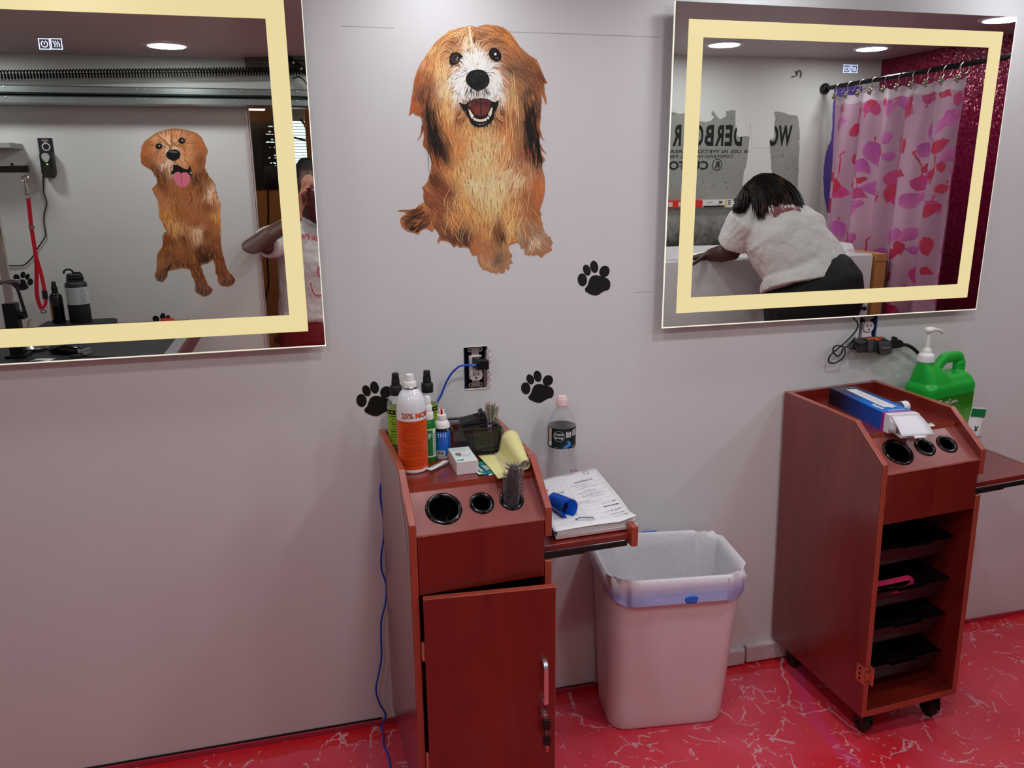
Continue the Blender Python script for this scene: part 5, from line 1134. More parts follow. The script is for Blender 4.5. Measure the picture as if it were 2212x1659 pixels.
def pawfn(cx, cy, sx, sy, wallpt, d): return lambda x, y: (lambda P: Vector((P.x, P.y+d, P.z)))(wallpt(cx+(x-1328)*.3165*sx, cy+(y-365)*.3165*sy))
paw(pawfn(1160.3, 835.5, 1, 1, lambda a, b: at_y(a, b, 0), -.0008), 'black paw print on the wall right of the torn outlet')
paw(pawfn(808, 861.5, 1.1, 1.08, lambda a, b: at_y(a, b, 0), -.0008), 'black paw print on the wall partly hidden by the spray bottles')
paw(pawfn(1282.5, 601, 1.0, 1.08, lambda a, b: at_y(a, b, 0), -.0008), 'topmost black paw print, right of the shaggy dog picture')
paw(pawfn(50, 607, -.62, .58, lambda a, b: rf(a, b, BK), .0008), 'black paw print on the back wall, seen left of the red leash in the mirror')
paw(pawfn(352, 697, -.66, .60, lambda a, b: rf(a, b, BK), .0008), 'black paw print low on the back wall below the golden dog picture')
# ================================================================ outlets in their open boxes
M_REC = mat('ivory_receptacle', (228, 214, 212), .4, var=.02); M_YOKE = mat('zinc_yoke', (176, 166, 164), .35, .7); M_DARKBOX = mat('dark_outlet_box', (14, 16, 22), .6); M_BLUBOX = mat('blue_outlet_box', (24, 60, 120), .5)
def outlet(label, hole, rz, tear, y0=0.0, face=1):
    x0, x1, z0, z1 = hole; cx, cz = (x0+x1)/2, (z0+z1)/2
    R = thing('wall_outlet', label, 'outlet', (cx, y0, cz), (0, 0, 0 if face > 0 else pi))
    w, h = (x1-x0)/2-.001, (z1-z0)/2-.001
    mb = MB()
    mb.box(-w, .046, -h, w, .048, h); mb.box(-w, .003, -h, -w+.0022, .046, h, 1); mb.box(w-.0022, .003, -h, w, .046, h, 1); mb.box(-w, .003, h-.0022, w, .046, h); mb.box(-w, .003, -h, w, .046, -h+.0022)
    mb.obj('outlet_box', [M_DARKBOX, M_BLUBOX], R, smooth=0, fix=False)
    oz = 0
    mb = MB(); mb.box(-.0098, .0045, -.0525, .0098, .0058, -.030); mb.box(-.0098, .0045, .030, .0098, .0058, .0525); mb.box(-.0055, .0045, -.032, .0055, .006, .032)
    for sx in (-1, 1):
        for sz in (-1, 1): 
            mb.lathe([(.0028, -.0006), (.0062, -.0006), (.0062, .0006), (.0028, .0006), (.0028, -.0006)], 16, (sx*.0135, .0052, sz*.0475), 0, Matrix.Rotation(pi/2, 4, 'X'))
            mb.box(min(sx*.008, sx*.012), .0046, sz*.0475-.003, max(sx*.008, sx*.012), .0056, sz*.0475+.003)
    for sz in (-1, 1): mb.lathe([(0, 0), (.0032, 0), (.0028, .0014), (0, .0018)], 14, (0, .0045, sz*.041), 0, Matrix.Rotation(pi/2, 4, 'X'))
    mb.obj('mounting_yoke', M_YOKE, R, smooth=40)
    for sz in (-1, 1):
        mb = MB(); n = 36; pts = []
        for i in range(n):
            a = 2*pi*i/n; x, z = .0172*cos(a), .0172*sin(a); pts.append((x, max(-.0142, min(.0142, z))+sz*.0195))
        mb.prism(pts, 'y', -.0035, .012); f = mb.obj('receptacle', M_REC, R, smooth=40, bevel=.0008)
        mb = MB(); zc = sz*.0195+.003; yy = -.0038
        for x, hh in ((-.0064, .0040), (.0064, .0034)): mb.poly([(x-.0011, yy, zc-hh), (x+.0011, yy, zc-hh), (x+.0011, yy, zc+hh), (x-.0011, yy, zc+hh)])
        mb.poly([(.0026*cos(t), yy, zc-.0105+max(-.0018, .0026*sin(t))) for t in [2*pi*i/16 for i in range(16)]]); mb.obj('slot', M_HOLE, f, smooth=0, fix=False)
    mb = MB(); mb.box(-.0165, .004, -.0315, .0165, .016, .0315); mb.obj('receptacle_body', M_REC, R, smooth=0)
    if tear:
        rd = random.Random(2); mb = MB(); pts = []
        def edge(a, b, out, n, amp):
            for i in range(n):
                t = i/n; x = a[0]+(b[0]-a[0])*t; z = a[1]+(b[1]-a[1])*t; pts.append((x, z, out, amp))
        edge((-w, -h), (w, -h), (0, -1), 16, .007); edge((w, -h), (w, h), (1, 0), 26, .013); edge((w, h), (-w, h), (0, 1), 16, .0035); edge((-w, h), (-w, -h), (-1, 0), 26, .0012)
        n = len(pts); I = []; O = []; Mm = []
        for x, z, d, a in pts:
            e = rd.uniform(.35, 1)*a; i_ = rd.uniform(.0, .5)*a*.55 if d[0] > 0 else 0
            I.append(Vector((x-d[0]*i_, .0015+rd.uniform(0, .002), z-d[1]*i_))); Mm.append(Vector((x+d[0]*e*.5, -.0015-rd.uniform(0, .0022)*(a > .003), z+d[1]*e*.5))); O.append(Vector((x+d[0]*e, -.0004, z+d[1]*e)))
        mb.add(I+Mm+O, [(i, (i+1) % n, n+(i+1) % n, n+i) for i in range(n)]+[(n+i, n+(i+1) % n, 2*n+(i+1) % n, 2*n+i) for i in range(n)])
        mb.obj('torn_drywall_edge', mat('torn_drywall_paper', (208, 196, 198), .85, var=.12, vs=120, bump=.8, bs=300), R, smooth=0, fix=False)
        mb = MB(); mb.prism([(w-.009, -h), (w-.001, -h), (w-.001, h*.8), (w-.004, h*.8), (w-.006, h*.1), (w-.0105, -h*.2)], 'y', .002, .006); mb.obj('exposed_gypsum', mat('brown_gypsum_paper', (120, 92, 84), .9, var=.1), R, smooth=0)
    return R
outlet('bare duplex outlet in a torn wall opening above the bottle-topped trolley', H1, 0, True)
outlet('bare duplex outlet in a blue box just under the right mirror', H2, 0, False)
# ---- charger plugged into the upper socket of the torn outlet, with a blue cable
R = thing('charger_plug', 'black charger block plugged into the upper socket of the torn outlet', 'charger', (.419, -.0035, 1.042))
mb = MB(); rings = []
for y, w, h, dx in ((0, .0135, .0135, 0), (-.004, .0155, .0145, 0), (-.02, .0165, .0128, .003), (-.042, .0165, .0125, .005), (-.045, .0145, .0108, .005)): rings.append([Vector((x+dx, y, z)) for x, z in rrect(w, h, .004, 5)])
mb.loft(rings); mb.obj('charger_block', mat('black_charger_plastic', (10, 10, 11), .35, var=0), R, smooth=40)
M_BCAB = mat('blue_cable', (22, 74, 196), .4, var=.02)
R = thing('charging_cable', 'blue charging cable from the charger plug down behind the bottle-topped trolley to the floor', 'cable', (.41, -.03, 1.04))
tip = Vector((.4085, -.036, 1.0425))
def wpt(px, py, y): return at_y(px, py, y)
path = [tip+Vector((-.003, 0, 0)), wpt(997, 790, -.040), wpt(985, 797, -.035), wpt(973, 810, -.025), wpt(962, 830, -.014), wpt(953, 852, -.010), wpt(944, 868, -.010), wpt(934, 878, -.011), Vector((.28, -.012, .905)), Vector((.22, -.009, .89)), Vector((.165, -.008, .86)), wpt(826, 1032, -.012)]
path += [wpt(px, py, y) for px, py, y in ((822, 1050, -.014), (822, 1080, -.016), (828, 1120, -.018), (829, 1160, -.02), (824, 1195, -.02), (824, 1230, -.021), (834, 1262, -.024), (833, 1300, -.024), (824, 1340, -.026), (823, 1380, -.028), (824, 1420, -.03), (817, 1460, -.032), (812, 1490, -.032), (820, 1520, -.03), (833, 1545, -.026))]
fl = [at_z(828, 1585, .004), at_z(829, 1610, .0035), at_z(838, 1630, .0035), at_z(842, 1650, .0035), at_z(844, 1668, .0035), at_z(836, 1700, .0035), at_z(800, 1740, .0035)]
path += [Vector((fl[0].x-.004, -.03, .012))]+fl
mb = MB(); mb.T = Matrix.Translation(-R.location); mb.tube(spline(path, 7), .0026, 8); mb.obj('cable_run', M_BCAB, R)
mb = MB(); mb.T = Matrix.Translation(-R.location); mb.tube([tip+Vector((.004, 0, 0)), tip+Vector((-.013, -.0015, -.0008))], .0028, 10); mb.obj('cable_connector', mat('bright_blue_connector', (70, 150, 235), .35, var=0), R)
# ---- three-way outdoor splitter hanging from the lower socket of the right outlet
R = thing('power_splitter', 'black three-way power splitter with orange top mark under the right mirror', 'power adapter', at_y(1896, 742, -.03))
sc = .00124
def sp_(x, y, d=0): # zoom (1770,670)-(2010,800), scale .1085 : offsets from the splitter's centre, in the wall plane
    P = at_y(1770+x*.1085, 670+y*.1085, -.03-d); return P-Vector(R.location)
def slab(mb, poly, d0, d1, mi=0):
    mb.loft([[sp_(x, y, d0) for x, y in poly], [sp_(x, y, d1) for x, y in poly]], mi)
mb = MB(); body = [(700,560),(880,545),(1020,525),(1260,530),(1400,610),(1440,640),(1450,770),(1440,860),(1300,890),(1200,885),(1100,840),(960,840),(760,850),(720,760),(680,660)]
slab(mb, body, -.02, .022); mb.obj('splitter_body', mat('dark_grey_rubber', (44, 44, 46), .55, var=.04), R, smooth=0, bevel=.003)
mb = MB(); slab(mb, [(1180,640),(1400,625),(1455,800),(1400,880),(1220,890),(1190,790)], .022, .036); slab(mb, [(1240,745),(1410,735),(1420,765),(1240,785)], .036, .041, 1); slab(mb, [(960,590),(1080,580),(1085,650),(1060,830),(960,830)], .020, .029); slab(mb, [(700,560),(880,600),(940,640),(830,690),(700,640)], .018, .03)
mb.obj('outlet_cover', [mat('mid_grey_rubber', (66, 64, 68), .5, var=.04), mat('light_grey_rubber', (104, 102, 104), .5)], R, smooth=0, bevel=.002)
mb = MB(); slab(mb, [(1400,600),(1600,580),(1680,640),(1660,740),(1450,770)], -.008, .014); slab(mb, [(1420,560),(1460,515),(1560,545),(1560,590),(1450,600)], -.004, .01, 0); mb.obj('cord_grip', M_BLKM, R, smooth=0, bevel=.002)
mb = MB(); mb.poly([sp_(x, y, .0235) for x, y in [(930,570),(1000,545),(1260,540),(1250,565),(1150,562),(1240,600),(1160,605),(1080,572),(950,588)]]); mb.obj('orange_mark', mat('orange_mark', (232, 98, 40), .45, var=0), R, smooth=0, fix=False)
M_CORD = mat('black_rubber_cord', (15, 14, 14), .45, var=.05)
mb = MB(); mb.tube(spline([sp_(1640, 690, 0), sp_(1740, 695, 0), sp_(1850, 750, .0), sp_(1950, 840, .0), sp_(2010, 930, -.005), sp_(2060, 1100, -.015), sp_(2080, 1400, -.02)], 8), .0052, 10); mb.obj('supply_cord', M_CORD, R)
R2 = thing('mirror_power_cord', 'thin black cord from the right mirror, knotted in a loop beside the splitter', 'cord', at_y(1830, 740, -.02))
def q_(x, y, d=0): return at_y(1770+x*.1085, 670+y*.1085, -.02-d)-Vector(R2.location)
mb = MB(); mb.tube(spline([q_(600, 80, .0), q_(690, 170, .0), q_(760, 260, 0), q_(750, 370, 0), q_(680, 470, .004), q_(580, 580, .010), q_(470, 680, .014), q_(330, 800, .012), q_(220, 900, .008), q_(180, 990, .006), q_(220, 1050, .008), q_(340, 1040, .010), q_(450, 970, .014), q_(510, 870, .016), q_(510, 790, .012), q_(460, 780, .006), q_(440, 860, .004), q_(370, 915, .004), q_(300, 870, .006), q_(270, 790, .010), q_(310, 720, .014), q_(400, 705, .016), q_(520, 740, .020), q_(600, 690, .024), q_(660, 610, .026), q_(720, 580, .02), q_(760, 640, .012)], 6), .0023, 8)
mb.obj('cord_run', M_CORD, R2)
mb = MB(); mb.tube([q_(590, 770, .022), q_(640, 690, .026), q_(700, 540, .02)], .0034, 8); mb.obj('cord_tie', mat('grey_tie', (74, 78, 74), .5), R2)
mb = MB(); mb.lathe([(.0, -.008), (.0125, -.008), (.014, .012), (.008, .016), (0, .016)], 16, q_(690, 700, -.0), 0, Matrix.Rotation(pi/2, 4, 'Y')); mb.obj('plug', M_BLKM, R2)
# ---- thick black cable on the floor at the far right
R = thing('floor_cable', 'thick black cable on the red floor at the foot of the wall, far right', 'cable', at_z(2150, 1335, 0))
mb = MB(); mb.T = Matrix.Translation(-R.location); zc = .0055
mb.tube(spline([at_z(2060, 1352, zc), at_z(2088, 1341, zc), at_z(2105, 1333, zc), at_z(2128, 1321, zc), at_z(2155, 1312, zc), at_z(2185, 1308, zc), at_z(2215, 1306, zc), at_z(2260, 1304, zc)], 8), .0055, 10); mb.obj('cable_run', M_CORD, R)
# ================================================================ waste bin with a bag
R = thing('waste_bin', 'tall off-white plastic waste bin standing between the two trolleys', 'waste bin', (.912, -.135, 0), (0, 0, radians(-7)))
HB = .485
def brect(z, f=1.0, add=0):
    t = z/HB; return [Vector((x, y-.014*t, z)) for x, y in rrect(.166+.021*t+add, .095+.031*t+add, .05, 8)]
mb = MB(); rings = [brect(.0, add=-.008), brect(.004, add=-.002), brect(.012)]+[brect(HB*i/10) for i in range(1, 11)]+[brect(HB+.002, add=-.0025)]+[brect(HB*i/6, add=-.004) for i in range(6, 0, -1)]+[brect(.012, add=-.006)]
mb.loft(rings); mb.obj('bin_body', mat('off_white_bin_plastic', (228, 214, 216), .38, var=.03, vs=8, bump=.08, bs=400), R, smooth=40)
R = thing('bin_liner', 'white bag with blue drawstring lining the waste bin', 'bag', (.912, -.135, 0), (0, 0, radians(-7)))
rb = random.Random(12); N = 96
base = rrect(1, 1, .42, 24); N = len(base)
def rimring(z, addx, wob, seed, drop=0, t=1.0, hx=.187, hy=.126, yo=-.014):
    rr = random.Random(seed); ph = [rr.uniform(0, 6.3) for _ in range(5)]; out = []
    for i, (bx, by) in enumerate(base):
        a = 2*pi*i/N; w = sum(sin((3+4*j)*a+ph[j])/(1+j*.6) for j in range(5))*wob
        out.append(Vector((bx*(hx+addx+w), by*(hy+addx+w)+yo, z+w*1.4+drop*max(0, -sin(a-.2))*1.0+.004*sin(a))))
    return out
inner = [rimring(HB*k, -.006-.012*(1-k), .0016+.003*(1-k), 30+i, 0, hx=.164+.023*k, hy=.094+.032*k, yo=-.014*k) for i, k in enumerate((.12, .3, .5, .65, .78, .88, .95, 1.0))]
inner[0] = [Vector((p.x, p.y, HB*.12)) for p in inner[0]]
rollr = [rimring(HB+.010, -.001, .002, 50), rimring(HB+.012, .004, .002, 51)]
mb = MB(); mb.loft(inner+rollr, 0, cap=False); mb.poly(inner[0][::-1])
M_LINER = NT('white_bin_bag'); M_LINER.set(Base_Color=rgba((232, 228, 232)), Roughness=.3, Transmission_Weight=0); M_LINER.bump(M_LINER.noise(M_LINER.coord((1, 1, .6)), 55, 6, .65, 1.0), .55, .006)
mb.obj('bag_inside', M_LINER.m, R, smooth=80, fix=False)
outer = [rimring(HB+.012, .004, .002, 51), rimring(HB+.002, .0085, .002, 52), rimring(HB-.012, .0085, .0022, 53, -.004), rimring(HB-.026, .008, .003, 54, -.014), rimring(HB-.040, .0075, .004, 55, -.028)]
mb = MB(); mb.loft(outer, 0, cap=False)
k = NT('bluish_bag_hem'); sp = k.n('ShaderNodeSeparateXYZ'); k.l(k.coord(), sp.inputs[0])
k.l(k.mix(k.ramp(k.math('ADD', k.math('MULTIPLY', k.math('SUBTRACT', sp.outputs[2], HB-.045), 18), k.math('MULTIPLY', k.noise(k.coord(), 12, 3), .35)), [(.3, (0, 0, 0)), (.95, (1, 1, 1))]), rgba((168, 176, 226)), rgba((234, 230, 236))), k.b.inputs['Base Color'])
k.set(Roughness=.35); k.bump(k.noise(k.coord(), 60, 5, .6, 1), .4, .004)
mb.obj('bag_hem', k.m, R, smooth=80, fix=False)
M_DS = mat('blue_drawstring', (40, 112, 214), .4, var=.05)
mb = MB()
mb.grid(lambda u, v: Vector((.008+.036*u, -.1525-.0035*sin(pi*u), HB-.062+.022*v*(.4+.6*sin(pi*(.15+.7*u))))), 8, 4)
mb.obj('drawstring', M_DS, R, smooth=60, thick=.001)
mb = MB(); mb.grid(lambda u, v: Vector((-.03+.045*u, .120+.001, HB+.010+.008*v)), 6, 2); mb.obj('drawstring', M_DS, R, smooth=60, thick=.001)
# ================================================================ the side of the room seen in the mirrors
M_GALV = mat('galvanised_steel', (150, 158, 156), .32, .85, var=.05, vs=20)
M_DKM = mat('dark_steel', (34, 34, 35), .4, .6)
# ---- overhead door struts, spring and bracket
def strut(label, z0, z1, y):
    R = thing('door_strut', label, 'steel strut', (-.6, y, z0))
    h = z1-z0
    mb = MB(); mb.prism([(-.118, 0), (-.02, 0), (0, h*.18), (0, h*.82), (-.02, h), (-.118, h), (-.118, h-.002), (-.021, h-.002), (-.003, h*.8), (-.003, h*.2), (-.021, .002), (-.118, .002)], 'x', -1.55, 1.15); mb.obj('strut_channel', M_GALV, R, smooth=0)
    mb = MB()
    for x in (-1.1, -.56, -.53, -.03, .0, .36, .39, .62):
        mb.lathe([(0, .0025), (.004, .002), (.0055, 0), (0, 0)], 12, (x, 0, h*.72), 0, Matrix.Rotation(-pi/2, 4, 'X'))
    mb.obj('rivet', mat('bright_rivet', (190, 196, 194), .3, .9), R)
strut('upper galvanised overhead strut above the golden dog picture', 1.853, 1.888, -1.93)
strut('lower galvanised overhead strut above the golden dog picture', 1.812, 1.848, -1.93)
a, b = Vector((-1.75, -1.985, 1.909)), rf(660, 153, -1.985)
R = thing('door_spring', 'long black coil spring stretched above the steel struts', 'spring', (0, 0, 0))
n = 150*9; d = (b-a); pts = []
for i in range(n+1):
    t = i/n; q = 2*pi*150*t; p = a+d*t; r = .017
    pts.append(p+Vector((0, r*cos(q), r*sin(q))))
mb = MB(); mb.tube(pts, .0028, 5); mb.obj('coil', mat('black_spring_wire', (14, 14, 14), .4, .4), R, smooth=60)
mb = MB(); mb.tube([a-Vector((.1, 0, 0)), b+Vector((.06, 0, 0))], .0022, 6); mb.obj('safety_cable', M_DKM, R)
R = thing('ceiling_angle_bracket', 'grey steel angle bracket fixed under the ceiling above the opening', 'bracket', (0, 0, 0))
p0 = rf(528, 126, -2.0); p1 = rf(720, 138, -2.0)
mb = MB(); mb.box(p0.x, -2.01, 1.975, .45, -2.006, 2.018); mb.box(p0.x, -2.01, 2.013, .45, -1.97, 2.017); mb.obj('angle_bar', mat('grey_angle_steel', (92, 88, 84), .4, .6), R, smooth=0)
mb = MB(); 
for x in (p0.x+.03, p0.x+.06, .03, .07): mb.lathe([(0, .002), (.004, .0015), (.004, 0)], 10, (x, -2.006, 1.997), 0, Matrix.Rotation(-pi/2, 4, 'X'))
mb.obj('bolt', M_DKM, R)
R = thing('opener_arm', 'black perforated steel arm slanting down over the opening', 'bracket arm', (0, 0, 0))
q0, q1 = rf(622, 126, -1.96), rf(700, 185, -1.96)
mb = MB(); dd = (q1-q0).normalized(); mb.ribbon([q0, q1], Vector((dd.z, 0, -dd.x)), .028, .003); mb.ribbon([q0+Vector((0, .01, .01)), q1+Vector((0, .01, .01))], (0, 1, 0), .02, .003); mb.obj('arm_bar', mat('black_arm_steel', (18, 18, 18), .4, .5), R, smooth=0)
mb = MB(); mb.tube(spline([rf(632, 170, -1.95), rf(645, 166, -1.95), rf(655, 172, -1.95), rf(664, 184, -1.95)], 6), .003, 6); mb.obj('arm_cable', M_DKM, R)
mb = MB(); M_ = Matrix.Rotation(-pi/2, 4, 'X')
for i in range(3): mb.lathe([(0, .004), (.006, .003), (.007, 0)], 12, q0.lerp(q1, .15+.22*i)+Vector((0, .0025, 0)), 0, M_)
mb.obj('bolt', mat('bright_rivet', (190, 196, 194), .3, .9), R)
# ---- metal corner strip at the end of the back wall
mb = MB(); mb.box(-.214, BK-.0, 0, -.199, BK+.006, 1.83); mb.box(-.201, BK-.05, 0, -.196, BK+.006, 1.83); struct(mb.obj('trim_4', mat('pinkish_metal_corner', (206, 190, 190), .35, .4), smooth=0))
# ---- outlet on the back wall with adapters and a cord
oc = (rf(86, 300, BK), rf(120, 380, BK))
ocx, ocz = (oc[0].x+oc[1].x)/2, 1.632
R = thing('wall_outlet', 'open outlet box on the back wall behind the grooming table', 'outlet', (ocx, BK, ocz))
mb = MB(); mb.box(-.028, 0, -.052, .028, .0025, .052); mb.box(-.0285, .0, -.052, -.026, .004, .052, 1); mb.obj('outlet_box', [M_DARKBOX, M_BLUBOX], R, smooth=0)
mb = MB(); mb.box(-.013, .002, .038, .013, .004, .046); mb.box(-.006, .002, .03, .006, .004, .04); mb.obj('mounting_yoke', M_YOKE, R, smooth=0)
mb = MB(); mb.lathe([(.0125, .002), (.0165, .002), (.0165, .005), (.0125, .005), (.0125, .002)], 24, (.001, 0, .016), 0, Matrix.Rotation(-pi/2, 4, 'X')); mb.obj('receptacle', M_REC, R)
R = thing('wall_adapter', 'black wall adapter with grey badge and green light in the back wall outlet', 'adapter', (ocx+.004, BK+.004, ocz-.045))
mb = MB(); rings = [[Vector((x*.026*f, y, z*.056*f-.012)) for x, z in rrect(1, 1, .5, 6)] for y, f in ((0, .96), (.004, 1), (.036, 1), (.042, .92))]
mb.loft(rings); mb.obj('adapter_body', M_BLKM, R, smooth=45)
mb = MB(); pts = [(.016*cos(t)*(1 if sin(t) > 0 else 1-.5*(sin(t)**2)), .043, .019+(.016 if sin(t) > 0 else .024)*sin(t)) for t in [2*pi*i/26 for i in range(26)]]; mb.poly(pts); mb.obj('badge', mat('grey_badge', (186, 186, 186), .4, .3), R, smooth=0, fix=False)
mb = MB(); mb.poly([(.004*cos(t)+.003, .0435, -.0125+.003*sin(t)) for t in [2*pi*i/12 for i in range(12)]]); mb.obj('indicator_light', mat('green_light', (120, 255, 40), .4, var=0, emit=(120, 255, 40), es=1.2), R, smooth=0, fix=False)
mb = MB(); mb.lathe([(0, .05), (.021, .05), (.024, .044), (.024, .03)], 26, (-.001, 0, -.044), 0, Matrix.Rotation(-pi/2, 4, 'X')); mb.obj('round_plug', mat('brown_black_plug', (38, 30, 28), .4), R)
R = thing('adapter_cord', 'thin black cord curving down the back wall from the adapter', 'cord', (0, 0, 0))
def d_(x, y): return rf(x*220/1352, 230+y*270/1659, BK+.006)
def b_(x, y, yy): return rf(x*280/1498, 480+y*310/1659, yy)
mb = MB(); mb.tube(spline([d_(580, 760), d_(575, 850), d_(572, 1000), d_(585, 1150), d_(622, 1285), d_(590, 1420), d_(582, 1520), d_(600, 1650), b_(525, 160, BK+.006), b_(480, 235, BK+.006), b_(430, 310, BK+.006), b_(375, 405, BK+.006), b_(280, 492, BK+.006), b_(170, 503, BK+.006), b_(60, 498, BK+.006), b_(-120, 480, BK+.006)], 6), .0026, 6); mb.obj('cord_run', M_CORD, R)
# ---- grooming table
TX0, TX1, TY0, TY1, TZ = -1.75, -.475, -1.995, -1.10, .88
R = thing('grooming_table', 'black topped grooming table with grey metal end against the back wall', 'table', (-1.1, -1.55, 0))
mb = MB(); mb.T = Matrix.Translation((1.1, 1.55, 0))
mb.box(TX0, TY0, TZ-.024, TX1-.055, TY1, TZ); mb.obj('table_top', mat('dark_rubber_top', (44, 47, 47), .55, var=.06, vs=60, bump=.15, bs=500), R, smooth=0, bevel=.004)
mb = MB(); mb.T = Matrix.Translation((1.1, 1.55, 0)); mb.box(TX1-.055, TY0, TZ-.036, TX1-.012, TY1, TZ+.004); mb.obj('end_trim', mat('grey_aluminium_trim', (158, 158, 160), .4, .3), R, smooth=0, bevel=.003)
mb = MB(); mb.T = Matrix.Translation((1.1, 1.55, 0)); mb.box(TX1-.012, TY0, TZ-.06, TX1, TY1, TZ-.004); mb.obj('edge_strip', mat('dark_red_edge', (104, 40, 44), .5), R, smooth=0)
for x in (TX0+.1, TX1-.14):
    for y in (TY0+.1, TY1-.1):
        mb = MB(); mb.T = Matrix.Translation((1.1, 1.55, 0)); mb.tube([(x, y, .0), (x, y, TZ-.03)], .018, 12); mb.obj('leg', M_DKM, R)
mb = MB(); mb.T = Matrix.Translation((1.1, 1.55, 0)); mb.tube([(TX0+.1, TY0+.1, .2), (TX1-.14, TY0+.1, .2), (TX1-.14, TY1-.1, .2), (TX0+.1, TY1-.1, .2), (TX0+.1, TY0+.1, .2)], .01, 8); mb.obj('stretcher', M_DKM, R)
# post, arm, leash: all at the near side of the table
YP = -1.33
pb = b_(200, 1560, YP); px_ = b_(60, 600, YP).x
R = thing('grooming_post', 'chrome grooming post with black arm clamped to the grooming table', 'grooming arm', (px_, YP, TZ))
mb = MB(); mb.box(-.013, -.013, .0, .013, .013, .82); mb.obj('post', mat('chrome', (196, 190, 184), .12, 1, var=0), R, smooth=0, bevel=.003)
mb = MB(); mb.box(-.022, -.022, .0, .022, .022, .2); mb.lathe([(0, 0), (.017, 0), (.017, .02), (0, .02)], 20, (.02, 0, .155), 0, Matrix.Rotation(pi/2, 4, 'Y')); mb.box(-.035, -.04, .0005, .035, .04, .012); mb.obj('post_clamp', M_DKM, R, smooth=40, bevel=.002)
az = d_(200, 842).z
A0, A1 = rf(-60, 366, YP), rf(63, 365, YP)
mb = MB(); zr = A1.z-TZ; mb.box(-.25, -.008, zr-.012, A1.x-px_, .008, zr+.012); mb.box(A1.x-px_-.055, -.009, zr+.012, A1.x-px_-.048, .009, zr+.021); mb.obj('arm', M_BLKM, R, smooth=0, bevel=.003)
zc_ = b_(60, 690, YP).z-TZ
mb = MB(); mb.tube([(-.05, 0, zc_), (.045, .012, zc_)], .009, 12); mb.lathe([(0, -.012), (.02, -.012), (.02, .012), (0, .012)], 18, (-.055, 0, zc_), 0, Matrix.Rotation(pi/2, 4, 'Y')); mb.obj('cross_clamp', mat('steel_clamp', (150, 146, 142), .25, .9), R)
M_RED = mat('red_webbing', (220, 22, 58), .65, var=.06, vs=400)
top = rf(53, 378, YP)
R = thing('red_leash', 'red grooming leash with a loop hanging from the black arm', 'leash', top)
def L_(px, py, dy=0): return rf(px, py, YP+dy)-Vector(R.location)
mb = MB(); mb.tube([(.011*cos(t), 0, .002-.014*1+.011*sin(t)-.002) for t in [2*pi*i/20 for i in range(21)]], .0026, 8); mb.tube([L_(53, 388), L_(56, 403), L_(58, 418)], [.003, .0045, .006], 10); mb.tube([L_(54, 420), L_(64, 420), L_(66, 429), L_(57, 430), L_(54, 420)], .0022, 6); mb.obj('snap_hook', mat('nickel', (186, 178, 170), .25, .9), R)
up = spline([L_(61, 428), L_(64, 455), L_(68, 492), L_(74, 530), L_(78, 560), L_(79, 590), L_(79, 625), L_(82, 648), L_(88, 664), L_(91, 668)], 6)
mb = MB(); mb.ribbon(up, (1, 0, .12), .0135, .0025); mb.ribbon(spline([L_(78, 555, .006), L_(87, 585, .008), L_(93, 610, .008), L_(97, 634, .008), L_(99, 652, .006), L_(96, 662, .004), L_(91, 668, .002)], 6), (1, 0, .2), .0125, .0025); mb.obj('strap', M_RED, R, smooth=60)
mb = MB(); mb.box(-.009, -.004, -.006, .009, .004, .006); o = mb.obj('slide_buckle', mat('tan_buckle', (150, 140, 122), .4, .3), R, smooth=0); o.location = L_(68.5, 491)
mb = MB(); mb.box(-.0085, -.005, -.016, .0085, .005, .014); mb.box(-.0095, -.006, -.016, .0095, .006, -.011); o = mb.obj('side_release_buckle', M_BLKM, R, bevel=.002); o.location = L_(97, 636, .012)
mb = MB(); mb.tube([L_(94, 673)+Vector((.009*cos(t), 0, .0055*sin(t))) for t in [2*pi*i/16 for i in range(17)]], .0016, 6); mb.obj('d_ring', M_DKM, R)
# ---- black noose strap on the post
s0 = b_(150, 715, YP+.02)
R = thing('black_noose', 'black padded noose hanging from the chrome post clamp', 'leash', s0)
def N_(x, y): return b_(x, y, YP+.02)-Vector(R.location)
mb = MB(); mb.tube(spline([N_(140, 710), N_(185, 745), N_(220, 820), N_(250, 920), N_(280, 1010), N_(310, 1105)], 6), .0085, 10, flat=.6); mb.obj('strap', mat('black_padded_strap', (13, 13, 14), .7, var=.1), R)
mb = MB(); mb.tube([N_(322, 1120)+Vector((.0085*cos(t), 0, .0085*sin(t))) for t in [2*pi*i/16 for i in range(17)]], .002, 6); mb.tube([N_(322, 1140), N_(326, 1225), N_(326, 1300)], [.0035, .003, .0025], 8); mb.obj('snap_hook', mat('nickel', (186, 178, 170), .25, .9), R)
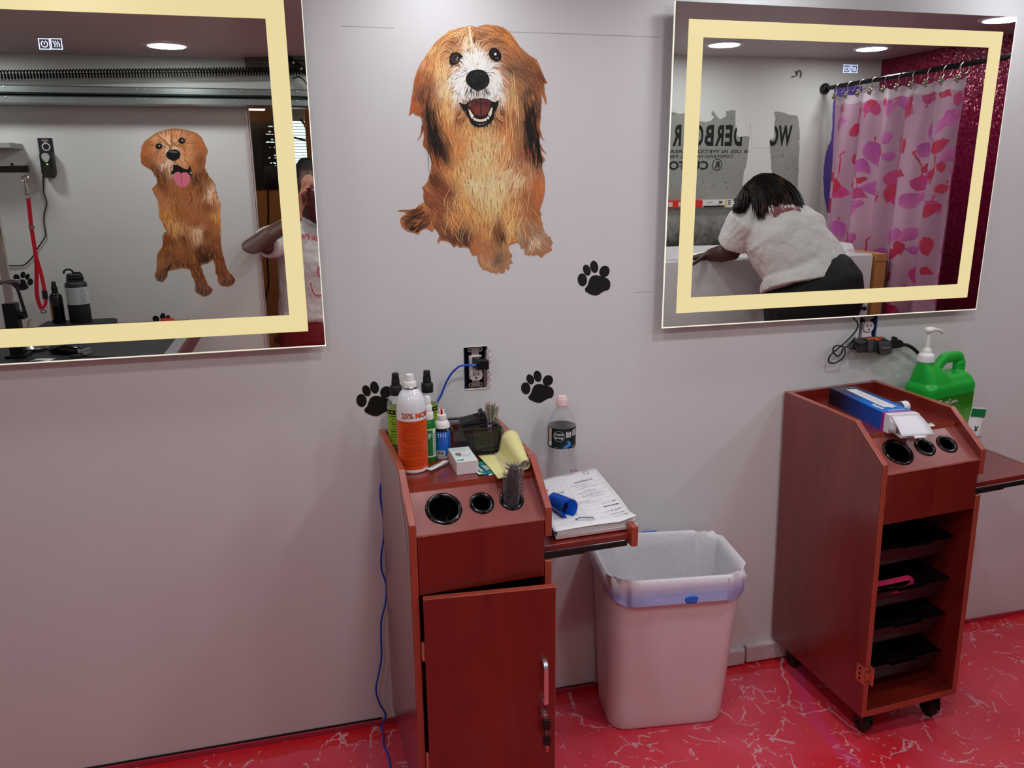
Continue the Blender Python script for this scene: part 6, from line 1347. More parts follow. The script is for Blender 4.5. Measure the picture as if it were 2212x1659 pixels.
# ---- raised black tray with bottles
TYt = -1.87
zt = b_(700, 1150, TYt+.0).z
R = thing('black_tool_case', 'flat black tool case at the back of the grooming table, bottles standing on it', 'case', (-.97, TYt, TZ+.0005))
hC = .032
mb = MB(); rings = [[Vector((x, y, z)) for x, y in rrect(.145*f, .07*f, .02)] for z, f in ((0, .97), (.003, 1), (hC-.005, 1), (hC, .96))]; mb.loft(rings); mb.obj('case_body', mat('black_case', (26, 27, 28), .5, var=.05), R, smooth=40)
zb = TZ+hC+.0008
fx = (b_(810, 1150, TYt).x+b_(1065, 1130, TYt).x)/2
R = thing('insulated_bottle', 'wide black insulated bottle with pale paper label and looped lid', 'bottle', (fx, TYt, zb))
ztop = b_(950, 590, TYt).z-zb; zs = b_(880, 720, TYt).z-zb
mb = MB(); r = .0435; mb.lathe([(0, 0), (r-.002, 0), (r, .003), (r, zs), (r-.004, zs+.010), (r-.010, zs+.014), (.033, zs+.016), (.033, zs+.020)], 40); mb.obj('bottle_body', mat('charcoal_powder_coat', (38, 34, 37), .5, var=.05), R)
mb = MB(); mb.lathe([(0, zs+.018), (.0355, zs+.018), (.0355, zs+.022), (.031, zs+.024), (.0345, zs+.028), (.0345, zs+.032), (.031, zs+.034), (.0315, ztop-.004), (.0285, ztop), (0, ztop)], 36)
mb.tube([(-.024+.018*cos(t)+.002, .0, ztop+.005+.013*sin(t)) for t in [pi*i/10*1.25-.4 for i in range(11)]], .0042, 8); mb.box(-.006, -.008, ztop, .024, .008, ztop+.006); mb.obj('lid', M_BLKM, R)
mb = MB(); z0, z1 = b_(900, 940, TYt).z-zb, b_(880, 745, TYt).z-zb
cyl_patch(mb, r+.0006, radians(-15), radians(205), z0, z1, 0, 40); l = mb.obj('label', mat('pale_grey_label', (190, 192, 192), .6, var=.03), R, fix=False)
mb = MB(); cyl_patch(mb, r+.001, radians(128), radians(131), z0, z1, 0, 2)
for i in range(9):
    if i % 1 == 0: cyl_patch(mb, r+.001, radians(28), radians(58+(i*7 % 12)), z1-.010-.007*i, z1-.0085-.007*i, 0, 6)
mb.obj('label_print', mat('label_grey_print', (96, 96, 98), .6, var=0), l, fix=False)
sx = (b_(615, 1170, TYt).x+b_(775, 1160, TYt).x)/2
R = thing('black_spray_bottle', 'slim black spray bottle with amber label strip beside the insulated bottle', 'bottle', (sx-.002, TYt, zb))
zs = b_(650, 840, TYt).z-zb; zn = b_(630, 750, TYt).z-zb; ze = b_(615, 685, TYt).z-zb
mb = MB(); r = .0262; mb.lathe([(0, 0), (r-.002, 0), (r, .003), (r, zs-.012), (r-.003, zs), (r-.010, zs+.007), (.0105, zs+.010)], 32); mb.obj('bottle_body', mat('glossy_black_bottle', (10, 10, 11), .15, var=0, coat=.3), R)
mb = MB(); mb.lathe([(0, zs+.008), (.0125, zs+.008), (.0125, zn), (.0095, zn+.002), (.0085, ze-.003), (.007, ze), (0, ze)], 24); mb.obj('spray_cap', M_BLKM, R)
mb = MB(); cyl_patch(mb, r+.0005, radians(118), radians(160), .018, zs-.035, 0, 8); mb.obj('label', mat('amber_label', (150, 104, 26), .5, var=.08), R, fix=False)
# ---- clippers, scissors, paper and red item on the table
def onT(px, py): return rfz(px, py, TZ+.0006)
p = onT(150, 765)
R = thing('hair_clipper', 'black and chrome hair clipper lying on the grooming table', 'clipper', (p.x, p.y, TZ+.0006), (0, 0, .5))
mb = MB(); rings = [[Vector((x, w*cos(q), h*.5+h*.5*sin(q))) for q in [2*pi*i/16 for i in range(16)]] for x, w, h in ((-.08, .012, .022), (-.07, .019, .034), (0, .021, .038), (.045, .02, .034), (.06, .021, .028))]; mb.loft(rings); mb.obj('clipper_body', M_BLK, R, smooth=50)
mb = MB(); mb.box(.058, -.021, .006, .082, .021, .024); [mb.box(.08, -.02+.005*i, .004, .09, -.0175+.005*i, .01) for i in range(9)]; mb.obj('clipper_blade', M_STEEL, R, smooth=0, bevel=.001)
p = onT(198, 770)
R = thing('scissors', 'steel and black scissors lying on the grooming table beside the clipper', 'scissors', (p.x, p.y, TZ+.0006), (0, 0, .25))
mb = MB(); mb.prism([(-.02, -.002), (.09, .001), (.092, .003), (-.02, .006)], 'z', .004, .006); mb.prism([(-.02, -.006), (.088, -.004), (.09, -.002), (-.02, .002)], 'z', .002, .004); mb.obj('blades', M_STEEL, R, smooth=0)
for s_ in (-1, 1):
    mb = MB(); mb.tube([(-.052+.018*cos(t), s_*.015+.012*sin(t), .005) for t in [2*pi*i/18 for i in range(19)]], .0035, 8); mb.tube([(-.036, s_*.009, .005), (-.012, 0, .005)], .003, 8); mb.obj('finger_loop', M_BLKM, R)
p = onT(92, 778)
R = thing('paper_scrap', 'small white paper scrap on the grooming table', 'paper', (p.x, p.y, TZ+.0006), (0, 0, .3))
mb = MB(); mb.grid(lambda u, v: Vector((.07*u-.035, .05*v-.025, .001+.004*sin(3*u)*v)), 6, 4); mb.obj('paper_sheet', M_WPAPER, R, thick=.0003)
p = rfz(362, 692, TZ+.012)
R = thing('red_collar_roll', 'small red coiled band on the table edge below the low paw print', 'collar', (p.x, p.y, TZ+.0006))
mb = MB(); mb.lathe([(.016, 0), (.026, 0), (.029, .006), (.029, .014), (.026, .019), (.016, .019), (.016, 0)], 28); mb.obj('band', mat('red_band', (206, 36, 40), .5, var=.05), R)
p = onT(80, 757)
R = thing('round_dish', 'small round steel dish on the grooming table near the post', 'dish', (p.x, p.y, TZ+.0006))
mb = MB(); mb.lathe([(0, .002), (.03, .001), (.04, .012), (.043, .012), (.032, -.0), (0, 0)], 28); mb.obj('dish_bowl', M_STEEL, R)
# grey bar end at the far left of the mirror
a, b = d_(0, 475), d_(150, 555)
R = thing('grey_wall_bar', 'grey painted bar end sticking out by the back wall left of the outlet', 'bar', (rf(24, 314, -1.9).x, -1.9, rf(12, 314, -1.9).z))
mb = MB(); mb.box(-.34, -.15, -.011, 0, .012, .011); mb.obj('bar_body', mat('grey_paint', (150, 150, 148), .5), R, smooth=0, bevel=.002)
# ================================================================ room beyond the opening
YF = -4.6
M_BRN = wall_mat('brown_wall', (150, 104, 66)); M_DIM = wall_mat('dim_room', (176, 164, 152))
mb = MB(); mb.poly([(-1.2, YF, 0), (1.6, YF, 0), (1.6, YF, 2.3), (-1.2, YF, 2.3)]); struct(mb.obj('wall_far', M_BRN, smooth=0))
mb = MB(); mb.poly([(-1.2, BK-.11, 0), (-1.2, YF, 0), (-1.2, YF, 2.3), (-1.2, BK-.11, 2.3)]); struct(mb.obj('wall_far_left', M_DIM, smooth=0))
mb = MB(); mb.poly([(1.6, BK-.11, 0), (1.6, YF, 0), (1.6, YF, 2.3), (1.6, BK-.11, 2.3)]); struct(mb.obj('wall_far_right', M_DIM, smooth=0))
mb = MB(); mb.poly([(-1.2, BK-.11, 2.22), (1.6, BK-.11, 2.22), (1.6, YF, 2.22), (-1.2, YF, 2.22)]); struct(mb.obj('ceiling_far', M_CEIL, smooth=0))
P0, P1 = rf(536, 231, YF+.5), rf(562, 239, YF+.5)
R = thing('warm_ceiling_light', 'small warm lit fitting at the top of the opening, in the room beyond', 'light', ((P0.x+P1.x)/2, YF+.5, P0.z+.01))
mb = MB(); mb.box(-.07, -.05, -.03, .07, .05, .0); mb.obj('lens', mat('warm_lens', (255, 220, 170), .5, var=0, emit=(255, 206, 150), es=7), R, smooth=0, bevel=.008)
mb = MB(); mb.box(-.05, -.03, 0, .05, .03, 2.22-(P0.z+.01)); mb.obj('mount', M_BRN, R, smooth=0)
ld = bpy.data.lights.new('room_lamp', 'AREA'); ld.size = .3; ld.energy = 5; ld.color = (1, .8, .58); lo = bpy.data.objects.new('room_lamp', ld); COL.objects.link(lo); lo.location = (-.35, -3.6, 2.15)
# dark shutter panel and bright blinds
a, b = rf(541, 262, YF+.02), rf(606, 408, YF+.02)
R = thing('dark_shutter', 'dark slatted shutter beyond the opening, light glinting between its slats', 'shutter', (a.x, YF, b.z))
w, h = rf(606, 261, YF+.02).x-a.x-.006, a.z-b.z
mb = MB(); mb.box(0, .001, 0, w, .016, h); mb.obj('shutter_board', mat('blackish_shutter', (16, 19, 24), .35, var=.1), R, smooth=0)
mb = MB(); n = 26
for i in range(n): z = h*(i+.3)/n; mb.box(.06, .016, z, w-.004, .024, z+h/n*.55)
mb.obj('slats', mat('black_slats', (9, 10, 12), .3, var=0), R, smooth=0)
mb = MB(); rd = random.Random(21)
for i in range(60):
    z = h*(rd.randint(2, n-3)+.9)/n; x = w*(.45+.5*rd.random()**.6); mb.poly([(x, .0245, z), (x+rd.uniform(.004, .025), .0245, z), (x+rd.uniform(.004, .025), .0245, z+.008), (x, .0245, z+.008)])
mb.obj('light_gap', mat('daylight_gap', (220, 240, 240), .5, var=0, emit=(214, 240, 240), es=.9), R, smooth=0, fix=False)
a, b = rf(606, 261, YF+.02), rf(668, 372, YF+.02)
wz0, wz1, wx0, wx1 = b.z-.25, a.z, a.x-.0, b.x+.35
R = thing('window_blind', 'bright daylit window blind beyond the opening above the photographer', 'window blind', (wx0, YF, wz0))
w, h = wx1-wx0, wz1-wz0
mb = MB(); mb.poly([(0, .004, 0), (w, .004, 0), (w, .004, h), (0, .004, h)]); mb.obj('daylight_pane', mat('daylight_pane', (225, 245, 250), .5, var=0, emit=(222, 244, 250), es=1.6), R, smooth=0, fix=False)
mb = MB()
for i in range(30): z = h*i/30; mb.box(0, .008, z, w, .02, z+.004)
mb.box(0, .008, h*.44, w, .022, h*.48); mb.box(0, .006, h, w, .03, h+.08); mb.obj('blind_slats', mat('pale_blind_slat', (150, 168, 172), .5), R, smooth=0)
q = rf(642, 330, YF+.2)
R = thing('desk_lamp_arm', 'dark bent lamp arm in front of the daylit blind', 'lamp', (q.x-.05, YF+.2, 0))
mb = MB(); e = [rf(648, 258, YF+.2), rf(656, 266, YF+.2), rf(662, 280, YF+.2), rf(667, 300, YF+.2)]
mb.tube([p_-Vector(R.location) for p_ in spline(e, 5)], .008, 8); mb.tube([e[3]-Vector(R.location), Vector((.1, 0, 0.02))], .01, 8); mb.lathe([(0, 0), (.09, 0), (.08, .02), (0, .025)], 20, (.1, 0, 0)); mb.tube([rf(634, 297, YF+.2)-Vector(R.location), rf(672, 306, YF+.2)-Vector(R.location)], .007, 8)
mb.obj('lamp_arm', mat('dark_lamp_metal', (40, 50, 54), .4, .4), R)
R = thing('wooden_post', 'tan wooden post beyond the opening at the mirror edge', 'post', (rf(676, 330, -3.2).x, -3.2, 0))
mb = MB(); mb.box(-.035, -.05, 0, .035, .05, 2.22); mb.obj('post_body', mat('tan_wood', (196, 148, 92), .6, var=.08), R, smooth=0, bevel=.006)
a, b = rf(577, 358, -3.9), rf(604, 408, -3.9)
R = thing('dark_hanging_bag', 'black bag hanging in the room beyond the opening', 'bag', ((a.x+b.x)/2+.03, -3.9, b.z))
hh = a.z-b.z; mb = MB(); mb.loft([[Vector((x, y, z)) for x, y in rrect(.10*f, .05*f, .03)] for z, f in ((0, .8), (.02, 1), (hh*.7, 1), (hh, .9))]); mb.tube([(0, 0, hh), (0, 0, 2.22-b.z)], .006, 6); mb.obj('bag_body', mat('black_bag', (9, 9, 9), .6, var=0), R)
R = thing('hanging_cord', 'thin dark cord hanging down the brown wall beyond the opening', 'cord', (0, 0, 0))
mb = MB(); mb.tube(spline([rf(578, 408, YF+.02), rf(579, 440, YF+.02), rf(579, 480, YF+.02), rf(576, 540, YF+.02), rf(580, 610, YF+.02), rf(573, 640, YF+.02), rf(574, 700, YF+.02)], 5), .006, 6); mb.obj('cord_run', M_CORD, R)
R = thing('tan_radio', 'yellowish tan rounded box with a knob behind the photographer', 'box', ((rf(585, 735, -2.45).x+rf(640, 735, -2.45).x)/2, -2.45, .0))
zz = rf(600, 708, -2.45).z; mb = MB(); mb.loft([[Vector((x, y, z)) for x, y in rrect(.12*f, .07*f, .04)] for z, f in ((.001, .9), (.03, 1), (zz-.04, 1), (zz, .85))]); mb.obj('box_body', mat('tan_yellow_plastic', (214, 164, 88), .5, var=.03), R)
mb = MB(); kx = rf(600, 733, -2.38); mb.lathe([(0, .03), (.018, .028), (.02, 0)], 18, (kx.x-R.location.x, .07, kx.z), 0, Matrix.Rotation(-pi/2, 4, 'X')); mb.obj('knob', mat('brown_knob', (120, 84, 50), .5), R)
# ================================================================ bathing corner in the right mirror
def t_(x, y, yy=BK): return rf(1420+x*320/2212, 200+y*240/1659, yy)
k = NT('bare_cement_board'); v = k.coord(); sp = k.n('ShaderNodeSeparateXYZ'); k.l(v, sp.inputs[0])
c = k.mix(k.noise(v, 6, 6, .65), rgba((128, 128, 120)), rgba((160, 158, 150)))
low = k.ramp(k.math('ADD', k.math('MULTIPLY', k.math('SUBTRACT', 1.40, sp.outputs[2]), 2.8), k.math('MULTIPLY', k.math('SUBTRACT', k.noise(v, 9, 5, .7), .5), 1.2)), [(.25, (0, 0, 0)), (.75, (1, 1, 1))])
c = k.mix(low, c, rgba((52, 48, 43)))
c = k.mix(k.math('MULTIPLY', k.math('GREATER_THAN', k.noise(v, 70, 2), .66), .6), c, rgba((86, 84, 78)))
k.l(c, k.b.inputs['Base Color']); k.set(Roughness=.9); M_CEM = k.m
def rag(pts, amp, seed, n=7):
    rd = random.Random(seed); out = []
    for i, (x, y) in enumerate(pts):
        x2, y2 = pts[(i+1) % len(pts)]
        for j in range(n): t = j/n; out.append((x+(x2-x)*t+(rd.uniform(-amp, amp) if j else 0), y+(y2-y)*t+(rd.uniform(-amp, amp) if j else 0)))
    return out
def flat(P, d): return Vector((P.x, BK+d, P.z))
mb = MB()
left = [(-1200, 260), (215, 280), (330, 320), (420, 300), (520, 330), (630, 420), (740, 440), (800, 420), (850, 360), (800, 320), (820, 265), (880, 340), (930, 400), (980, 380), (1030, 340), (1025, 280), (1100, 262), (1168, 268), (1162, 500), (1180, 640), (1370, 660), (1355, 830), (1340, 960), (1320, 1100), (1285, 1180), (1270, 1340), (1260, 1700), (1230, 2700), (-1300, 2800)]
mb.poly([flat(t_(x, y), .0008) for x, y in rag(left, 5, 3, 4)])
right = [(1745, 285), (1850, 290), (1880, 300), (2000, 335), (2080, 340), (2105, 400), (2112, 500), (2125, 590), (2118, 900), (2105, 1100), (2095, 1400), (2090, 1700), (2060, 2500), (1740, 2500), (1745, 1300), (1700, 1150), (1690, 1000), (1680, 850), (1675, 720), (1745, 680), (1745, 480), (1765, 400)]
mb.poly([flat(t_(x, y), .0008) for x, y in rag(right, 6, 4, 4)])
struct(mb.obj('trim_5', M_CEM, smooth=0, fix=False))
mb = MB()
def letter(ch, xl, xr, zt, zb, d=.0014):      # xl is the letter's left edge as read facing the wall (larger world x)
    vs, fs = text_geo(ch, 1, .035); x0, x1 = min(p[0] for p in vs), max(p[0] for p in vs); y0, y1 = min(p[1] for p in vs), max(p[1] for p in vs)
    mb.add([Vector((xl+(xr-xl)*(x-x0)/(x1-x0), BK+d, zb+(zt-zb)*(y-y0)/(y1-y0))) for x, y in vs], fs)
zt, zb = 1.756, 1.650
for ch, xl, xr in (('W', 2.582, 2.500), ('D', 2.286, 2.236), ('E', 2.227, 2.185), ('R', 2.177, 2.128), ('B', 2.120, 2.068), ('O', 2.060, 2.008), ('A', 2.0, 1.944), ('R', 1.934, 1.886), ('D', 1.876, 1.826)): letter(ch, xl, xr, zt, zb if ch != 'D' or xl < 2 else zb)
letter('C', 2.492, 2.452, zt-.02, zb+.0) if False else None
def wline(s, xl, xr, zb, h, bold=.0):
    vs, fs = text_geo(s, 1, bold); x1 = max(p[0] for p in vs); mb.add([Vector((xl+(xr-xl)*x/x1, BK+.0014, zb+h*y/.72)) for x, y in vs], fs)
wline('FOR USE IN WET/DRY AREAS AS', 2.375, 1.80, 1.6155, .017, .01); wline('CONTAINS NO CELL FIBERS', 2.240, 1.83, 1.5905, .017, .01); wline('CUSTOM', 2.098, 1.82, 1.533, .042, .03)
n = 32; cx, cz_ = 2.148, 1.556
mb.add([Vector((cx+rr*cos(2*pi*i/n), BK+.0014, cz_+rr*1.1*sin(2*pi*i/n))) for rr in (.0285, .0245) for i in range(n)], [(i, (i+1) % n, n+(i+1) % n, n+i) for i in range(n)])
letter('R', 2.162, 2.134, cz_+.016, cz_-.016)
tag(mb.obj('board_lettering', mat('black_stencil_ink', (18, 18, 18), .8, var=0), smooth=0, fix=False), 'black stencilled lettering on the bare cement board above the tub', 'lettering')
mb = MB(); M_WPATCH = M_WALL2      # white paint over parts of the lettering
mb.poly([flat(t_(x, y), .0021) for x, y in rag([(1165, 250), (1168, 500), (1200, 660), (1370, 655), (1385, 560), (1310, 540), (1310, 250)], 8, 8, 4)])
mb.poly([flat(t_(x, y), .0022) for x, y in rag([(1378, 640), (1360, 830), (1345, 965), (1325, 1100), (1290, 1180), (1275, 1345), (1265, 1500), (1740, 1500), (1742, 1300), (1700, 1150), (1690, 1000), (1678, 850), (1672, 720), (1742, 680), (1742, 470), (1380, 470)], 5, 9, 4)])
letter  # the O of the board's name shows only as its right edge
struct(mb.obj('trim_6', M_WPATCH, smooth=0, fix=False))
mb = MB(); letter('O', 2.500, 2.438, zt, zb, .0026); mb.v  # left half covered again below
tag(mb.obj('board_lettering', MATS['black_stencil_ink'], smooth=0, fix=False), 'black stencilled letter beside the W, half painted over, above the tub', 'lettering')
mb = MB(); mb.poly([flat(t_(x, y), .0032) for x, y in rag([(1400, 460), (1742, 460), (1745, 660), (1672, 715), (1672, 830), (1400, 830)], 4, 10, 4)]); struct(mb.obj('trim_7', M_WPATCH, smooth=0, fix=False))
# purple paint patch by the curtain
mb = MB(); M_PUR = mat('purple_paint', (98, 78, 160), .45, var=.1, vs=12)
pur = [(1802, 186), (1862, 186), (1862, 560), (1792, 560), (1800, 520), (1798, 490), (1790, 470), (1780, 420), (1778, 380), (1782, 340), (1790, 312), (1796, 300), (1799, 240)]
mb.poly([flat(rf(x, y, BK), .0012) for x, y in rag(pur, 1.2, 5, 6)]); struct(mb.obj('trim_8', M_PUR, smooth=0, fix=False))
# tub
TYF, TXR, TZR = -1.35, 2.622, 1.138
R = thing('bathtub', 'raised white bathtub below the bare cement board', 'bathtub', (1.85, -1.7, 0))
M_TUB = mat('white_acrylic', (226, 222, 224), .14, var=.01, coat=.4)
mb = MB(); mb.T = Matrix.Translation((-1.85, 1.7, 0)); x0, x1, y0, y1 = 1.0, TXR-.004, BK+.004, TYF
def ring(ix, iy, z, rr=.08): return [Vector(((x0+x1)/2+x, (y0+y1)/2+y, z)) for x, y in rrect((x1-x0)/2-ix, (y1-y0)/2-iy, rr, 8)]
mb.loft([ring(0, 0, .32, .012), ring(0, 0, TZR-.012, .012), ring(.004, .004, TZR-.003, .014), ring(.012, .012, TZR, .02), ring(.06, .045, TZR, .06), ring(.07, .055, TZR-.01, .07), ring(.10, .08, TZR-.15, .1), ring(.16, .12, TZR-.38, .12), ring(.22, .17, TZR-.40, .12)])
mb.obj('tub_shell', M_TUB, R, smooth=50)
mb = MB(); mb.T = Matrix.Translation((-1.85, 1.7, 0)); mb.box(1.0, TYF-.001, .0, x1, TYF+.012, .31); mb.box(1.0, BK+.004, 0, x1, BK+.04, .31); mb.box(x1-.02, BK+.04, 0, x1, TYF, .31); mb.box(1.0, BK+.04, 0, 1.02, TYF, .31); mb.obj('tub_plinth', mat('white_plinth', (214, 208, 210), .4), R, smooth=0)
a, b = rf(1785, 519, -1.9), rf(1880, 541, -1.55)
mb = MB(); mb.T = Matrix.Translation((-1.85, 1.7, 0)); e = [Vector((TXR-.06, BK+.02, TZR+.052)), Vector((TXR-.04, -1.75, TZR+.045)), Vector((TXR-.03, -1.50, TZR+.038)), Vector((TXR-.03, -1.475, TZR+.012))]
mb.loft([[p+Vector((-.05, 0, -p.z+TZR-.004)), p+Vector((-.022, 0, 0)), p+Vector((.012, 0, 0)), p+Vector((.02, 0, -p.z+TZR-.004))] for p in e]); mb.obj('tub_end_ledge', M_TUB, R, smooth=0, bevel=.006)
R = thing('wood_stud_frame', 'bare wooden stud at the right end of the bathtub', 'stud', (TXR+.03, TYF-.03, 0))
k = NT('pine_stud'); v = k.coord((40, 40, 3)); k.l(k.mix(k.noise(v, 1, 5, .6, .5), rgba((206, 150, 88)), rgba((182, 118, 62))), k.b.inputs['Base Color']); k.set(Roughness=.65)
mb = MB(); mb.box(-.028, -.04, 0, .032, .04, TZR-.038); mb.obj('stud', k.m, R, smooth=0, bevel=.002)
mb = MB(); mb.box(-.028, -.30, TZR-.037, .034, .042, TZR-.002); mb.box(.030, -.04, 0, .036, .044, TZR-.037, 1); mb.obj('top_plate', [k.m, mat('dark_stud_edge', (70, 66, 66), .6)], R, smooth=0, bevel=.002)
R = thing('tub_drain_fitting', 'small dark fitting on the tub apron beside the wooden stud', 'fitting', rf(1860, 668, TYF+.014))
mb = MB(); mb.tube([(-.03, 0, -.008), (.0, .004, .004), (.02, .006, .008)], .006, 8); mb.ball((.014, .006, .004), .011); mb.obj('fitting_body', M_DKM, R)
# spirit level held on the board
a, b = t_(120, 1620, BK+.014), t_(1350, 1580, BK+.014)
R = thing('spirit_level', 'red spirit level with white card sleeve on the wall behind the woman', 'spirit level', (b.x, BK+.0004, b.z-.0))
zc_ = (t_(650, 1580).z+t_(650, 1740).z)/2-R.location.z; Lx = b.x-1.45; hh = .0195
mb = MB(); mb.box(-Lx, 0, zc_-hh, 0, .02, zc_+hh); lv = mb.obj('level_body', mat('level_red', (214, 44, 34), .4, var=.03), R, smooth=0, bevel=.001)
sx1 = t_(650, 1600).x-b.x; 
mb = MB(); mb.box(sx1, -.0005, zc_-hh-.0008, .0, .0215, zc_+hh+.0008); mb.obj('card_sleeve', mat('white_card_sleeve', (222, 218, 214), .6, var=.02), lv, smooth=0)
mb = MB(); yy = .0222; X = lambda x: t_(x, 1600).x-b.x
mb.poly([(X(660), yy, zc_-hh), (X(975), yy, zc_-hh), (X(975), yy, zc_-hh+.010), (X(660), yy, zc_-hh+.010)], 0); mb.poly([(X(985), yy, zc_-hh), (X(1005), yy, zc_-hh), (X(1005), yy, zc_+hh), (X(985), yy, zc_+hh)], 1)
for i in range(3): mb.poly([(X(1025), yy, zc_+.012-.009*i), (X(1065), yy, zc_+.012-.009*i), (X(1065), yy, zc_+.017-.009*i), (X(1025), yy, zc_+.017-.009*i)], 0)
put_text(mb, 'w', lambda x, y: Vector((X(940)-x, yy, zc_+.0005+y)), size=.026, bold=.05, mi=0); put_text(mb, 'TORPEDO LEVEL', lambda x, y: Vector((X(805)-x, yy, zc_+.004+y)), width=.04, bold=.02, mi=0) ; mb.poly([(X(865), yy, zc_-.004), (X(955), yy, zc_-.004), (X(955), yy, zc_-.001), (X(865), yy, zc_-.001)], 1)
mb.obj('sleeve_print', [mat('black_print', (24, 24, 24), .6, var=0), mat('yellow_print', (214, 176, 50), .5, var=0)], lv, smooth=0, fix=False)
mb = MB()
for x in (170, 320): mb.box(X(x)-.012, .012, zc_-.012, X(x)+.012, .0225, zc_+.012)
mb.obj('vial', mat('level_vial', (206, 196, 190), .2, var=0), lv, smooth=0)
# hook-shaped smear on the wall
mb = MB(); H = lambda x, y: flat(rf(1400+x*.3671, y*.3671, BK), .003)
for pts in ([(845,452),(866,448),(874,436),(866,420)], [(876,440),(880,420),(892,418),(899,432),(893,456)]): mb.tube([H(p.x, p.y) for p in spline([(x, y, 0) for x, y in pts], 5)], .0035, 6)
tag(mb.obj('wire_hook', mat('grey_wire_hook', (110, 104, 100), .5), smooth=40), 'small bent grey wire on the white wall above the cement board', 'hook')
# curtain rod, rings and curtain
RX_, RZ_ = 2.756, 1.944
R = thing('curtain_rod', 'black curtain rod running out from the back wall', 'curtain rod', (RX_, BK, RZ_))
mb = MB(); mb.tube([(0, .002, 0), (0, 2.04, .01)], .0115, 16); mb.obj('rod', mat('black_satin_rod', (18, 18, 20), .18, .5, var=0), R)
mb = MB(); mb.lathe([(0, 0), (.026, 0), (.028, .012), (.020, .024), (0, .026)], 24, (0, .001, 0), 0, Matrix.Rotation(-pi/2, 4, 'X')); mb.obj('wall_flange', M_BLKM, R)
CY0, CY1 = -1.955, -1.06; NF = 5.5
def cx_(y, z):
    t = (y-CY0)/(CY1-CY0); f = min(1, (1.88-z)/.5+.35) if z < 1.88 else .35
    return RX_ + (.028*sin(2*pi*NF*t+.6)+.010*sin(2*pi*2.3*t+2))*f
def ctop(y): t = (y-CY0)/(CY1-CY0); return RZ_-.042-.012*abs(sin(pi*9*t))
ZBOT = .12
rd = random.Random(14)
SP_ = Vector
def leafcol(y, z): return None
leaves = []; stems = []
U = .98; V = 1.8      # fabric coordinates: u along the cloth (metres), v down from the top
palette = [((206, 30, 66), (196, 30, 84)), ((214, 52, 120), (200, 60, 140)), ((196, 70, 160), (226, 130, 190)), ((186, 70, 165), (214, 110, 186))]
reps = [(0, 0), (.42, -.06), (.84, .02), (.22, .43), (.64, .38), (.02, .84), (.45, .87), (.86, .80), (-.2, .40), (.25, 1.27), (.68, 1.22), (-.18, 1.2), (.2, -.4), (.62, -.42)]
motif = [(.05,.05,.085,20,1),(.02,.16,.11,-25,2),(.12,.11,.05,160,2),(.18,.04,.05,-60,0),(.22,.10,.055,-30,0),(.17,.20,.085,-40,0),(.25,.19,.08,215,1),(.10,.27,.075,150,2),(.03,.33,.05,80,0),(.20,.30,.07,65,0),(.28,.33,.085,40,3),(.12,.38,.06,200,3),(.30,.44,.05,-20,0),(.20,.45,.06,30,0),(.08,.47,.09,15,1),(.34,.24,.10,70,3),(.38,.10,.075,200,1),(.40,.36,.08,-35,0),(.42,.46,.09,170,3),(.33,.02,.07,100,0),(.45,.22,.06,120,2)]
for ru, rv in reps:
    for lu, lv_, L, an, pi_ in motif: leaves.append((ru+lu, rv+lv_, L*rd.uniform(.95, 1.4), radians(an+rd.uniform(-12, 12)), pi_))
    for a, b in (((.10, .52), (.14, .30)), ((.14, .30), (.22, .12)), ((.22, .12), (.26, .05)), ((.30, .52), (.27, .36)), ((.27, .36), (.36, .22)), ((.42, .5), (.40, .3))): stems.append(((ru+a[0], rv+a[1]), (ru+b[0], rv+b[1])))
nu, nv = 250, 430
cols = [[(.0, 0, 0)]*(nu+1) for _ in range(nv+1)]
b0 = lin((190, 142, 168)); b1 = lin((216, 172, 196))
for j in range(nv+1):
    for i in range(nu+1):
        q = .5+.5*sin(i*.07+j*.013); cols[j][i] = tuple(x*(1-q)+y*q for x, y in zip(b0, b1)) if j > 10 else tuple(lin((222, 200, 212)))
def paint(u0, u1, v0, v1, fn):
    for j in range(max(0, int(v0/V*nv)), min(nv, int(v1/V*nv)+1)+1):
        for i in range(max(0, int(u0/U*nu)), min(nu, int(u1/U*nu)+1)+1):
            if j <= 10: continue
            c = fn(U*i/nu, V*j/nv)
            if c: a_, cc = c; cols[j][i] = tuple(x*(1-a_)+y*a_ for x, y in zip(cols[j][i], cc))
for (a, b) in stems:
    def fn(u, v, a=a, b=b):
        dx, dy = b[0]-a[0], b[1]-a[1]; t = max(0, min(1, ((u-a[0])*dx+(v-a[1])*dy)/(dx*dx+dy*dy))); bow = .02*sin(pi*t)
        d = sqrt((u-a[0]-dx*t-bow)**2+(v-a[1]-dy*t)**2)
        return (1, lin((206, 44, 84))) if d < .0042 else None
    paint(min(a[0], b[0])-.03, max(a[0], b[0])+.03, min(a[1], b[1])-.01, max(a[1], b[1])+.01, fn)
for u0, v0, L, an, pi_ in sorted(leaves, key=lambda q: -q[4]):
    ca, sa = cos(an), sin(an); c0, c1 = [lin(c) for c in palette[pi_]]
    def fn(u, v):
        x = (u-u0)*ca+(v-v0)*sa; y = -(u-u0)*sa+(v-v0)*ca; t = x/L
        if t < 0 or t > 1: return None
        w = L*.36*sin(pi*t**.75)*(1-.25*t)
        if abs(y) > w: return None
        g = min(1, max(0, .5+.6*y/max(w, 1e-4)*.6+.3*(t-.5))); return (.94, [p*(1-g)+q*g for p, q in zip(c0, c1)])
    paint(u0-L, u0+L, v0-L, v0+L, fn)
mb = MB(); vs = []
for j in range(nv+1):
    for i in range(nu+1):
        y = CY0+(CY1-CY0)*i/nu; zt_ = ctop(y); z = zt_+(ZBOT-zt_)*j/nv
        mb.v.append(Vector((cx_(y, z)-RX_, y-BK, z-RZ_))); mb.c.append(cols[j][i])
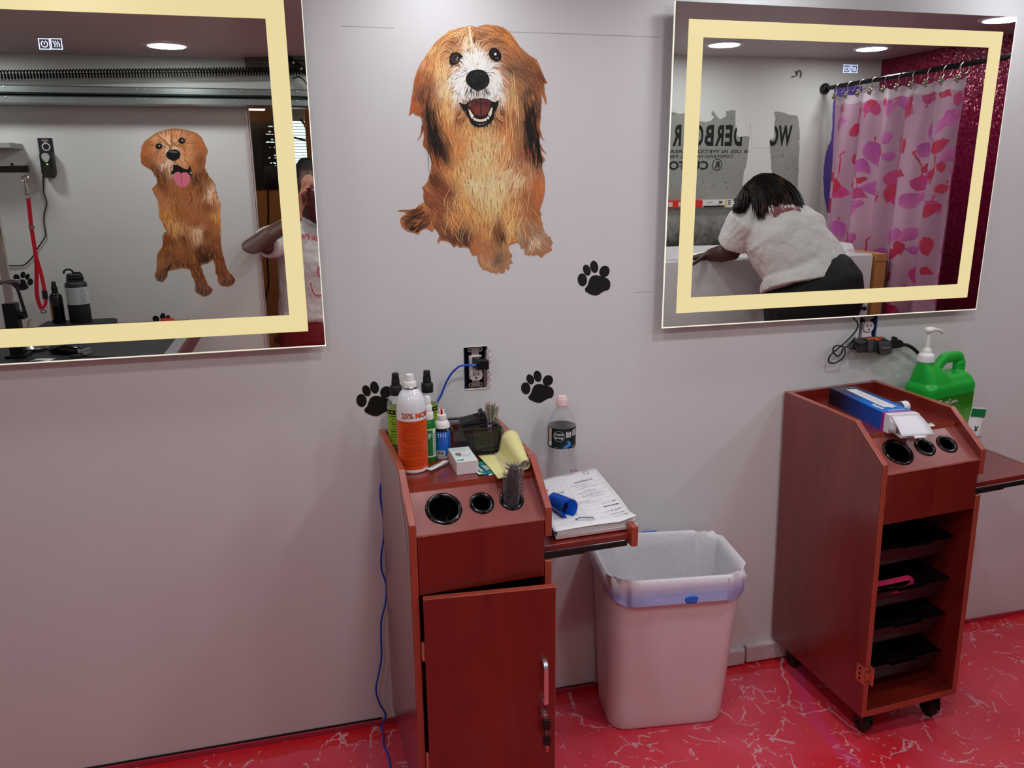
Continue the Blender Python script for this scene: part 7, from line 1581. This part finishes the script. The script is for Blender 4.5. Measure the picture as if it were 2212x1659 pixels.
for j in range(nv):
    for i in range(nu): a = j*(nu+1)+i; mb.f.append([a, a+1, a+nu+2, a+nu+1]); mb.m.append(0)
R = thing('shower_curtain', 'pink leaf patterned curtain hanging from the black rod', 'curtain', (RX_, BK, RZ_))
mb.obj('curtain_cloth', attr_mat('leaf_curtain', .35, .5), R, smooth=60, fix=False, color=True)
first = None
for kx, (y, lab) in enumerate([(CY0+.04+.092*i, i) for i in range(10)]):
    lab = 'curtain ring with flower ornament, number %s from the back wall' % ('one two three four five six seven eight nine ten'.split()[lab])
    if first is None:
        first = thing('curtain_ring', lab, 'curtain ring', (RX_, y, RZ_), group='flower rings on the curtain rod')
        mb = MB(); mb.tube([(.020*sin(t), .003*sin(t), -.010+.0235*cos(t)) for t in [2*pi*i/24 for i in range(25)]], .0018, 8); mb.obj('ring', mat('nickel', (186, 178, 170), .25, .9), first)
        mb = MB(); 
        for i in range(4): a = pi/2*i+.3; mb.ball((-.030, .0105*cos(a), -.052+.0105*sin(a)), .0085, .45, 1, 1, 0, 12, 8)
        mb.ball((-.033, 0, -.052), .005, 1, 1, 1, 0, 10, 6); mb.tube([(-.018, 0, -.026), (-.028, 0, -.05)], .0018, 6); mb.obj('flower_ornament', mat('aged_nickel', (150, 138, 124), .3, .8), first)
    else: dup(first, (RX_, y, RZ_), label=lab)
# ================================================================ people
def oval(c, ax, a, b, side, n=16):
    """ring of half-widths a (along side) and b at c, normal to ax"""
    ax = Vector(ax).normalized(); s_ = Vector(side); s_ = (s_-ax*s_.dot(ax)).normalized(); t = ax.cross(s_)
    return [Vector(c)+s_*a*cos(2*pi*i/n)+t*b*sin(2*pi*i/n) for i in range(n)]
def limb(mb, pts, side=(1, 0, 0), n=16, flat=False):
    """closed tapering solid through (centre, a, b[, side]) stations"""
    P = [Vector(p[0]) for p in pts]; rings = []
    for i, p in enumerate(pts):
        ax = P[min(i+1, len(P)-1)]-P[max(i-1, 0)]; sd = p[3] if len(p) > 3 else side
        rings.append(oval(P[i], ax, p[1], p[2], sd, n))
    d0 = (P[0]-P[1]).normalized(); d1 = (P[-1]-P[-2]).normalized()
    c0 = oval(P[0]+d0*min(pts[0][1], pts[0][2])*.6, P[1]-P[0], pts[0][1]*.55, pts[0][2]*.55, pts[0][3] if len(pts[0]) > 3 else side, n)
    c1 = oval(P[-1]+d1*min(pts[-1][1], pts[-1][2])*.6, P[-1]-P[-2], pts[-1][1]*.55, pts[-1][2]*.55, pts[-1][3] if len(pts[-1]) > 3 else side, n)
    mb.loft(rings if flat else [c0]+rings+[c1])
def fused(mb, name, m, parent, voxel, smooth_it=6, wrinkle=0):
    o = mb.obj(name, m, parent, smooth=0)
    md = o.modifiers.new('fuse', 'REMESH'); md.mode = 'VOXEL'; md.voxel_size = voxel; md.use_smooth_shade = True
    md = o.modifiers.new('soft', 'SMOOTH'); md.iterations = smooth_it; md.factor = .5
    if wrinkle:
        tx = bpy.data.textures.new('folds', 'CLOUDS'); tx.noise_scale = .07; md = o.modifiers.new('folds', 'DISPLACE'); md.texture = tx; md.strength = wrinkle; md.texture_coords = 'GLOBAL'; md.mid_level = .5
    # freeze the result
    dg = bpy.context.evaluated_depsgraph_get(); bpy.context.view_layer.update(); me = bpy.data.meshes.new_from_object(o.evaluated_get(dg)); o.modifiers.clear(); old = o.data; o.data = me
    me.name = name; me.polygons.foreach_set('use_smooth', [True]*len(me.polygons)); bpy.data.meshes.remove(old); return o
def fingers(mb, wrist, palm_dir, palm_n, thumb_side, curl, L=.18, r=.0085, spread=.1):
    """palm and five bent fingers; palm_n points out of the palm"""
    d = Vector(palm_dir).normalized(); nrm = Vector(palm_n); nrm = (nrm-d*nrm.dot(d)).normalized(); s_ = d.cross(nrm)*thumb_side
    w = Vector(wrist); pl = L*.50
    limb(mb, [(w-d*.01, .026, .018, s_), (w+d*pl*.35, .036, .015, s_), (w+d*pl*.75, .041, .013, s_), (w+d*pl, .040, .011, s_)])
    for i, ln in enumerate((.42, .47, .44, .34)):
        off = (.030-.020*i); base = w+d*pl*.9+s_*off; dirv = (d+s_*(off*spread*12)).normalized(); p = base; pts = [(p, r*1.08, r*1.05, s_)]
        c = curl[i] if isinstance(curl, (list, tuple)) else curl
        for k_, seg in enumerate((.46, .31, .23)):
            dirv = (dirv*cos(c*(.8+.2*k_))+nrm*sin(c*(.8+.2*k_))).normalized(); p = p+dirv*ln*L*seg*1.05
            pts.append((p, r*(.98-.1*k_), r*(.95-.1*k_), s_))
        limb(mb, pts, s_, 10)
    tb = w+d*pl*.25+s_*.026; tdir = (d*.55+s_*.75+nrm*.25).normalized(); p = tb; pts = [(p, r*1.35, r*1.3, nrm)]
    for k_, seg in enumerate((.17, .15, .13)):
        p = p+tdir*seg*L*1.15; pts.append((p, r*(1.22-.12*k_), r*(1.15-.12*k_), nrm)); tdir = (tdir+d*.25+nrm*.12).normalized()
    limb(mb, pts, nrm, 10)
M_SKIN = mat('brown_skin', (84, 50, 39), .5, var=.05, vs=14, sub=.08); M_SKIN2 = mat('darker_brown_skin', (74, 46, 38), .5, var=.05, vs=14, sub=.08)
k = NT('white_cotton'); v = k.coord(); k.set(Base_Color=rgba((226, 222, 220)), Roughness=.85); k.bump(k.math('ADD', k.noise(v, 18, 4, .55, 1.2), k.math('MULTIPLY', k.noise(v, 600, 2), .05)), .35, .02); M_TEE = k.m
# ---------------------------------------------------------------- woman bending over the tub, seen from behind
R = thing('person', 'woman in white T-shirt and black trousers bending over the bathtub', 'person', (2.1, -1.02, 0))
O = Vector(R.location)
def V_(px, py, y): return rf(px, py, y)-O
pel = V_(1752, 632, -1.06); wai = V_(1735, 575, -1.10); che = V_(1690, 510, -1.16); shc = V_(1668, 470, -1.22)
neck = V_(1655, 450, -1.27); head = V_(1640, 428, -1.33)
shR = V_(1606, 484, -1.20); elR = V_(1578, 545, -1.27); wrR = V_(1532, 551, -1.36)
shL = V_(1742, 492, -1.27); elL = V_(1745, 560, -1.50); wrL = V_(1690, 590, -1.62)
sd = Vector((.95, -.1, -.25))
def legs(mb, g, foot=True):
    for s_, fx, fy in ((-1, -.10, .02), (1, .10, .06)):
        hip = pel+Vector((s_*.075, .0, -.06)); kn = Vector((fx*.9+.01, fy-.02, .48)); an = Vector((fx, fy+.03, .09))
        limb(mb, [(hip+Vector((0, 0, .06)), .115+g, .125+g), (hip, .112+g, .128+g), (hip.lerp(kn, .5), .092+g, .10+g), (kn, .066+g, .07+g), (kn.lerp(an, .35), .062+g, .066+g), (an, .042+g, .045+g)], (1, 0, 0))
        if foot: limb(mb, [(an+Vector((0, .03, -.05)), .034, .036), (an+Vector((0, -.06, -.052)), .042, .034), (an+Vector((0, -.15, -.06)), .045, .026), (an+Vector((0, -.19, -.066)), .036, .02)], (1, 0, 0))
def torso(mb, g, low=0):
    limb(mb, [(pel+Vector((.0, .01, -.10)), .165+g, .15+g), (pel+Vector((0, .01, .0)), .178+g, .165+g), (wai, .165+g, .145+g), (che, .165+g, .135+g), (shc, .15+g, .10+g), (shc.lerp(neck, .5), .09+g, .075+g)], sd, 20)
    for a, b in ((shR, -1), (shL, 1)): limb(mb, [(shc, .085+g, .08+g), (a, .066+g, .066+g)], (0, 0, 1))
mb = MB(); torso(mb, -.008); legs(mb, 0)
limb(mb, [(neck-Vector((0, -.02, .05)), .055, .055), (neck, .052, .054), (head, .06, .065)], sd)
limb(mb, [(shR, .056, .058), (shR.lerp(elR, .5), .052, .054), (elR, .042, .042), (elR.lerp(wrR, .4), .040, .038), (wrR, .027, .024)], (0, 0, 1))
limb(mb, [(shL, .056, .058), (shL.lerp(elL, .5), .05, .052), (elL, .041, .042), (elL.lerp(wrL, .4), .038, .038), (wrL, .027, .024)], (0, 0, 1))
hd = Vector((-.25, -.75, -.45)).normalized()     # the face looks down into the tub
limb(mb, [(head-hd*.075, .062, .07), (head-hd*.03, .078, .098), (head+hd*.03, .076, .10), (head+hd*.075, .06, .085), (head+hd*.095, .04, .06)], sd, 18)
hr = Vector((.9, -.3, .1)); hr = (hr-hd*hr.dot(hd)).normalized(); hu = hr.cross(hd)
limb(mb, [(head+hd*.09+hu*.01, .012, .02), (head+hd*.118-hu*.018, .015, .016)], hr, 8)                      # nose
for s_ in (-1, 1):
    limb(mb, [(head+hr*s_*.076-hd*.005-hu*.03, .01, .018), (head+hr*s_*.084-hd*.012+hu*.02, .012, .022)], hd, 8)   # ears
    limb(mb, [(head+hd*.082+hr*s_*.012-hu*.055, .012, .009), (head+hd*.082-hr*s_*.012-hu*.055, .012, .009)], hd, 8)  # lips
fingers(mb, wrR, (-.75, -.35, -.16), (0, .1, -1), -1, .32); fingers(mb, wrL, (-.5, -.5, -.5), (0, -.3, -1), 1, .35)
fused(mb, 'body', M_SKIN2, R, .0052, 4)
mb = MB()
for s_ in (-1, 1): mb.ball(head+hd*.091+hr*s_*.031+hu*.012, .0105, seg=12, n=8)
mb.obj('eyes', mat('eye_white_dark', (60, 50, 46), .2, var=0), R)
hemc = V_(1742, 622, -1.065); upd = (che-hemc).normalized()
mb = MB(); limb(mb, [(hemc, .20, .182), (hemc.lerp(wai, .5), .195, .172), (wai, .19, .16), (che, .186, .150), (shc, .170, .114), (shc.lerp(neck, .55), .088, .076)], sd, 22, True)
for a, b in ((shR, elR), (shL, elL)): limb(mb, [(shc, .090, .09), (a.lerp(shc, .25), .092, .092), (a, .082, .086), (a.lerp(b, .4), .077, .082), (a.lerp(b, .72), .074, .08)], (0, 0, 1), 16, True)
fused(mb, 't_shirt', M_TEE, R, .006, 4, .016)
mb = MB(); limb(mb, [(pel+Vector((.0, .0, -.10)), .186, .19), (pel+Vector((.012, .005, .0)), .202, .205), (pel+Vector((.012, .0, .05)), .190, .19), (pel+Vector((0, -.01, .09)), .165, .16)], sd, 22); legs(mb, .012, False)
fused(mb, 'trousers', mat('black_knit', (12, 11, 12), .75, var=.1), R, .009, 5, .008)
mb = MB()     # crown of hair, then straight strands falling across to the shoulder
limb(mb, [(head-hd*.085+hu*.01, .07, .08), (head-hd*.04+hu*.012, .092, .112), (head+hd*.02+hu*.02, .09, .108), (head+hd*.05+hu*.035, .07, .085)], sd, 20)
rd = random.Random(17)
k = NT('brown_black_hair'); n_ = k.noise(k.coord((8, 8, 3)), 4, 4); k.l(k.ramp(n_, [(.38, rgba((14, 10, 10))), (.54, rgba((30, 20, 17))), (.68, rgba((84, 54, 36)))]), k.b.inputs['Base Color']); k.set(Roughness=.45, Specular_IOR_Level=.35)
hcap = fused(mb, 'hair', k.m, R, .006, 5)
mb = MB()
for i in range(1500):
    q = rd.random(); w_ = rd.random()
    # from the parting along the crown, falling to the right and down
    sx0, sy0 = 1588+78*q+rd.uniform(-4, 4), 432-58*sin(pi*.5*min(1, q*1.25))+rd.uniform(0, 16)
    ex, ey = 1606+124*q+rd.uniform(-16, 12), 470-4*abs(q-.5)+rd.uniform(-14, 8)
    if q < .25: ex, ey = 1583+90*q+rd.uniform(-4, 10), 452+rd.uniform(-6, 10)
    d0, d1 = -1.215-.03*w_, -1.085-.05*w_-.05*(q < .3)
    pts = []
    for j in range(9):
        t = j/8; bulge = sin(pi*t)*(16*q+4)
        pts.append(V_(sx0+(ex-sx0)*t+bulge*.8, sy0+(ey-sy0)*t-bulge*.55, d0+(d1-d0)*t))
    mb.tube(pts, [.0030, .0036, .0036, .0034, .0032, .003, .0026, .0018, .0007], 4)
mb.obj('hair_strands', k.m, hcap, smooth=80, fix=False)
mb = MB()
for i in range(90):
    fx = rd.uniform(1672, 1732); en = V_(fx, rd.uniform(462, 476), -1.075); st = en+Vector((-.02, .0, .03)); mb.tube([st, st.lerp(en, .5)+Vector((0, .004, .004)), en], [.002, .0016, .0006], 4)
mb.obj('pink_hair_ends', mat('pink_tips', (176, 112, 116), .5), hcap, smooth=80, fix=False)
# ---------------------------------------------------------------- the photographer in the opening
R = thing('person', 'photographer in white T-shirt and dark red trousers holding up a phone', 'person', (.03, -2.25, 0))
O = Vector(R.location)
head = Vector((.045, -2.165, 1.455))-O; neck = Vector((.05, -2.19, 1.325))-O; shc = Vector((.05, -2.22, 1.255))-O; che = Vector((.045, -2.21, 1.12))-O; wai = Vector((.04, -2.225, .95))-O; pel = Vector((.04, -2.235, .80))-O
shL = Vector((-.11, -2.085, 1.225))-O; elL = rf(541, 535, -1.93)-O; wrL = Vector((-.012, -2.045, 1.335))-O
shR = Vector((.225, -2.2, 1.225))-O; elR = Vector((.33, -2.06, 1.15))-O; wrR = Vector((.135, -2.085, 1.33))-O
sd = Vector((1, 0, 0))
def plegs(mb, g, foot):
    for s_ in (-1, 1):
        hip = pel+Vector((s_*.085, 0, -.03)); kn = pel+Vector((s_*.095, .02, -.36)); an = Vector((.01+s_*.11, 0, .085))
        limb(mb, [(hip+Vector((0, 0, .05)), .10+g, .12+g), (hip, .10+g, .12+g), (hip.lerp(kn, .5), .088+g, .098+g), (kn, .062+g, .066+g), (kn.lerp(an, .35), .058+g, .062+g), (an, .04+g, .044+g)], sd)
        if foot: limb(mb, [(an+Vector((0, -.03, -.05)), .034, .034), (an+Vector((0, .06, -.052)), .042, .032), (an+Vector((0, .15, -.06)), .044, .024), (an+Vector((0, .19, -.066)), .034, .018)], sd)
mb = MB(); limb(mb, [(pel+Vector((0, 0, -.08)), .17, .13), (pel, .172, .135), (wai, .15, .12), (che, .16, .125), (shc, .15, .095), (shc.lerp(neck, .5), .08, .07)], sd, 20)
for a in (shL, shR): limb(mb, [(shc, .08, .08), (a, .06, .06)], (0, 0, 1))
limb(mb, [(neck-Vector((0, 0, .06)), .055, .055), (neck, .05, .052), (head-Vector((0, 0, .06)), .05, .055)], sd)
for a, b, c in ((shL, elL, wrL), (shR, elR, wrR)): limb(mb, [(a, .054, .056), (a.lerp(b, .5), .05, .052), (b, .043, .044), (b.lerp(c, .35), .041, .040), (c, .027, .024)], (0, 1, 0))
limb(mb, [(head+Vector((0, .01, -.115)), .035, .035), (head+Vector((0, .008, -.085)), .056, .07), (head+Vector((0, 0, -.03)), .072, .09), (head+Vector((0, -.005, .03)), .076, .098), (head+Vector((0, -.01, .08)), .062, .085), (head+Vector((0, -.012, .105)), .035, .05)], sd, 18)
limb(mb, [(head+Vector((0, .085, .01)), .009, .012), (head+Vector((0, .104, -.025)), .014, .014)], sd, 8)
for s_ in (-1, 1):
    limb(mb, [(head+Vector((s_*.074, -.005, -.03)), .018, .009), (head+Vector((s_*.082, -.012, .015)), .022, .011)], (0, 1, 0), 8)
    limb(mb, [(head+Vector((s_*.014, .088, -.062)), .012, .008), (head+Vector((-s_*.014, .088, -.062)), .012, .008)], (0, 0, 1), 8)
plegs(mb, 0, True)
fingers(mb, wrL, (.10, .10, 1), (1, .25, 0), -1, [.12, .42, .5, .55]); fingers(mb, wrR, (-.25, .1, 1), (-1, .25, 0), 1, .5)
kk = NT('brown_skin_painted_lit_hands'); vv_ = kk.coord(); s3 = kk.n('ShaderNodeSeparateXYZ'); kk.l(vv_, s3.inputs[0])
hm = kk.math('MULTIPLY', kk.math('GREATER_THAN', s3.outputs[1], .165), kk.math('GREATER_THAN', s3.outputs[2], 1.32))  # paler palms, with the light on the raised hands painted into the skin
kk.l(kk.mix(hm, kk.mix(kk.noise(vv_, 14, 4), rgba((74, 44, 35)), rgba((92, 56, 44))), rgba((190, 128, 108))), kk.b.inputs['Base Color']); kk.set(Roughness=.5)
fused(mb, 'body', kk.m, R, .005, 4)
mb = MB()
for s_ in (-1, 1): mb.ball(head+Vector((s_*.031, .083, .008)), .0115, seg=12, n=8)
mb.obj('eyes', mat('eye_white_dark', (60, 50, 46), .2, var=0), R)
mb = MB(); limb(mb, [(pel+Vector((0, 0, .03)), .192, .155), (pel+Vector((0, 0, .08)), .186, .15), (wai, .172, .138), (che, .178, .142), (shc, .162, .108), (shc.lerp(neck, .42), .09, .078)], sd, 22)
for a, b in ((shL, elL), (shR, elR)): limb(mb, [(shc, .085, .085), (a, .075, .078), (a.lerp(b, .25), .074, .076), (a.lerp(b, .46), .073, .075)], (0, 1, 0), 16, True)
tee = fused(mb, 't_shirt', M_TEE, R, .007, 5, .014)
mb = MB(); TY = che.y+.153
def tee_(s, x, z, w): put_text(mb, s, lambda a, b: Vector((x-a, TY+.002-.6*(x-a-.015)**2*2, z+b+.25*a)), width=w, bold=.015)
tee_('Pink Paws', .075, 1.205, .15)
mb.tube([Vector((x, TY+.004, z)) for x, z in [(p.x, p.y) for p in spline([(-.01, 1.02, 0), (.0, .97, 0), (.02, .955, 0), (.05, .962, 0), (.06, 1.0, 0), (.03, 1.06, 0), (.035, 1.09, 0), (.06, 1.10, 0)], 5)]], .003, 6)
mb.obj('red_lettering', mat('red_shirt_print', (206, 34, 62), .6, var=0), tee, smooth=0, fix=False)
mb = MB(); limb(mb, [(pel+Vector((0, 0, -.09)), .182, .15), (pel, .184, .148), (pel+Vector((0, 0, .05)), .172, .138)], sd, 22); plegs(mb, .012, False)
fused(mb, 'trousers', mat('dark_red_cotton', (128, 20, 30), .75, var=.06), R, .009, 5, .006)
mb = MB(); limb(mb, [(head+Vector((0, -.05, -.05)), .078, .06), (head+Vector((0, -.025, .02)), .088, .092), (head+Vector((0, -.015, .075)), .082, .098), (head+Vector((0, -.01, .112)), .055, .068)], sd, 18)
fused(mb, 'hair', mat('grey_black_hair', (26, 25, 26), .6, var=.25, vs=90), R, .006, 4)
p = rf(682, 436, -2.05)
R = thing('phone', 'dark red phone held up in front of the photographer', 'phone', (p.x+.002, -2.052, p.z))
mb = MB(); mb.loft([[Vector((x, y, z)) for x, z in rrect(.037*f, .078*f, .010)] for y, f in ((-.008, .96), (-.006, 1), (.002, 1), (.0035, .97))]); mb.obj('phone_case', mat('dark_red_case', (74, 16, 28), .35, var=.03), R, smooth=40)
c = rf(688, 426, -2.045); cx, cz = c.x-R.location.x, c.z-R.location.z
mb = MB(); mb.loft([[Vector((x+cx, y, z+cz)) for x, z in rrect(.017, .008*f, .006)] for y, f in ((.003, 1), (.005, 1), (.0055, .9))]); mb.obj('camera_bar', M_WP, R, smooth=40)
mb = MB(); [mb.lathe([(0, .0062), (.004, .0062), (.0042, .005)], 14, (cx-.008+.008*i, 0, cz), 0, Matrix.Rotation(-pi/2, 4, 'X')) for i in range(3)]; mb.obj('camera_lens', M_BLK, R)
